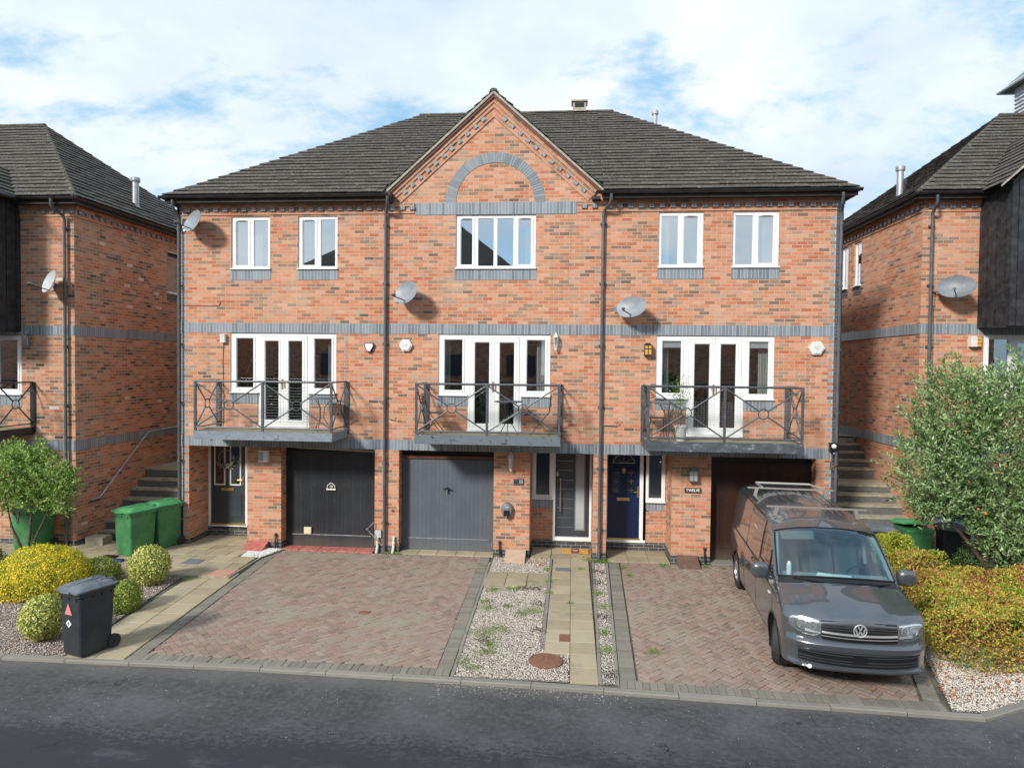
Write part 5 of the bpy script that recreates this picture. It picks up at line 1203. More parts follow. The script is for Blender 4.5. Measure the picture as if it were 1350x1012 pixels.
lantern(-3.26, -.5, 4.66, 'grey_plastic', 'dark grey lantern on the left neighbouring house under the band', 1.15)
def carriage(x, z, lab, w=.085, h=.2, gm='amber_glass', fm='iron_black'):
    e = empty('box_lantern', (x, 0, z), lab, 'wall lamp'); y0, y1 = -.15, -.03
    mb = MB(); mb.box(x-w*.85, x+w*.85, y0+.012, y1-.012, z-h/2, z+h/2); mb.build('glass', gm, e)
    mb = MB(); mb.box(x-w, x+w, y0, y1, z-h/2-.02, z-h/2); mb.box(x-w, x+w, y0, y1, z+h/2, z+h/2+.02); mb.box(x-w*.6, x+w*.6, y0+.02, y1-.02, z+h/2+.02, z+h/2+.05)
    for xx in (x-w, x-.006, x+w-.012): mb.box(xx, xx+.012, y0, y0+.012, z-h/2, z+h/2)
    mb.box(x-w, x+w, y0, y0+.01, z+.02, z+.032); mb.box(x-.04, x+.04, y1, 0, z-.06, z+.06); mb.build('frame', fm, e)
carriage(10.73, 4.56, 'black lantern with amber glass left of the right french windows'); carriage(11.74, 1.85, 'dark lantern with pale glass above the TWELVE sign', .095, .2, 'frosted', 'grey_plastic')
boxy('wall_light', ['white_plastic', 'amber_glass'], (17.80, 17.93, .68, .8, 4.71, 4.94), 'white and amber box light under the black clad bay', 'wall lamp', extra=lambda m: [m.box(17.93, 18.02, .69, .8, 4.715+.075*k, 4.775+.075*k, 1) for k in range(3)])
e = empty('floodlight', (14.65, -.05, 2.52), 'small dark floodlight with round white lens at the right corner of the block', 'floodlight')
mb = MB(); mb.box(14.58, 14.73, -.12, -.02, 2.44, 2.62); mb.box(14.63, 14.67, -.13, -.05, 2.36, 2.42); mb.build('housing', 'black_plastic', e, bevel=.015); mb = MB(); mb.lathe([(.05, 0), (.045, .02), (.02, .035)], (14.655, -.12, 2.55), 16, axis=(0, -1, 0)); mb.lathe([(.012, 0), (.01, .01)], (14.655, -.13, 2.40), 8, axis=(0, -1, 0)); mb.build('lens', 'lens_white', e, smooth=40)
mb = MB(); mb.tube([(14.50, -.02, 2.22), (14.62, -.03, 2.22), (14.62, -.03, 2.04)], .008, 5); mb.tube([(14.62, -.05, 2.06), (14.72, -.16, 2.18)], .014, 6); tag(mb.build('wall_bracket', 'rust', None), 'small rusty hook bracket below the floodlight', 'bracket')
e = empty('car_charger', (7.69, -.06, .98), 'oval grey electric car charger on the middle brick pier', 'charger')
mb = MB(); rg = []
for p, s in ((0, 1), (-.07, 1), (-.10, .93), (-.115, .7), (-.118, .01)):
    rg.append([(7.69+.13*s*math.cos(2*math.pi*k/28), p, .99+(.155 if math.sin(2*math.pi*k/28) > 0 else .175)*s*math.sin(2*math.pi*k/28)) for k in range(28)])
mb.rings(rg, 0, True); mb.build('housing', 'grey_plastic', e, smooth=50)
mb = MB(); mb.box(7.625, 7.755, -.128, -.10, .845, .98); mb.tube([(7.69, -.11, .86), (7.69, -.14, .83), (7.69, -.05, .80)], .022, 8); mb.build('socket', 'black_plastic', e, bevel=.01); mb = MB()
for k in range(5): mb.box(7.66+.015*k, 7.668+.015*k, -.119, -.116, 1.04, 1.055+.008*(k % 3)); 
mb.build('logo_mark', 'letter_white', e)
e = empty('house_number_sign', (7.95, -.01, 1.60), 'grey house sign with a white 11 on the middle brick pier', 'sign')
mb = MB(); mb.box(7.83, 8.05, -.02, 0, 1.53, 1.67); mb.box(7.835, 8.045, -.022, -.018, 1.535, 1.548, 1); mb.box(7.835, 8.045, -.022, -.018, 1.655, 1.665, 1); mb.build('plate', ['sign_dark', 'steel'], e); text('number', '11', .115, (7.995, -.024, 1.605), 'letter_white', e, sx=.8)
e = empty('name_sign', (11.745, -.01, 1.515), 'dark sign reading TWELVE on the brick pier by the brown garage', 'sign')
mb = MB(); mb.box(11.575, 11.93, -.02, 0, 1.46, 1.57); mb.build('plate', 'sign_brown', e, bevel=.004); text('lettering', 'TWELVE', .085, (11.752, -.023, 1.516), 'letter_white', e, sx=.92)
# wreath on the left front door
e = empty('door_wreath', (.72, .80, 1.78), 'hoop wreath of pale flowers hanging on the charcoal front door', 'wreath')
mb = MB(); mb.torus((.73, .80, 1.86), .20, .004, 28, 5); mb.build('hoop', 'steel', e)
def leafmesh(name, P, Dr, L, W, m, parent=None, fold=.25, N=None):
    """P points, Dr unit directions, L lengths, W widths -> folded four-point leaves"""
    n = len(P); up = rng.normal(size=(n, 3)) if N is None else N+rng.normal(size=(n, 3))*.45; side = np.cross(Dr, up); side /= np.linalg.norm(side, axis=1)[:, None]+1e-9; nr = np.cross(side, Dr)
    L = np.broadcast_to(L, n)[:, None]; W = np.broadcast_to(W, n)[:, None]
    mid_ = P+Dr*L*.45; v = np.stack([P, mid_+side*W*.5+nr*W*fold, P+Dr*L, mid_-side*W*.5+nr*W*fold], 1).reshape(-1, 3)
    i = np.arange(n)[:, None]*4; f = np.concatenate([i+np.array([[0, 1, 2]]), i+np.array([[0, 2, 3]])], 1).reshape(-1, 3)
    ob = npmesh(name, v, f, m)
    if parent is not None:
        og = np.array(ORG.get(parent.name, (0, 0, 0)), np.float32); c = np.empty(len(v)*3, np.float32); ob.data.vertices.foreach_get('co', c); c = (c.reshape(-1, 3)-og).ravel(); ob.data.vertices.foreach_set('co', c); ob.parent = parent
    return ob
def unit(a): return a/(np.linalg.norm(a, axis=1)[:, None]+1e-9)
a = rng.uniform(R(200), R(340), 130); P = np.stack([.73+.2*np.cos(a), np.full(130, .79), 1.86+.2*np.sin(a)], 1)+rng.normal(size=(130, 3))*[.03, .01, .025]; D = unit(rng.normal(size=(130, 3))*[1, .5, 1]); leafmesh('foliage', P, D, .06, .02, 'leaf_dark', e)
a = rng.uniform(R(190), R(350), 70); P = np.stack([.73+.2*np.cos(a), np.full(70, .775), 1.86+.2*np.sin(a)], 1)+rng.normal(size=(70, 3))*[.035, .01, .03]; D = unit(rng.normal(size=(70, 3))); leafmesh('flowers', P, D, .045, .03, 'flower', e)
# meter box lids, riser pipes, stubs
def lid(x0, x1, yf_, m, lab, zt=.09):
    mb = MB(); mb.prism([(x0, -.02, zt), (x0, yf_, G+.03), (x0, yf_, G), (x0, -.02, G)], (x1-x0, 0, 0)); o = mb.build('meter_box_lid', m, None, bevel=.006); tag(o, lab, 'meter box', 'sloping meter box lids at the pier bases')
lid(1.70, 2.17, -.40, 'red_paint', 'red sloping meter box lid at the foot of the left brick pier'); lid(7.68, 8.12, -.50, 'pink_slab', 'pale pinkish sloping meter box lid at the foot of the pier with the car charger'); lid(11.42, 11.86, -.48, 'brown_lid', 'brown sloping meter box lid at the foot of the pier with the TWELVE sign')
for x, lab in ((2.345, 'short black riser pipe beside the red meter box'), (7.53, 'short black riser pipe between the blue-grey garage door and the car charger pier foot'), (12.02, 'short black riser pipe beside the brown garage door')):
    mb = MB(); mb.tube([(x, -.03, .24), (x, -.05, .12), (x+.02, -.05, G)], .018, 8); mb.lathe([(.03, -.02), (.035, 0), (.02, .03)], (x, -.03, .25), 12); tag(mb.build('riser_pipe', 'iron_black', None, smooth=40), lab, 'pipe', 'riser pipes at the pier bases')
for x, lab in ((4.75, 'short white waste pipe left of the downpipe, beside the near-black garage'), (5.12, 'short white waste pipe right of the downpipe, beside the blue-grey garage')):
    mb = MB(); mb.tube([(x, -.05, .30), (x, -.06, .10), (x-.02, -.06, G)], [.028, .03, .036], 10); mb.lathe([(.038, -.02), (.038, .02)], (x, -.055, .16), 12); tag(mb.build('waste_pipe', 'white_plastic', None, smooth=40), lab, 'pipe', 'white waste pipes between the garages')
boxy('junction_box', 'dish_pale', (4.69, 4.83, -.07, 0, .27, .43), 'small pale grey junction box on the pier beside the near-black garage', 'box')
mb = MB(); mb.tube([(4.66, -.05, .60), (4.55, -.22, .49), (4.87, -.12, .10)], .013, 6); mb.lathe([(.02, -.02), (.02, .02)], (4.55, -.22, .49), 10, axis=(0, 1, 0)); tag(mb.build('angle_bracket', 'galv', None), 'bent metal door arm leaning beside the near-black garage door', 'bracket')
mb = MB(); mb.lathe([(.03, 0), (.03, .03), (.015, .035)], (5.08, 0, .88), 12, axis=(0, -1, 0)); tag(mb.build('wall_vent', 'rust', None), 'small round rusty vent on the pier by the blue-grey garage door', 'vent')
def cable(name, pts, lab, m='iron_black', r=.006): mb = MB(); mb.tube(pts, r, 5); tag(mb.build(name, m, None), lab, 'cable')
cable('overflow_pipe', [(5.0, -.03, 2.96), (5.14, -.04, 2.93), (5.18, -.12, 3.0)], 'small curved overflow pipe right of the downpipe on the middle house', 'grey_plastic', .011)
cable('overflow_pipe', [(9.80, -.03, 2.90), (10.08, -.04, 2.90), (10.10, -.10, 3.0)], 'small curved overflow pipe left of the right balcony', 'grey_plastic', .011)
cable('cable', [(.12, -.008, 5.50), (.8, -.008, 5.49), (.98, -.01, 5.50), (1.02, -.01, 5.58)], 'thin dark cable below the top left dish')
cable('cable', [(1.09, -.008, 4.65), (1.07, -.008, 4.2), (1.09, -.008, 3.6), (1.08, -.008, 2.75)], 'thin cable hanging below the small slatted white box')
cable('cable', [(9.78, -.03, 5.40), (9.95, -.06, 5.46), (10.2, -.2, 5.45)], 'thin black cable running from the downpipe to the wide dish')
cable('cable', [(17.08, .79, 5.9), (17.05, .79, 5.5), (17.06, .79, 4.2), (17.05, .79, 3.0)], 'thin cable hanging from the dark dish on the right neighbour')
cable('cable', [(2.2, -.02, 2.12), (2.5, -.02, 2.06), (2.44, -.02, 2.2), (2.35, -.02, 2.27)], 'thin black cable above the ribbed wall lamp')
# doormat
e = MB(); z = G+.03; e.box(8.92, 9.52, .35, .70, z-.01, z+.012); e.box(9.13, 9.31, .348, .702, z, z+.014, 1); o = e.build('doormat', ['mat_coir', 'mat_brown'], None); tag(o, 'orange coir doormat with a brown stripe and pale heart', 'doormat')
mb = MB(); hp = [(9.22+.065*(math.sin(t)**3), .52+.055*(.8125*math.cos(t)-.3125*math.cos(2*t)-.125*math.cos(3*t)-.0625*math.cos(4*t)), z+.0165) for t in [2*math.pi*k/24 for k in range(24)]]; mb.face(hp[::-1]); mb.build('heart', 'white_plastic', o)
# covers in the ground
mb = MB(); mb.lathe([(.25, 0), (.25, .018), (.235, .022), (.001, .022)], (8.77, -5.35, G+.005), 40); mb.torus((8.77, -5.35, G+.027), .215, .004, 36, 4, (0, 0, 1)); mb.torus((8.77, -5.35, G+.027), .03, .006, 12, 4, (0, 0, 1)); tag(mb.build('manhole_cover', 'rust', None, smooth=30), 'round rusty manhole cover between the gravel and the middle path', 'manhole cover')
def cover(x0, x1, y0, y1, z, m, lab):
    mb = MB(); mb.box(x0, x1, y0, y1, z-.03, z); 
    for k in range(4): mb.box(x0+.02, x1-.02, y0+(y1-y0)*(k+.7)/5, y0+(y1-y0)*(k+.7)/5+.008, z, z+.003)
    tag(mb.build('drain_cover', m, None), lab, 'drain cover', 'small drain covers in the paving')
cover(8.80, 9.11, -1.0, -.76, G+.022, 'lead', 'grey rectangular drain cover on the path before the grey door'); cover(8.95, 9.11, -4.62, -4.36, G+.024, 'rust', 'small brown drain cover in the middle of the path')
cover(5.5, 5.68, -3.83, -3.68, G+.008, 'rust', 'small brown cover in the left driveway'); cover(.95, 1.32, -1.55, -1.2, UP+.006, 'lead', 'dark blue-grey slab set in the left patio')
# balcony furniture
IR = 'iron_black'
def bistro_chair(x, z, s, lab, y=-.5):
    e = empty('bistro_chair', (x, y, z), lab, 'chair', 'folding bistro chairs on the middle balcony')
    mb = MB()
    for yy in (y-.17, y+.17):
        mb.tube([(x-s*.24, yy, z+.86), (x-s*.20, yy, z+.5), (x+s*.20, yy, z+.01)], .009, 6); mb.tube([(x+s*.19, yy, z+.45), (x-s*.21, yy, z+.01)], .009, 6)
    mb.tube([(x-s*.24, y-.17, z+.86), (x-s*.24, y+.17, z+.86)], .009, 6); mb.build('frame', IR, e)
    mb = MB()
    for k in range(5): mb.box(x-s*.19+s*.08*k, x-s*.19+s*.08*k+s*.055, y-.18, y+.18, z+.44, z+.455)
    mb.build('seat', 'rail_paint', e); mb = MB()
    for k in range(2): mb.box(x-s*.235-.008, x-s*.235+.008, y-.17, y+.17, z+.62+.12*k, z+.70+.12*k)
    mb.build('backrest', 'rail_paint', e)
bistro_chair(6.12, 2.705, 1, 'folding bistro chair at the left end of the middle balcony'); bistro_chair(8.42, 2.705, -1, 'folding bistro chair at the right end of the middle balcony')
def round_table(x, y, z, r, h, lab, legs=3, curved=True):
    e = empty('bistro_table', (x, y, z), lab, 'table'); mb = MB(); mb.lathe([(r, 0), (r, .018), (r*.98, .022), (.001, .022)], (x, y, z+h), 28); mb.build('tabletop', 'rail_paint', e, smooth=40)
    for k in range(legs):
        a = 2*math.pi*k/legs+.5; ca, sa = math.cos(a), math.sin(a); mb = MB()
        mb.tube([(x+r*.7*ca, y+r*.7*sa, z+h), (x+.06*ca, y+.06*sa, z+h*.72), (x+.05*ca, y+.05*sa, z+h*.4), (x+r*.75*ca, y+r*.75*sa, z)], .009, 6); mb.build('leg', IR, e)
round_table(7.74, -.5, 2.705, .30, .70, 'small folding table between the chairs on the middle balcony'); round_table(3.60, -.5, 2.70, .31, .72, 'dark metal bistro table on the left balcony'); round_table(11.12, -.55, 2.66, .29, .76, 'round iron table on the right balcony')
e = empty('potted_olive', (11.36, -.72, 2.66), 'pale pot holding a small silvery olive plant on the right balcony', 'potted plant')
mb = MB(); mb.lathe([(.09, 0), (.125, .28), (.14, .29), (.14, .33), (.12, .33), (.12, .30), (.001, .30)], (11.36, -.72, 2.66), 20); mb.build('pot', 'pot_grey', e, smooth=40); mb = MB(); mb.tube([(11.36, -.72, 2.95), (11.35, -.72, 3.25), (11.34, -.71, 3.6)], [.012, .01, .005], 6); mb.build('stem', 'bark', e)
n = 520; P = np.array([11.33, -.72, 3.56])+rng.normal(size=(n, 3))*[.10, .08, .20]; leafmesh('foliage', P, unit(rng.normal(size=(n, 3))+[0, 0, .8]), .05, .016, 'leaf_silver', e)
e = empty('iron_chair', (10.90, -.3, 2.66), 'dark iron chair behind the round table on the right balcony', 'chair'); mb = MB()
for dx in (-.18, .18):
    for dy in (-.18, .18): mb.tube([(10.92+dx, -.3+dy, 2.66), (10.92+dx*.85, -.3+dy*.85, 3.1)], .009, 6)
mb.tube([(10.74, -.14, 3.1), (10.73, -.12, 3.5), (10.92, -.1, 3.56), (11.11, -.12, 3.5), (11.1, -.14, 3.1)], .009, 6); mb.build('frame', IR, e); mb = MB(); mb.box(10.74, 11.1, -.48, -.12, 3.1, 3.12); mb.build('seat', IR, e)

# ---------------------------------------------------------------- wheelie bins (front towards local -Y)
def bin_tree(lab, loc, rz, body='bin_green', lid='bin_lid_green', w=.48, d=.55, h=1.02, group='green wheelie bins', tilt=0):
    e = empty('wheelie_bin', (0, 0, 0), lab, 'wheelie bin', group)
    def ring(z, sx, sy, oy=0, r=.05):
        P = []
        for cx, cy, a0 in ((1, 1, 0), (-1, 1, 90), (-1, -1, 180), (1, -1, 270)):
            for k in range(5): a = R(a0+22.5*k); P.append(Vector((cx*(sx/2-r)+r*math.cos(a), oy+cy*(sy/2-r)+r*math.sin(a), z)))
        return P
    z1 = h-.10; b = MB()
    b.rings([ring(.02, w*.82, d*.76, -.01), ring(.05, w*.85, d*.79, -.01), ring(z1*.5, w*.90, d*.87, -.005), ring(z1-.07, w*.93, d*.92), ring(z1-.065, w*.985, d*.98), ring(z1, w*.99, d*.985)], 0, True)
    b.box(-w*.25, w*.25, d*.40, d*.44, .12, z1-.2); 
    for s in (-1, 1):
        b.box(s*w*.30-.02, s*w*.30+.02, d*.40, d*.60, z1-.05, z1-.015)
        for k in range(4): b.box(s*w*.49-.006, s*w*.49+.006, -d*.38+k*d*.24, -d*.38+k*d*.24+.02, z1-.11, z1-.06)
    for k in range(3): b.box(-w*.34+k*w*.32, -w*.34+k*w*.32+.02, -d*.495, -d*.48, z1-.11, z1-.06)
    b.tube([(-w*.36, d*.60, z1-.03), (w*.36, d*.60, z1-.03)], .016, 8)
    b.build('body', body, e, smooth=35, bevel=0)
    l = MB(); pk = .045
    l.rings([ring(z1+.0, w*1.07, d*1.06, -.01, .06), ring(z1+.028, w*1.08, d*1.07, -.01, .06), ring(z1+.035, w*.98, d*.97, -.01, .06), ring(z1+.05, w*.93, d*.92, .0, .06), ring(z1+.078, w*.78, d*.80, .01, .05), ring(z1+.084, w*.60, d*.62, .01, .05)], 0, True)
    for s in (-1, 1): l.tube([(s*w*.26, d*.60, z1-.0), (s*w*.26, d*.50, z1+.07), (s*w*.22, d*.2, z1+.088)], .018, 8)
    l.box(-w*.30, w*.30, -d*.30, -d*.28, z1+.07, z1+.088); l.box(-w*.02, w*.02, -d*.28, d*.34, z1+.08, z1+.094); l.tube([(-w*.2, -d*.57, z1+.01), (w*.2, -d*.57, z1+.01)], .012, 6)
    lo = l.build('lid', lid, e, smooth=35)
    if tilt: lo.rotation_euler.x = tilt; lo.location = (0, (d*.55)*(1-math.cos(tilt)), -math.sin(tilt)*d*.55)
    for s in (-1, 1):
        wm = MB(); c = (s*w*.44, d*.42, .10); wm.lathe([(.05, -.026), (.095, -.026), (.10, -.018), (.10, .018), (.095, .026), (.05, .026)], c, 24, axis=(1, 0, 0)); wo = wm.build('wheel', 'rubber', e, smooth=35)
        hb = MB(); hb.lathe([(.052, -.018), (.052, .018)], c, 16, axis=(1, 0, 0)); hb.lathe([(.022, -.034), (.022, .034)], c, 12, axis=(1, 0, 0)); hb.build('hub', 'black_plastic', wo, smooth=35)
    e.location = loc; e.rotation_euler = (0, 0, rz); ORG[e.name] = (0, 0, 0); return e
bk = bin_tree('dark grey wheelie bin with pink triangle sticker, standing alone at the kerb', (2.04, -5.74, G+.008), R(-18.5), 'bin_black', 'bin_lid_grey', w=.48, d=.60, h=1.05, group=None)
mb = MB(); mb.face([(-.10, -.277, .62), (.055, -.277, .62), (-.022, -.281, .79)]); mb.build('triangle_sticker', 'sticker_pink', bk)
mb = MB(); mb.face([(-.02, -.273, .43), (.04, -.274, .49), (-.02, -.2755, .55), (-.08, -.274, .49)]); mb.face([(-.02, -.2755, .465), (.006, -.2763, .49), (-.02, -.2771, .515), (-.046, -.2763, .49)], 1); mb.build('diamond_sticker', ['sticker_white', 'grey_plastic'], bk)
bin_tree('green wheelie bin, the nearer of the two pressed together by the left steps', (-.46, -.92, UP), R(-20), w=.58, d=.70, h=1.06)
bin_tree('green wheelie bin, half hidden behind the nearer one beside the corner downpipe', (-.24, -.24, UP), R(-24), w=.56, d=.66, h=1.06)
bin_tree('green wheelie bin behind the small tree at the left edge', (-2.93, -.85, UP), R(-6), w=.58, d=.70, h=1.03)
bin_tree('green wheelie bin with its lid ajar behind the hedge', (16.50, .28, G), R(4), w=.60, d=.62, h=.98, tilt=R(-9))
mb_ = bin_tree('black wheelie bin behind the hedge, right of the green bin with the lid ajar', (17.25, .18, G), R(-12), 'bin_black', 'bin_black', w=.54, d=.62, h=.98, group='black wheelie bins behind the hedge')
bin_tree('dark bin at the foot of the right steps, between the van and the green bin', (15.72, .15, G), R(3), 'bin_black', 'bin_lid_grey', w=.56, d=.62, h=.95, group='black wheelie bins behind the hedge')
bin_tree('green wheelie bin mostly hidden under the silvery tree', (17.98, -.05, G), R(8), w=.58, d=.66, h=.98)
mb = MB(); mb.box(-.9, -.32, -1.62, -1.50, UP, UP+.05); mb.box(-.95, -.65, -1.40, -1.2, UP, UP+.03, 1); tag(mb.build('plastic_tray', ['blue_trim', 'trim_black']), 'flat blue and black plastic pieces on the ground before the left green bins', 'tray')

# ---------------------------------------------------------------- plants
def ball_points(n, c, r, lo=.72, lump=.10, seed=0, flat=.0):
    d = unit(rng.normal(size=(n, 3))); k = rng.uniform(0, 6.28, (5, 3)); f = rng.uniform(1.5, 4.5, (5, 3))
    s = sum(np.sin(d@np.diag(f[i])@np.ones(3)*1.0*1+k[i, 0]+d[:, 0]*f[i, 1]*1.3) for i in range(5))/5
    rad = (rng.uniform(lo**3, 1, n)**(1/3))*(1+lump*s+rng.normal(size=n)*.025)
    return np.array(c)+d*rad[:, None]*np.array(r), d
def bush(lab, c, r, n, m, L=.035, W=.018, cat='shrub', group=None, lo=.70, lump=.10, core='leaf_dark', flat=None, cut=None):
    e = empty('shrub', (c[0], c[1], G), lab, cat, group)
    P, d = ball_points(n, c, r, lo, lump); nz_ = np.sin(P[:, 0]*23+P[:, 2]*17)*np.sin(P[:, 1]*21-P[:, 2]*13); keep = (nz_ > -.72) | (rng.random(n) < .25); P, d = P[keep], d[keep]; ok = P[:, 2] > G+.01; P, d = P[ok], d[ok]
    if cut is not None: ok = cut(P); P, d = P[ok], d[ok]
    D = rng.normal(size=P.shape); D -= (D*d).sum(1)[:, None]*d; D = unit(unit(D)+d*rng.uniform(.0, .7, (len(P), 1))+[0, 0, .1]); k = len(P); sh = rng.random(k) < .04; P = P+d*(sh*rng.uniform(.0, .07, k))[:, None]*(1 if r[0] < 1 else 3)
    leafmesh('foliage', P, D, rng.uniform(.5, 1.35, k)*L, rng.uniform(.7, 1.25, k)*W, m, e, N=d)
    mb = MB()
    for i in range(9):
        a = random.uniform(0, 6.28); t = random.uniform(.3, .8); mb.tube([(c[0]+.04*math.cos(a), c[1]+.04*math.sin(a), G-.02), (c[0]+r[0]*.3*t*math.cos(a), c[1]+r[1]*.3*t*math.sin(a), c[2]-r[2]*.3), (c[0]+r[0]*.8*t*math.cos(a), c[1]+r[1]*.8*t*math.sin(a), c[2]+r[2]*.35)], [.016, .012, .004], 5)
    mb.build('stem', 'bark', e); return e
bush('large dome-shaped golden yellow shrub in the left bed', (-.62, -3.38, .15), (.82, .74, .63), 34000, 'leaf_yellow', .036, .023, lump=.05)
bush('small rounded yellow-green ball shrub behind the black bin, nearest the kerb', (1.08, -5.45, .27), (.30, .30, .33), 7500, 'leaf_varieg', .040, .026, lump=.07)
bush('round pale variegated ball shrub beside the left patio slabs', (1.05, -2.75, .28), (.37, .36, .38), 9500, 'leaf_varieg', .040, .026, lump=.07)
bush('low green shrub between the golden dome and the variegated ball', (-.02, -2.75, .10), (.44, .40, .29), 7500, 'leaf_lime', .036, .020)
bush('rounded green and yellow shrub behind the black bin, beside the path', (1.46, -4.12, .13), (.29, .33, .31), 8000, 'leaf_lime', .034, .019)
bush('dark green shrub cut off by the left edge', (-1.95, -3.3, .26), (.46, .42, .46), 8000, 'leaf_dark', .036, .02)
def limbs(mb, base, tips, r0, m=0):
    for t in tips:
        b, t = Vector(base), Vector(t); mid_ = b.lerp(t, .5)+Vector((random.uniform(-.08, .08), random.uniform(-.08, .08), random.uniform(.0, .08))); mb.tube([b, b.lerp(mid_, .6)+Vector((random.uniform(-.03, .03), 0, 0)), mid_, t], [r0, r0*.8, r0*.6, r0*.2], 7)
def twigs(c, r, n, per, L, W, m, parent, ln=(.25, .55), upb=.8, holes=None, inner=.55, spread=.35, name='crown'):
    P0 = []; D0 = []
    P, d = ball_points(n, c, r, inner, .14)
    dd = unit(d*.75+rng.normal(size=d.shape)*.45+[0, 0, upb]); Ps = []; Ds = []; st = []
    for i in range(n):
        l = rng.uniform(*ln); k = max(3, int(per*l/ln[1])); t = np.linspace(0, 1, k)[:, None]; bend = np.array([0, 0, -.12*l])*t*t
        p = P[i]-dd[i]*l*.6+dd[i]*l*t+bend+rng.normal(size=(k, 3))*.012; q = rng.normal(size=(k, 3)); q -= (q@dd[i])[:, None]*dd[i]; q = unit(q); Ps.append(p); Ds.append(unit(q*1.0+dd[i]*(.45+t*.8)+np.array([0, 0, .12]))); st.append((P[i]-dd[i]*l*.6, P[i]+dd[i]*l*.4))
    P = np.concatenate(Ps); D = np.concatenate(Ds); k = len(P)
    ob = leafmesh(name, P, D, rng.uniform(.65, 1.2, k)*L, rng.uniform(.8, 1.2, k)*W, m, parent, .12)
    return st
# small tree on the left
tl = empty('small_tree', (-2.30, -1.72, G), 'small bushy green tree with forked bare trunk at the left edge', 'tree')
mb = MB(); B = (-2.32, -1.75, G-.03); mb.tube([B, (-2.34, -1.75, G+.10)], [.05, .045], 8)
limbs(mb, (-2.34, -1.75, G+.06), [(-2.85, -1.7, 1.35), (-2.15, -1.75, 1.6), (-1.70, -1.8, 1.25)], .035); limbs(mb, (-2.55, -1.73, .75), [(-2.5, -1.6, 1.8), (-3.0, -1.6, 1.2)], .018); mb.build('trunk', 'bark', tl, smooth=60)
for c_2, r_2, n_2 in (((-2.95, -1.7, 2.05), (.55, .5, .42), 150), ((-2.30, -1.75, 2.15), (.52, .5, .40), 150), ((-1.85, -1.75, 1.75), (.48, .45, .38), 130), ((-2.55, -1.8, 1.65), (.55, .5, .36), 130), ((-1.50, -1.8, 1.42), (.30, .35, .40), 70), ((-3.1, -1.7, 1.35), (.48, .45, .36), 100), ((-2.1, -1.75, 1.28), (.42, .4, .26), 70), ((-1.42, -1.75, 1.75), (.25, .25, .2), 36)):
    twigs(c_2, r_2, n_2, 28, .072, .030, 'leaf_tree', tl, (.2, .46), .55, inner=.25)
# silvery tree on the right
tr = empty('fruit_tree', (16.95, -1.9, G), 'large silvery green leafy tree with orange fruits at the right edge', 'tree')
mb = MB(); B = (16.9, -1.85, G-.03); mb.tube([B, (16.88, -1.85, .5)], [.09, .075], 10)
limbs(mb, (16.88, -1.85, .42), [(15.9, -2.0, 2.6), (16.4, -2.1, 3.6), (17.2, -1.9, 3.7), (17.6, -1.7, 2.8), (15.6, -1.9, 1.9), (16.9, -2.3, 2.9), (15.9, -1.6, 3.3), (17.9, -1.8, 2.0)], .045); mb.build('trunk', 'bark', tr, smooth=60)
for c, r, n, k in (((16.75, -2.0, 2.85), (1.35, .95, 1.45), 470, 38), ((16.0, -2.1, 3.5), (.85, .7, .95), 190, 36), ((15.75, -2.05, 2.45), (.80, .65, .9), 190, 36), ((17.4, -2.0, 3.55), (.95, .7, 1.05), 190, 36), ((17.45, -1.9, 1.55), (.95, .8, .75), 240, 30), ((16.45, -1.95, 1.80), (.55, .5, .40), 110, 30), ((15.75, -2.0, 1.75), (.42, .4, .30), 70, 28), ((17.1, -2.15, 1.25), (.75, .5, .45), 150, 28), ((18.1, -2.0, 2.2), (.7, .7, 1.0), 150, 28)):
    st = twigs(c, r, n, k, .088, .032, 'leaf_silver', tr, (.34, .75), .95, inner=.4)
    mb = MB()
    for a_, b_ in st[::2]: mb.tube([tuple(a_), tuple(b_)], [.006, .0025], 3, caps=False)
    mb.build('twig', 'bark', tr)
fm = MB(); fm.lathe([(.004, -.024), (.02, -.012), (.024, 0), (.02, .014), (.004, .022)], ORG[tr.name], 8); fr0 = fm.build('fruit', 'berry', tr, smooth=70)
for i in range(24):
    P, d = ball_points(1, (16.9, -2.35, 1.7), (1.1, .5, .9), .6); q = fr0 if i == 0 else fr0.copy()
    if i: COL.objects.link(q); q.parent = tr
    q.location = Vector(P[0])-Vector(ORG[tr.name])
bush('dark shadowy green undergrowth shrub below the silvery tree', (17.15, -1.55, .42), (.80, .5, .60), 10000, 'leaf_dark', .05, .022)
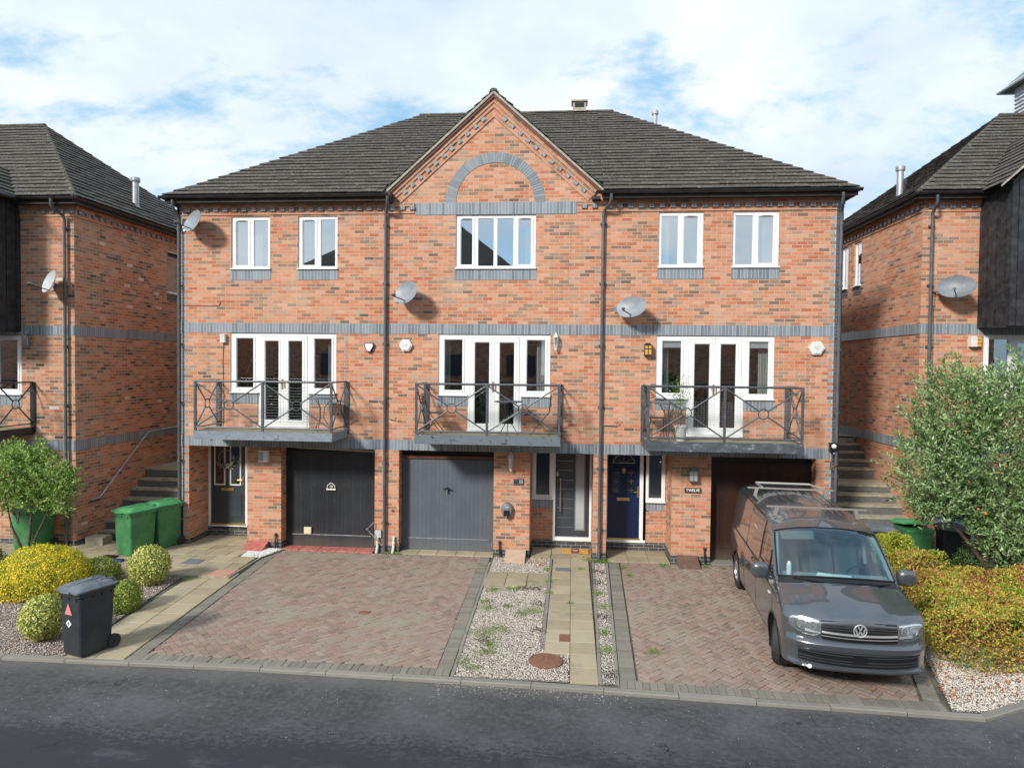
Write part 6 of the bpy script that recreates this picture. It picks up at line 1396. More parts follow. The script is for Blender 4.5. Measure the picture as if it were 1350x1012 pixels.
# hedge: clipped box volume with rounded shoulders
def hedge(lab, poly, ztop, n, m, L=.045, W=.022, rough=.05):
    xs = [p[0] for p in poly]; ys = [p[1] for p in poly]; cx, cy = sum(xs)/len(xs), sum(ys)/len(ys); e = empty('hedge', (cx, cy, G), lab, 'hedge')
    pts = []; P = []
    while len(P) < n:
        x, y = random.uniform(min(xs), max(xs)), random.uniform(min(ys), max(ys))
        if not inside((x, y), poly): continue
        dm = min(abs((poly[i][0]-poly[i-1][0])*(poly[i-1][1]-y)-(poly[i-1][0]-x)*(poly[i][1]-poly[i-1][1]))/math.hypot(poly[i][0]-poly[i-1][0], poly[i][1]-poly[i-1][1]) for i in range(len(poly)))
        h = ztop(x, y)*(1-max(0, (.28-dm)/.28)**2.2*.42)+.06*math.sin(x*5+y*3)+.05*math.sin(y*7.3-x*2)+.03*math.sin(x*17+y*11)
        if math.sin(x*13+y*5)*math.sin(y*15-x*4) < -.62 and random.random() < .6: h -= .10
        if dm > .20 and random.random() < .75: z = h-abs(random.gauss(0, .05))
        elif dm > .30: z = h-abs(random.gauss(0, .12))
        else: z = G+(h-G)*random.random()**.8
        P.append((x+random.gauss(0, .025), y+random.gauss(0, .025), max(z, G+.02)))
    P = np.array(P); D = unit(rng.normal(size=P.shape)+[0, 0, .9]); k = len(P)
    leafmesh('foliage', P, D, rng.uniform(.6, 1.3, k)*L, rng.uniform(.8, 1.2, k)*W, m, e)
    mb = MB()
    for i in range(30):
        x, y = random.uniform(min(xs)+.2, max(xs)-.2), random.uniform(min(ys)+.2, max(ys)-.2)
        if inside((x, y), poly): mb.tube([(x, y, G-.02), (x+random.uniform(-.1, .1), y+random.uniform(-.1, .1), .35), (x+random.uniform(-.2, .2), y+random.uniform(-.2, .2), .62)], [.014, .01, .004], 4)
    mb.build('stem', 'bark', e); return e
hedge('long autumn hedge of yellow, green and rust red leaves beside the van', [(14.50, -4.75), (14.85, -5.2), (15.7, -5.05), (17.1, -3.7), (17.2, -2.4), (16.0, -2.6), (15.75, -1.75), (14.95, -1.75)], lambda x, y: .74+.03*(y+5), 60000, 'leaf_hedge', .052, .026)
hedge('lime yellow hedge end growing by the van windscreen', [(14.95, -1.9), (15.75, -1.9), (15.7, -.75), (15.05, -.75)], lambda x, y: .98, 12000, 'leaf_hedge_lime', .05, .022)
# weeds, moss, dead leaves
def tufts(name, pts, m, n, L, W, spread, lab, cat, up=.8):
    P = []; 
    for x, y, s in pts: k = int(n*s); P.append(np.stack([x+rng.normal(size=k)*spread*s, y+rng.normal(size=k)*spread*s*1.1, np.full(k, G+.008)], 1))
    P = np.concatenate(P); D = unit(rng.normal(size=P.shape)*.8+[0, 0, up]); D[:, 2] = np.abs(D[:, 2]); k = len(P); stuff(leafmesh(name, P, D, rng.uniform(.5, 1.3, k)*L, W, m), lab, cat)
tufts('weeds', [(7.72, -4.45, 1.5), (7.95, -4.25, 1.2), (7.65, -2.3, 1), (7.95, -2.25, .6), (7.87, -5.15, .9), (7.9, -4.9, .8), (7.6, -5.5, .8), (8.45, -3.35, 1.1), (8.3, -3.5, .9), (7.65, -3.3, .8), (7.6, -3.0, .8), (9.7, -.12, 1.1), (9.85, -.2, .8), (10.35, -4.85, .7), (9.68, -4.9, .9), (9.7, -3.0, .9), (9.66, -4.2, .7), (9.64, -2.3, .7), (5.0, -.12, .7), (9.5, -.1, .8), (1.62, -2.42, .8), (11.1, -.3, .8), (11.5, -.35, .3), (5.25, -.15, .5), (9.32, -.8, .4), (8.66, -.9, .6), (8.7, -1.7, .6), (8.72, -2.4, .4), (12.0, -.3, .5), (2.2, -.75, .7), (12.35, -.35, .4), (10.2, -.6, .7), (10.3, -1.1, .5), (8.1, -2.2, .5), (7.75, -5.7, .5), (9.11, -2.9, .3), (8.0, -3.2, .5)], 'grass', 140, .05, .009, .085, 'green weeds growing in the gravel and paving joints', 'weeds')
tufts('dead_leaves', [(14.5, -5.4, .8), (14.9, -5.45, 1.4), (15.5, -5.25, 1.4), (14.35, -4.9, 1), (8.5, -.6, 1), (8.4, -.3, .8), (9.5, .1, 1), (13.1, -5.75, .12), (14.1, -5.8, .8), (16.2, -4.7, 1)], 'dead_leaf', 26, .055, .035, .16, 'rusty dead leaves scattered on the gravel and paving', 'fallen leaves', .1)
tufts('moss', [(8.45, -2.15, 1), (8.2, -2.13, 1.2), (8.55, -3.0, 1), (8.62, -4.2, .8), (7.8, -4.7, 1.4), (9.68, -.9, 1.4), (9.66, -1.6, 1.2), (9.65, -3.5, 1), (9.7, -5.7, 1)], 'bark', 60, .03, .02, .07, 'dark patches of moss and soil in the gravel', 'moss', .5)

# ---------------------------------------------------------------- the panel van (local: front towards -Y, s = distance from the front bumper)
van = empty('panel_van', (0, 0, 0), 'dark grey panel van with roof bars parked on the right driveway', 'van')
NP, PL, PW = 2.8, .46, .905
def Ppl(s):
    s = max(0, s)
    if s >= PL: x = PW
    else: x = PW*(1-(1-s/PL)**NP)**(1/NP)
    if s > 4.9: x -= .05*((s-4.9)/.4)**2
    return x
def plf(x): x = min(abs(x)/PW, .995); return PL*(1-(1-x**NP)**(1/NP))
def itp(T, v):
    if v <= T[0][0]: return T[0][1]
    for a, b in zip(T, T[1:]):
        if v <= b[0]: t = (v-a[0])/(b[0]-a[0]); return a[1]+(b[1]-a[1])*t
    return T[-1][1]
def qz(z): return itp([(.2, .955), (.32, .975), (.5, .992), (.75, 1.0), (.80, .997), (.97, .998), (1.06, .975), (1.12, .950), (1.19, .938), (1.5, .890), (1.7, .850), (1.80, .815), (1.86, .775), (1.9, .74)], z)
def scz(z): return itp([(.30, .05), (.325, .01), (.345, -.016), (.368, -.016), (.39, .024), (.56, .024), (.58, .0), (.64, -.012), (.66, -.008), (.69, .034), (.72, .042), (.80, .05), (.92, .08), (.98, .118)], z)
TOP = [(.30, .115, .93, .985), (.45, .28, .985, 1.035), (.68, .52, 1.045, 1.11), (.90, .78, 1.10, 1.165), (1.06, .90, 1.135, 1.195), (1.17, .99, 1.21, 1.27), (1.34, 1.19, 1.355, 1.425), (1.52, 1.39, 1.505, 1.58), (1.70, 1.60, 1.645, 1.735), (1.81, 1.74, 1.715, 1.815), (2.0, 1.98, 1.775, 1.88), (2.3, 2.3, 1.815, 1.93), (2.75, 2.75, 1.845, 1.97), (3.3, 3.3, 1.85, 1.975), (3.9, 3.9, 1.85, 1.975), (4.5, 4.5, 1.848, 1.97), (4.95, 4.97, 1.84, 1.955), (5.10, 5.13, 1.82, 1.93), (5.19, 5.21, 1.76, 1.86)]
G0, G1 = 5, 9          # glass between these top stations
XE = .765
AS = [-1, -.95, -.86, -.74, -.62, -.56, -.4, -.2, 0, .2, .4, .56, .62, .74, .86, .95, 1]
def toppt(i, a):
    se, sc_, ze, zc = TOP[i]; xe = (XE if i == 0 else Ppl(se-.0)*qz(ze)); x = a*xe
    bl = plf(a*XE)/plf(XE) if i < 10 else abs(a)**2.4
    z = zc+(ze-zc)*(abs(a)**2.6); s = sc_+(se-sc_)*bl
    if i <= 4: z += .014*(1 if abs(a) <= .56 else 0)*(1 if i else .4)
    if 10 <= i <= 16 and abs(a) < .9: z += .006*math.cos(a*math.pi*6)
    return Vector((x, s, z))
body = MB(); wsg = MB(); sdg = {-1: MB(), 1: MB()}
def patch(mb, A, B, C, D, mi=0): mb.face([A, B, C, D], mi)
# finer interpolation along the roof and bonnet path
def interp_rows(i, a, t):
    p0, p1, p2, p3 = (toppt(max(0, min(len(TOP)-1, k)), a) for k in (i-1, i, i+1, i+2))
    if i in (0, G0-1, G1) or True: 
        m1 = (p2-p0)*.5 if i not in (0, 4, G1+0) else (p2-p1); m2 = (p3-p1)*.5 if i+1 not in (4,) else (p2-p1)
    t2, t3 = t*t, t*t*t; return p1*(2*t3-3*t2+1)+m1*(t3-2*t2+t)+p2*(-2*t3+3*t2)+m2*(t3-t2)
SUB = 3
rows = []
for i in range(len(TOP)-1):
    for k in range(SUB): rows.append((i, [interp_rows(i, a, k/SUB) if k else toppt(i, a) for a in AS]))
rows.append((len(TOP)-1, [toppt(len(TOP)-1, a) for a in AS]))
for (i, r0), (_, r1) in zip(rows, rows[1:]):
    for k in range(len(AS)-1):
        glassy = G0 <= i < G1 and 1 <= k < len(AS)-2
        tgt = wsg if glassy else body
        if i == 4 and 1 <= k < len(AS)-2: body.face([r0[k], r0[k+1], r1[k+1], r1[k]], 1); continue
        tgt.face([r0[k], r0[k+1], r1[k+1], r1[k]])
# front face
ZF = [.315, .325, .335, .345, .355, .37, .39, .45, .52, .56, .58, .61, .64, .655, .67, .69, .72, .76, .80, .86, .92]
frow = []
for z in ZF: frow.append([Vector((a*XE*1.0, scz(z)+plf(a*XE), z+(.0 if z < .9 else 0))) for a in AS])
frow.append([Vector(toppt(0, a)) for a in AS])
for r0, r1 in zip(frow, frow[1:]):
    for k in range(len(AS)-1): body.face([r0[k], r0[k+1], r1[k+1], r1[k]])
# sides
BELT = 1.185; WHEELS = (.93, 4.33); WR = .345; AR = .40
ZL = [0, .06, .13, .2, .28, .36, .44, .52, .58, .64, .72, .80, .87, .93, 1.0]
def side_top(j):
    i, r = rows[j]; return r[-1]
SS = []
for j in range(len(rows)): SS.append(side_top(j))
for sg in (-1, 1):
    cols = []
    for j, tp in enumerate(SS):
        ztop, se = tp.z, tp.y; w_ = max(0, min(1, (1.1-se)/.8)); col = []
        zb = .315 if se < .5 else itp([(.5, .315), (.75, .28), (5.0, .29), (5.3, .33)], se); zm = min(BELT, ztop)
        S0 = se-scz(.98)*w_*.0
        for f in ZL:
            z = zb+f*(zm-zb); off = (scz(z)-scz(.985))*w_; s = se+off*(1 if z < .985 else 0)
            x = tp.x if j == 0 and False else Ppl(se-scz(.985)*max(0, min(1, (.62-se)/.32)))*qz(z)
            if f == 1.0 and ztop <= BELT+1e-6: x, s, z = tp.x, tp.y, tp.z
            if j == 0: x = XE; s = scz(z)+plf(XE)
            if j == 0 and f == 1.0: x, s, z = tp.x, tp.y, tp.z
            col.append(Vector((sg*x, s, z)))
        up = []
        for f in (0, .10, .3, .5, .7, .86, 1.0):
            z = BELT+f*(ztop-BELT) if ztop > BELT else ztop
            x = Ppl(se)*qz(z) if f < 1 else tp.x
            up.append(Vector((sg*x, se, z)) if ztop > BELT else Vector((sg*tp.x, tp.y, tp.z)))
        cols.append((col, up))
    J = len(cols)
    def flipped(P): return P if sg > 0 else P[::-1]
    def adj(p):       # pull vertices near a wheel arch onto its circle
        for wc in WHEELS:
            dx, dz = p.y-wc, p.z-WR
            d_ = math.hypot(dx, dz)
            if AR*.72 < d_ < AR*1.0 : k_ = AR/d_; return Vector((p.x, wc+dx*k_, WR+dz*k_)), True
        return p, False
    def refine(a, b, n): return [a.lerp(b, t/n) for t in range(n+1)]
    for j in range(J-1):
        (c0, u0), (c1, u1) = cols[j], cols[j+1]
        near = any(abs((c0[0].y+c1[0].y)/2-wc) < .6 for wc in WHEELS)
        N_ = 3 if near else 1
        for k in range(len(ZL)-1):
            for a_ in range(N_):
                A, B = c0[k].lerp(c1[k], a_/N_), c0[k].lerp(c1[k], (a_+1)/N_); D_, C_ = c0[k+1].lerp(c1[k+1], a_/N_), c0[k+1].lerp(c1[k+1], (a_+1)/N_)
                q = [A, B, C_, D_]
                if near:
                    ins = [any(math.hypot(p.y-wc, p.z-WR) < AR*.985 for wc in WHEELS) for p in q]
                    if all(ins): continue
                    if any(ins):
                        q2 = []
                        for p, i_ in zip(q, ins):
                            if i_:
                                for wc in WHEELS:
                                    d_ = math.hypot(p.y-wc, p.z-WR)
                                    if d_ < AR*.985: p = Vector((p.x, wc+(p.y-wc)*AR/max(d_, .01), WR+(p.z-WR)*AR/max(d_, .01))); break
                            q2.append(p)
                        q = q2
                body.face(flipped(q))
        if u1[-1].z > BELT+.002 or u0[-1].z > BELT+.002:
            sm = (u0[0].y+u1[0].y)/2
            for k in range(6):
                q = flipped([u0[k], u1[k], u1[k+1], u0[k+1]])
                if 1.22 < sm < 2.22 and 1 <= k < 5: sdg[sg].face(q, 0)
                else: body.face(q, 1 if (1.15 < sm < 2.30 and (k in (0, 5) )) and False else 0)
# tail
last = cols
lt = rows[-1][1]
rear = []
for z in (1.74, 1.5, 1.2, 1.0, .8, .6, .45, .33):
    s_ = itp([(.33, 5.22), (.45, 5.285), (.6, 5.29), (.8, 5.275), (1.2, 5.26), (1.74, 5.20)], z); xe = Ppl(5.19)*qz(z)
    rear.append([Vector((a*xe, s_-.05*abs(a)**4, z)) for a in AS])
rr = [lt]+rear
for r0, r1 in zip(rr, rr[1:]):
    for k in range(len(AS)-1): body.face([r0[k], r0[k+1], r1[k+1], r1[k]])
for sg in (-1, 1):
    col = [Vector((sg*Ppl(5.19)*qz(z), 5.19, z)) for z in (1.74, 1.5, 1.2, 1.0, .8, .6, .45, .33)]
    for k in range(7): body.face([col[k], col[k+1], rear[k+1][0 if sg < 0 else -1], rear[k][0 if sg < 0 else -1]])
body.face([(-.76, .25, .32), (.76, .25, .32), (.87, .6, .28), (.87, 5.2, .30), (-.87, 5.2, .30), (-.87, .6, .28)][::-1], 1)
def vbuild(mb, name, m, parent=van, **k): return mb.build(name, m, parent, **k)
bo = body.build('body', ['car_paint', 'trim_black'], van, smooth=38, fix=False)
wsg.build('windscreen', 'car_glass', van, smooth=50)
for sg in (-1, 1): sdg[sg].build('side_window', 'car_side_glass', van, smooth=50)
def FS(x, z, off=0): return Vector((x, scz(z)+plf(x)-off, z))
def fpatch(mb, x0, x1, zb, zt, off=.006, nx=10, nz=4, mi=0, th=None):
    zb_ = zb if callable(zb) else (lambda x: zb); zt_ = zt if callable(zt) else (lambda x: zt); g = []
    for k in range(nz+1):
        g.append([FS(x0+(x1-x0)*i/nx, zb_(x0+(x1-x0)*i/nx)+(zt_(x0+(x1-x0)*i/nx)-zb_(x0+(x1-x0)*i/nx))*k/nz, off) for i in range(nx+1)])
    for r0, r1 in zip(g, g[1:]):
        for i in range(nx): mb.face([r0[i], r0[i+1], r1[i+1], r1[i]], mi)
    bd = [g[0][i] for i in range(nx+1)], [g[-1][i] for i in range(nx+1)]
    back = Vector((0, off+.004, 0))
    for row, fl in ((bd[0], 0), (bd[1], 1)):
        for i in range(nx):
            q = [row[i], row[i+1], row[i+1]+back, row[i]+back]; mb.face(q if fl else q[::-1], mi)
# grille
gz0 = lambda x: .702+.02*(abs(x)/.5)**2; gz1 = lambda x: .955-.012*(abs(x)/.5)**2
gr = MB(); fpatch(gr, -.465, .465, gz0, gz1, .003, 16, 3); go = gr.build('grille', 'trim_black', van)
ch = MB(); fpatch(ch, -.465, .465, lambda x: .785+.018*(abs(x)/.5)**2, lambda x: .808+.018*(abs(x)/.5)**2, .018, 16, 1); fpatch(ch, -.465, .465, lambda x: .745+.018*(abs(x)/.5)**2, lambda x: .752+.018*(abs(x)/.5)**2, .012, 16, 1); ch.build('chrome_bar', 'chrome', go)
ch = MB()
for z in (.845, .875, .905): fpatch(ch, -.465, .465, lambda x: z-.006*(abs(x)/.5)**2, lambda x: z+.010-.006*(abs(x)/.5)**2, .014, 16, 1)
ch.build('grille_slats', 'slat_dark', go)
# emblem: ring with V over W
em = MB(); ec = FS(0, .862, .03); em.torus((0, ec.y, .862), .078, .0085, 36, 8)
def stroke(m, pts, w=.010):
    for (xa, za), (xb, zb) in zip(pts, pts[1:]):
        d_ = Vector((xb-xa, zb-za)); n_ = Vector((-d_.y, d_.x)).normalized()*w
        m.prism([(xa+n_.x, ec.y-.006, .862+za+n_.y), (xb+n_.x, ec.y-.006, .862+zb+n_.y), (xb-n_.x, ec.y-.006, .862+zb-n_.y), (xa-n_.x, ec.y-.006, .862+za-n_.y)][::-1], (0, .012, 0))
stroke(em, [(-.030, .066), (0, .006), (.030, .066)], .009); stroke(em, [(-.062, .040), (-.030, -.058), (0, -.004), (.030, -.058), (.062, .040)], .009)
em.build('emblem', 'chrome', go, smooth=40); em = MB(); em.lathe([(.078, 0), (.070, .006), (.001, .008)], (0, ec.y+.012, .862), 30, axis=(0, -1, 0)); em.build('emblem_disc', 'trim_black', go)
# headlights wrap round the corners
for sg in (-1, 1):
    hz0 = lambda x: itp([(.46, .775), (.58, .745), (.68, .75), (.78, .79), (.84, .84)], abs(x)); hz1 = lambda x: itp([(.46, .945), (.58, .955), (.70, .965), (.79, .955), (.84, .925)], abs(x))
    x0, x1 = (.475, .835) if sg > 0 else (-.835, -.475)
    def fs2(x, z, off): return Vector((x, scz(z)+plf(x)-off, z))
    h = MB(); fpatch(h, x0, x1, hz0, hz1, .004, 14, 4); ho = h.build('headlight', 'head_inner', van)
    h = MB()
    for cx, cz_, r_l in ((.565, .875, .048), (.69, .868, .058)):
        c = fs2(sg*cx, cz_, -.004); h.lathe([(r_l, .012), (r_l*.8, .002), (r_l*.5, -.004), (.001, -.006)], c, 20, axis=(sg*.35*(cx/.72), -1, 0)); h.torus(c+Vector((0, -.014, 0)), r_l, .006, 20, 6, (sg*.3, -1, 0))
    h.build('reflector', 'head_reflector', ho, smooth=50)
    h = MB(); fpatch(h, min(sg*.48, sg*.66), max(sg*.48, sg*.66), lambda x: .785+.012*(abs(x)-.5)/.2, lambda x: .806+.02*(abs(x)-.5)/.2, .016, 8, 1); fpatch(h, min(sg*.49, sg*.82), max(sg*.49, sg*.82), lambda x: hz1(x)-.030, lambda x: hz1(x)-.012, .010, 10, 1, 0); h.build('light_strip', 'chrome', ho)
    h = MB(); fpatch(h, x0, x1, lambda x: hz0(x)+.008, lambda x: hz1(x)-.006, .022, 14, 3); h.build('headlight_glass', 'acrylic', ho, smooth=60)
# lower grille, bumper crease and lip
lg = MB(); fpatch(lg, -.735, .735, lambda x: .385+.03*(abs(x)/.76)**2, lambda x: .545+.02*(abs(x)/.76)**2-.03*max(0, abs(x)-.6), .004, 22, 2); lo = lg.build('lower_grille', 'trim_black', van)
lg = MB()
for z in (.415, .45, .515): fpatch(lg, -.73, .73, lambda x: z+.026*(abs(x)/.76)**2, lambda x: z+.012+.026*(abs(x)/.76)**2, .012, 22, 1)
fpatch(lg, -.09, .09, .43, .54, .014, 2, 1, 1); lg.build('grille_slats', ['slat_dark', 'trim_black'], lo)
lp = MB(); fpatch(lp, -.75, .75, .318, .328, .008, 22, 1); lp.build('bumper_trim', 'car_paint', van, smooth=50)
fg = MB()
for x in (-.70, -.66): fpatch(fg, x, x+.03, .345, .362, .008, 2, 1)
fg.build('fog_lamp', 'lens_white', van); fg = MB(); c = FS(-.61, .352, .0); fg.lathe([(.03, 0), (.026, .008), (.001, .01)], c, 14, axis=(-.2, -1, 0)); fg.build('fog_lamp', 'lens_white', van)
# seams on the sides, handles, mirrors
def sx_(s, z, off=.003): return Ppl(s)*qz(z)+off
for sg in (-1, 1):
    sm_ = MB()
    def seam(pts, r=.004): sm_.tube([(sg*sx_(s, z, .0), s, z) for s, z in pts], r, 4)
    seam([(1.0+.0*k, .32+.1*k) for k in range(8)]); seam([(2.28, z) for z in (.32, .5, .8, 1.05, 1.18, 1.4, 1.6, 1.78)]); seam([(3.42, z) for z in (.32, .5, .8, 1.05, 1.18, 1.4, 1.6, 1.80)])
    seam([(s, .34) for s in (1.42, 1.8, 2.4, 3.0, 3.8)]); seam([(s, 1.10) for s in (2.35, 3, 3.6, 4.2, 4.9)], .010); seam([(2.30, 1.80), (3.4, 1.81), (4.9, 1.80)], .006)
    sm_.build('panel_seam', 'trim_black', van)
    cr = MB(); cr.tube([(sg*sx_(s, z, .002), s, z) for s, z in ((.62, .98), (1.1, 1.03), (1.8, 1.06), (2.28, 1.075), (3, 1.085), (4, 1.085), (5.0, 1.08))], .009, 6); cr.build('waist_line', 'car_paint', van, smooth=60)
    wf = MB()
    P = [(1.15, 1.20), (2.2, 1.20)]; wf.tube([(sg*sx_(s, 1.195, .004), s, 1.195) for s in (1.12, 1.5, 1.9, 2.24)], .012, 6); wf.tube([(sg*sx_(2.235, z, .002), 2.235, z) for z in (1.2, 1.4, 1.6, 1.76)], .012, 6); wf.tube([(sg*sx_(1.50, z, .003), 1.50, z) for z in (1.2, 1.32, 1.44, 1.5)], .012, 6)
    wf.build('window_trim', 'trim_black', van)
    hd = MB(); hd.tube([(sg*sx_(2.02, 1.05, .002), 2.02, 1.06), (sg*sx_(2.05, 1.05, .035), 2.06, 1.06), (sg*sx_(2.15, 1.05, .035), 2.18, 1.06), (sg*sx_(2.2, 1.05, .002), 2.21, 1.06)], .014, 8); hd.tube([(sg*sx_(2.5, 1.05, .002), 2.46, 1.06), (sg*sx_(2.5, 1.05, .035), 2.5, 1.06), (sg*sx_(2.6, 1.05, .035), 2.62, 1.06), (sg*sx_(2.6, 1.05, .002), 2.66, 1.06)], .014, 8); hd.build('door_handle', 'car_paint', van, smooth=50)
    bd = MB(); 
    for k in range(4): bd.box(min(sg*(sx_(2.9, 1.55)-.002), sg*(sx_(2.9, 1.55)+.004)), max(sg*(sx_(2.9, 1.55)-.002), sg*(sx_(2.9, 1.55)+.004)), 2.75+.07*k, 2.80+.07*k, 1.52, 1.57)
    bd.build('badge', 'chrome', van)
    it = MB(); it.box(min(sg*sx_(1.05, .9, 0), sg*sx_(1.05, .9, .012)), max(sg*sx_(1.05, .9, 0), sg*sx_(1.05, .9, .012)), 1.18, 1.26, .93, .955); it.build('side_repeater', 'lens_white', van)
    mr = MB(); rg = []
    cxm, cym, czm = sg*1.02, 1.30, 1.235
    for t, k in ((-1, .45), (-.8, .82), (-.3, 1.05), (.3, 1.08), (.75, 1.0), (1, .95)):
        rg.append([(cxm+.125*k*math.copysign(abs(math.cos(2*math.pi*j/20))**.7, math.cos(2*math.pi*j/20)), cym+t*.07, czm+.115*k*math.copysign(abs(math.sin(2*math.pi*j/20))**.7, math.sin(2*math.pi*j/20))) for j in range(20)])
    mr.rings(rg, 0, True); mr.tube([(sg*.86, 1.33, 1.13), (cxm-sg*.06, 1.31, 1.17)], [.035, .03], 8); mo = mr.build('door_mirror', 'car_paint', van, smooth=50)
    mg = MB(); mg.lathe([(.09, 0), (.001, .001)], (cxm, cym+.071, czm), 20, axis=(0, 1, 0)); mg.build('mirror_glass', 'chrome', mo)
# wheels: tyre, rim; front pair steered
STEER = R(-20)
for wc in WHEELS:
    for sg in (-1, 1):
        w_ = MB(); c = Vector((0, 0, 0)); prof = [(.20, -.10), (.31, -.105), (.338, -.085), (.345, -.05), (.345, .05), (.338, .085), (.31, .105), (.20, .10)]
        w_.lathe(prof, c, 44, axis=(1, 0, 0), caps=False); wo = w_.build('wheel', 'rubber', van, smooth=35)
        rm = MB(); rm.lathe([(.215, -.02), (.222, .085), (.205, .095), (.195, .06), (.19, .0)], c, 36, axis=(sg, 0, 0), caps=False); rm.lathe([(.19, .0), (.001, .0)], c, 24, axis=(sg, 0, 0), mi=1, caps=False)
        for k in range(5):
            a = 2*math.pi*k/5+.3
            for o in (-.13, .13): 
                p0 = Vector((sg*.075, .035*math.cos(a), .035*math.sin(a))); p1 = Vector((sg*.072, .205*math.cos(a+o), .205*math.sin(a+o))); rm.tube([p0, p1], [.022, .014], 6)
        rm.lathe([(.05, .06), (.05, .085), (.03, .095), (.001, .096)], c, 16, axis=(sg, 0, 0)); ro = rm.build('rim', ['wheel_silver', 'trim_black'], van, smooth=40); ro.parent = wo
        wo.location = (sg*(.765 if wc < 2 else .79), wc, WR); wo.rotation_euler = (0, 0, STEER if wc < 2 else 0)
    for sg in (-1, 1):
        ar = MB(); rg = []
        for k in range(25):
            a = R(-38)+R(256)*k/24; y_, z_ = wc+AR*math.cos(a), WR+AR*math.sin(a)
            xo = Ppl(min(max(y_, .35), 5.1))*qz(max(z_, .25)); rg.append([(sg*(xo+.004), y_, z_), (sg*(xo+.002), wc+(AR-.03)*math.cos(a), WR+(AR-.03)*math.sin(a)), (sg*(xo-.30), wc+(AR-.02)*math.cos(a), WR+(AR-.02)*math.sin(a))])
        ar.rings(rg, 0, False, closed=False); ar.build('wheel_arch', 'trim_black', van)
for k_ in (2, 3, 5, 6, 7, 9, 10, 11, 13, 14):
    rb = MB(); rb.tube([tuple(r[k_]+Vector((0, 0, -.004))) for i, r in rows if 11 <= i <= 16], .013, 6); rb.build('roof_rib', 'car_paint', van, smooth=60)
# roof bars
for s_b, nm in ((4.0, 0), (2.25, 0)):
    rb = MB(); rb.box(-.76, .76, s_b-.022, s_b+.022, 2.005, 2.03)
    for sg in (-1, 1): rb.prism([(sg*.60-.03, s_b-.025, 2.005), (sg*.60+.03, s_b-.025, 2.005), (sg*.63+.025, s_b-.025, 1.87), (sg*.63-.025, s_b-.025, 1.87)], (0, .05, 0))
    rb.build('roof_bar', 'bar_metal', van, bevel=.004)
rb = MB(); rb.tube([(-.50, 4.02, 2.03), (-.56, 4.34, 2.06), (.42, 4.34, 2.06), (.56, 4.02, 2.03)], .022, 8); rb.build('ladder_roller', 'bar_metal', van, smooth=40)
# dark screen surround
fr_ = MB(); ring_ = [toppt(G0, a)+Vector((0, -.004, .004)) for a in AS[1:-1]]+[interp_rows(i, AS[-2], k/SUB) if k else toppt(i, AS[-2]) for i in range(G0, G1) for k in range(SUB)]+[toppt(G1, a) for a in AS[1:-1]][::-1]+[interp_rows(i, AS[1], k/SUB) if k else toppt(i, AS[1]) for i in range(G1-1, G0-1, -1) for k in range(SUB-1, -1, -1)]
fr_.tube(ring_, .012, 5); fr_.build('screen_surround', 'trim_black', van, smooth=60)
# wipers
wp = MB(); 
for pts in ([(-.05, .915, 1.205), (-.35, .925, 1.225), (-.62, 1.02, 1.235)], [(.50, .965, 1.205), (.25, .91, 1.225), (-.12, .90, 1.24)], [(.70, 1.03, 1.19), (.55, .95, 1.21), (.40, .92, 1.215)]): wp.tube(pts, [.012, .009, .006], 5)
wp.build('wiper', 'trim_black', van)
# cab interior
it = MB(); it.prism([(-.78, 1.02, 1.13), (.78, 1.02, 1.13), (.78, 1.42, 1.20), (-.78, 1.42, 1.20)], (0, 0, -.12)); it.prism([(-.78, 1.42, 1.20), (.78, 1.42, 1.20), (.78, 1.5, .8), (-.78, 1.5, .8)], (0, .02, 0)); it.build('dashboard', 'dash', van)
it = MB(); it.box(-.76, .76, 2.46, 2.48, .4, 1.74); it.box(-.8, .8, .9, 2.48, .38, .42); it.build('bulkhead', 'car_inner', van)
for x in (-.48, .10, .48):
    wdt = .25 if x < 0 else .19; it = MB(); it.box(x-wdt, x+wdt, 1.75, 2.2, .65, .82); it.prism([(x-wdt, 2.15, .8), (x+wdt, 2.15, .8), (x+wdt*.85, 2.36, 1.42), (x-wdt*.85, 2.36, 1.42)], (0, .1, 0)); it.box(x-.13, x+.13, 2.33, 2.42, 1.45, 1.64); it.build('seat', 'seat_cloth', van, bevel=.03)
it = MB(); it.torus((.46, 1.55, 1.12), .18, .014, 26, 6, (0, -.8, .6)); it.build('steering_wheel', 'trim_black', van)
it = MB(); it.face([(-.05, 1.10, 1.222), (.22, 1.08, 1.222), (.25, 1.26, 1.232), (-.02, 1.29, 1.232)]); it.face([(-.25, 1.2, 1.228), (-.05, 1.15, 1.226), (0, 1.25, 1.24), (-.2, 1.3, 1.25)]); it.build('papers', 'paper', van)
it = MB(); it.lathe([(.035, 0), (.035, .16), (.02, .18), (.02, .2)], (-.62, 1.25, 1.2), 12); it.build('bottle', 'paper', van)
it = MB(); it.prism([(-.66, 1.72, 1.74), (-.18, 1.70, 1.77), (-.18, 1.63, 1.66), (-.64, 1.66, 1.63)], (0, .012, 0)); it.build('sun_visor', 'car_inner', van)
it = MB()
for sg in (-1, 1): it.tube([(sg*.79, 1.16, 1.18), (sg*.74, 1.47, 1.46), (sg*.69, 1.78, 1.69)], .025, 6); it.tube([(sg*.78, 2.3, 1.15), (sg*.71, 2.3, 1.72)], .03, 6)
it.build('pillar_trim', 'headliner', van)
van.location = (12.87, -6.0, G+.004); van.rotation_euler = (0, 0, R(-4.5))

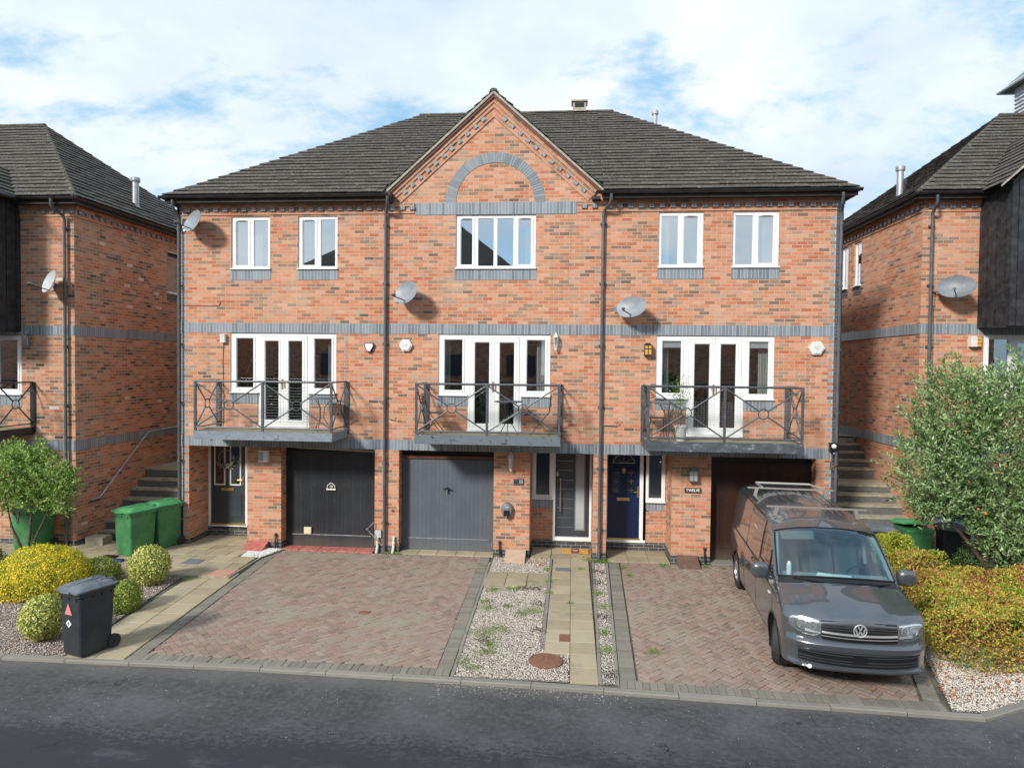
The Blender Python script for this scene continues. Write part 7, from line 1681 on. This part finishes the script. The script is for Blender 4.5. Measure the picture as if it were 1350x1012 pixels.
# ---------------------------------------------------------------- the house across the road, seen only in reflections
HO = empty('brick_house', (1, -22, 0), 'brick house across the road, visible only in window reflections', 'house')
mb = MB(); mb.box(-8.9, 7.0, -31, -22.2, -.3, 8.3); mb.build('wall', 'brick_old', HO)
for a_, b_, lab_ in ((-34, -12.5, 'brick house across the road to the left, visible only in reflections'), (10.2, 32, 'brick house across the road to the right, visible only in reflections')):
    h2 = empty('brick_house', ((a_+b_)/2, -22, 0), lab_, 'house'); m2 = MB(); m2.box(a_, b_, -31, -22.6, -.3, 7.2); m2.build('wall', 'brick_old', h2); m2 = MB(); m2.prism([(a_, -22.3, 7.2), (a_, -31.3, 7.2), (a_, -26.8, 9.9)], (b_-a_, 0, 0)); m2.build('roof', 'roof_tile', h2)
mb = MB(); a, b = (-7, -31.5, 7.9), (8.8, -21.7, 7.9)
e_, f_2 = (-9.3, 7.4), 8.3; rg_ = ((-1.9, -26.6, 13.0), (1.9, -26.6, 13.0))
mb.face([(e_[0], -21.7, f_2), (e_[1], -21.7, f_2), rg_[1], rg_[0]]); mb.face([(e_[0], -31.5, f_2), (e_[1], -31.5, f_2), rg_[1], rg_[0]]); mb.face([(e_[1], -21.7, f_2), (e_[1], -31.5, f_2), rg_[1]]); mb.face([(e_[0], -21.7, f_2), (e_[0], -31.5, f_2), rg_[0]]); mb.build('roof', 'roof_tile', HO)
mb = MB()
for x in (-5, -1.5, 2, 5.5):
    for z in (1.0, 3.6, 6.3): mb.box(x, x+1.6, -22.2, -22.15, z, z+1.2)
mb.build('window', 'sign_dark', HO)

bush('large dark garden shrub across the road to the left, seen only in reflections', (-6.5, -19.6, 1.6), (2.6, 1.2, 1.9), 6000, 'leaf_dark', .22, .12)
bush('large dark garden shrub across the road to the right, seen only in reflections', (3.0, -19.8, 1.5), (2.4, 1.2, 1.8), 6000, 'leaf_dark', .22, .12)
bush('large dark garden shrub at the far right across the road, seen only in reflections', (13.0, -19.6, 1.9), (2.6, 1.2, 2.2), 6000, 'leaf_dark', .22, .12)
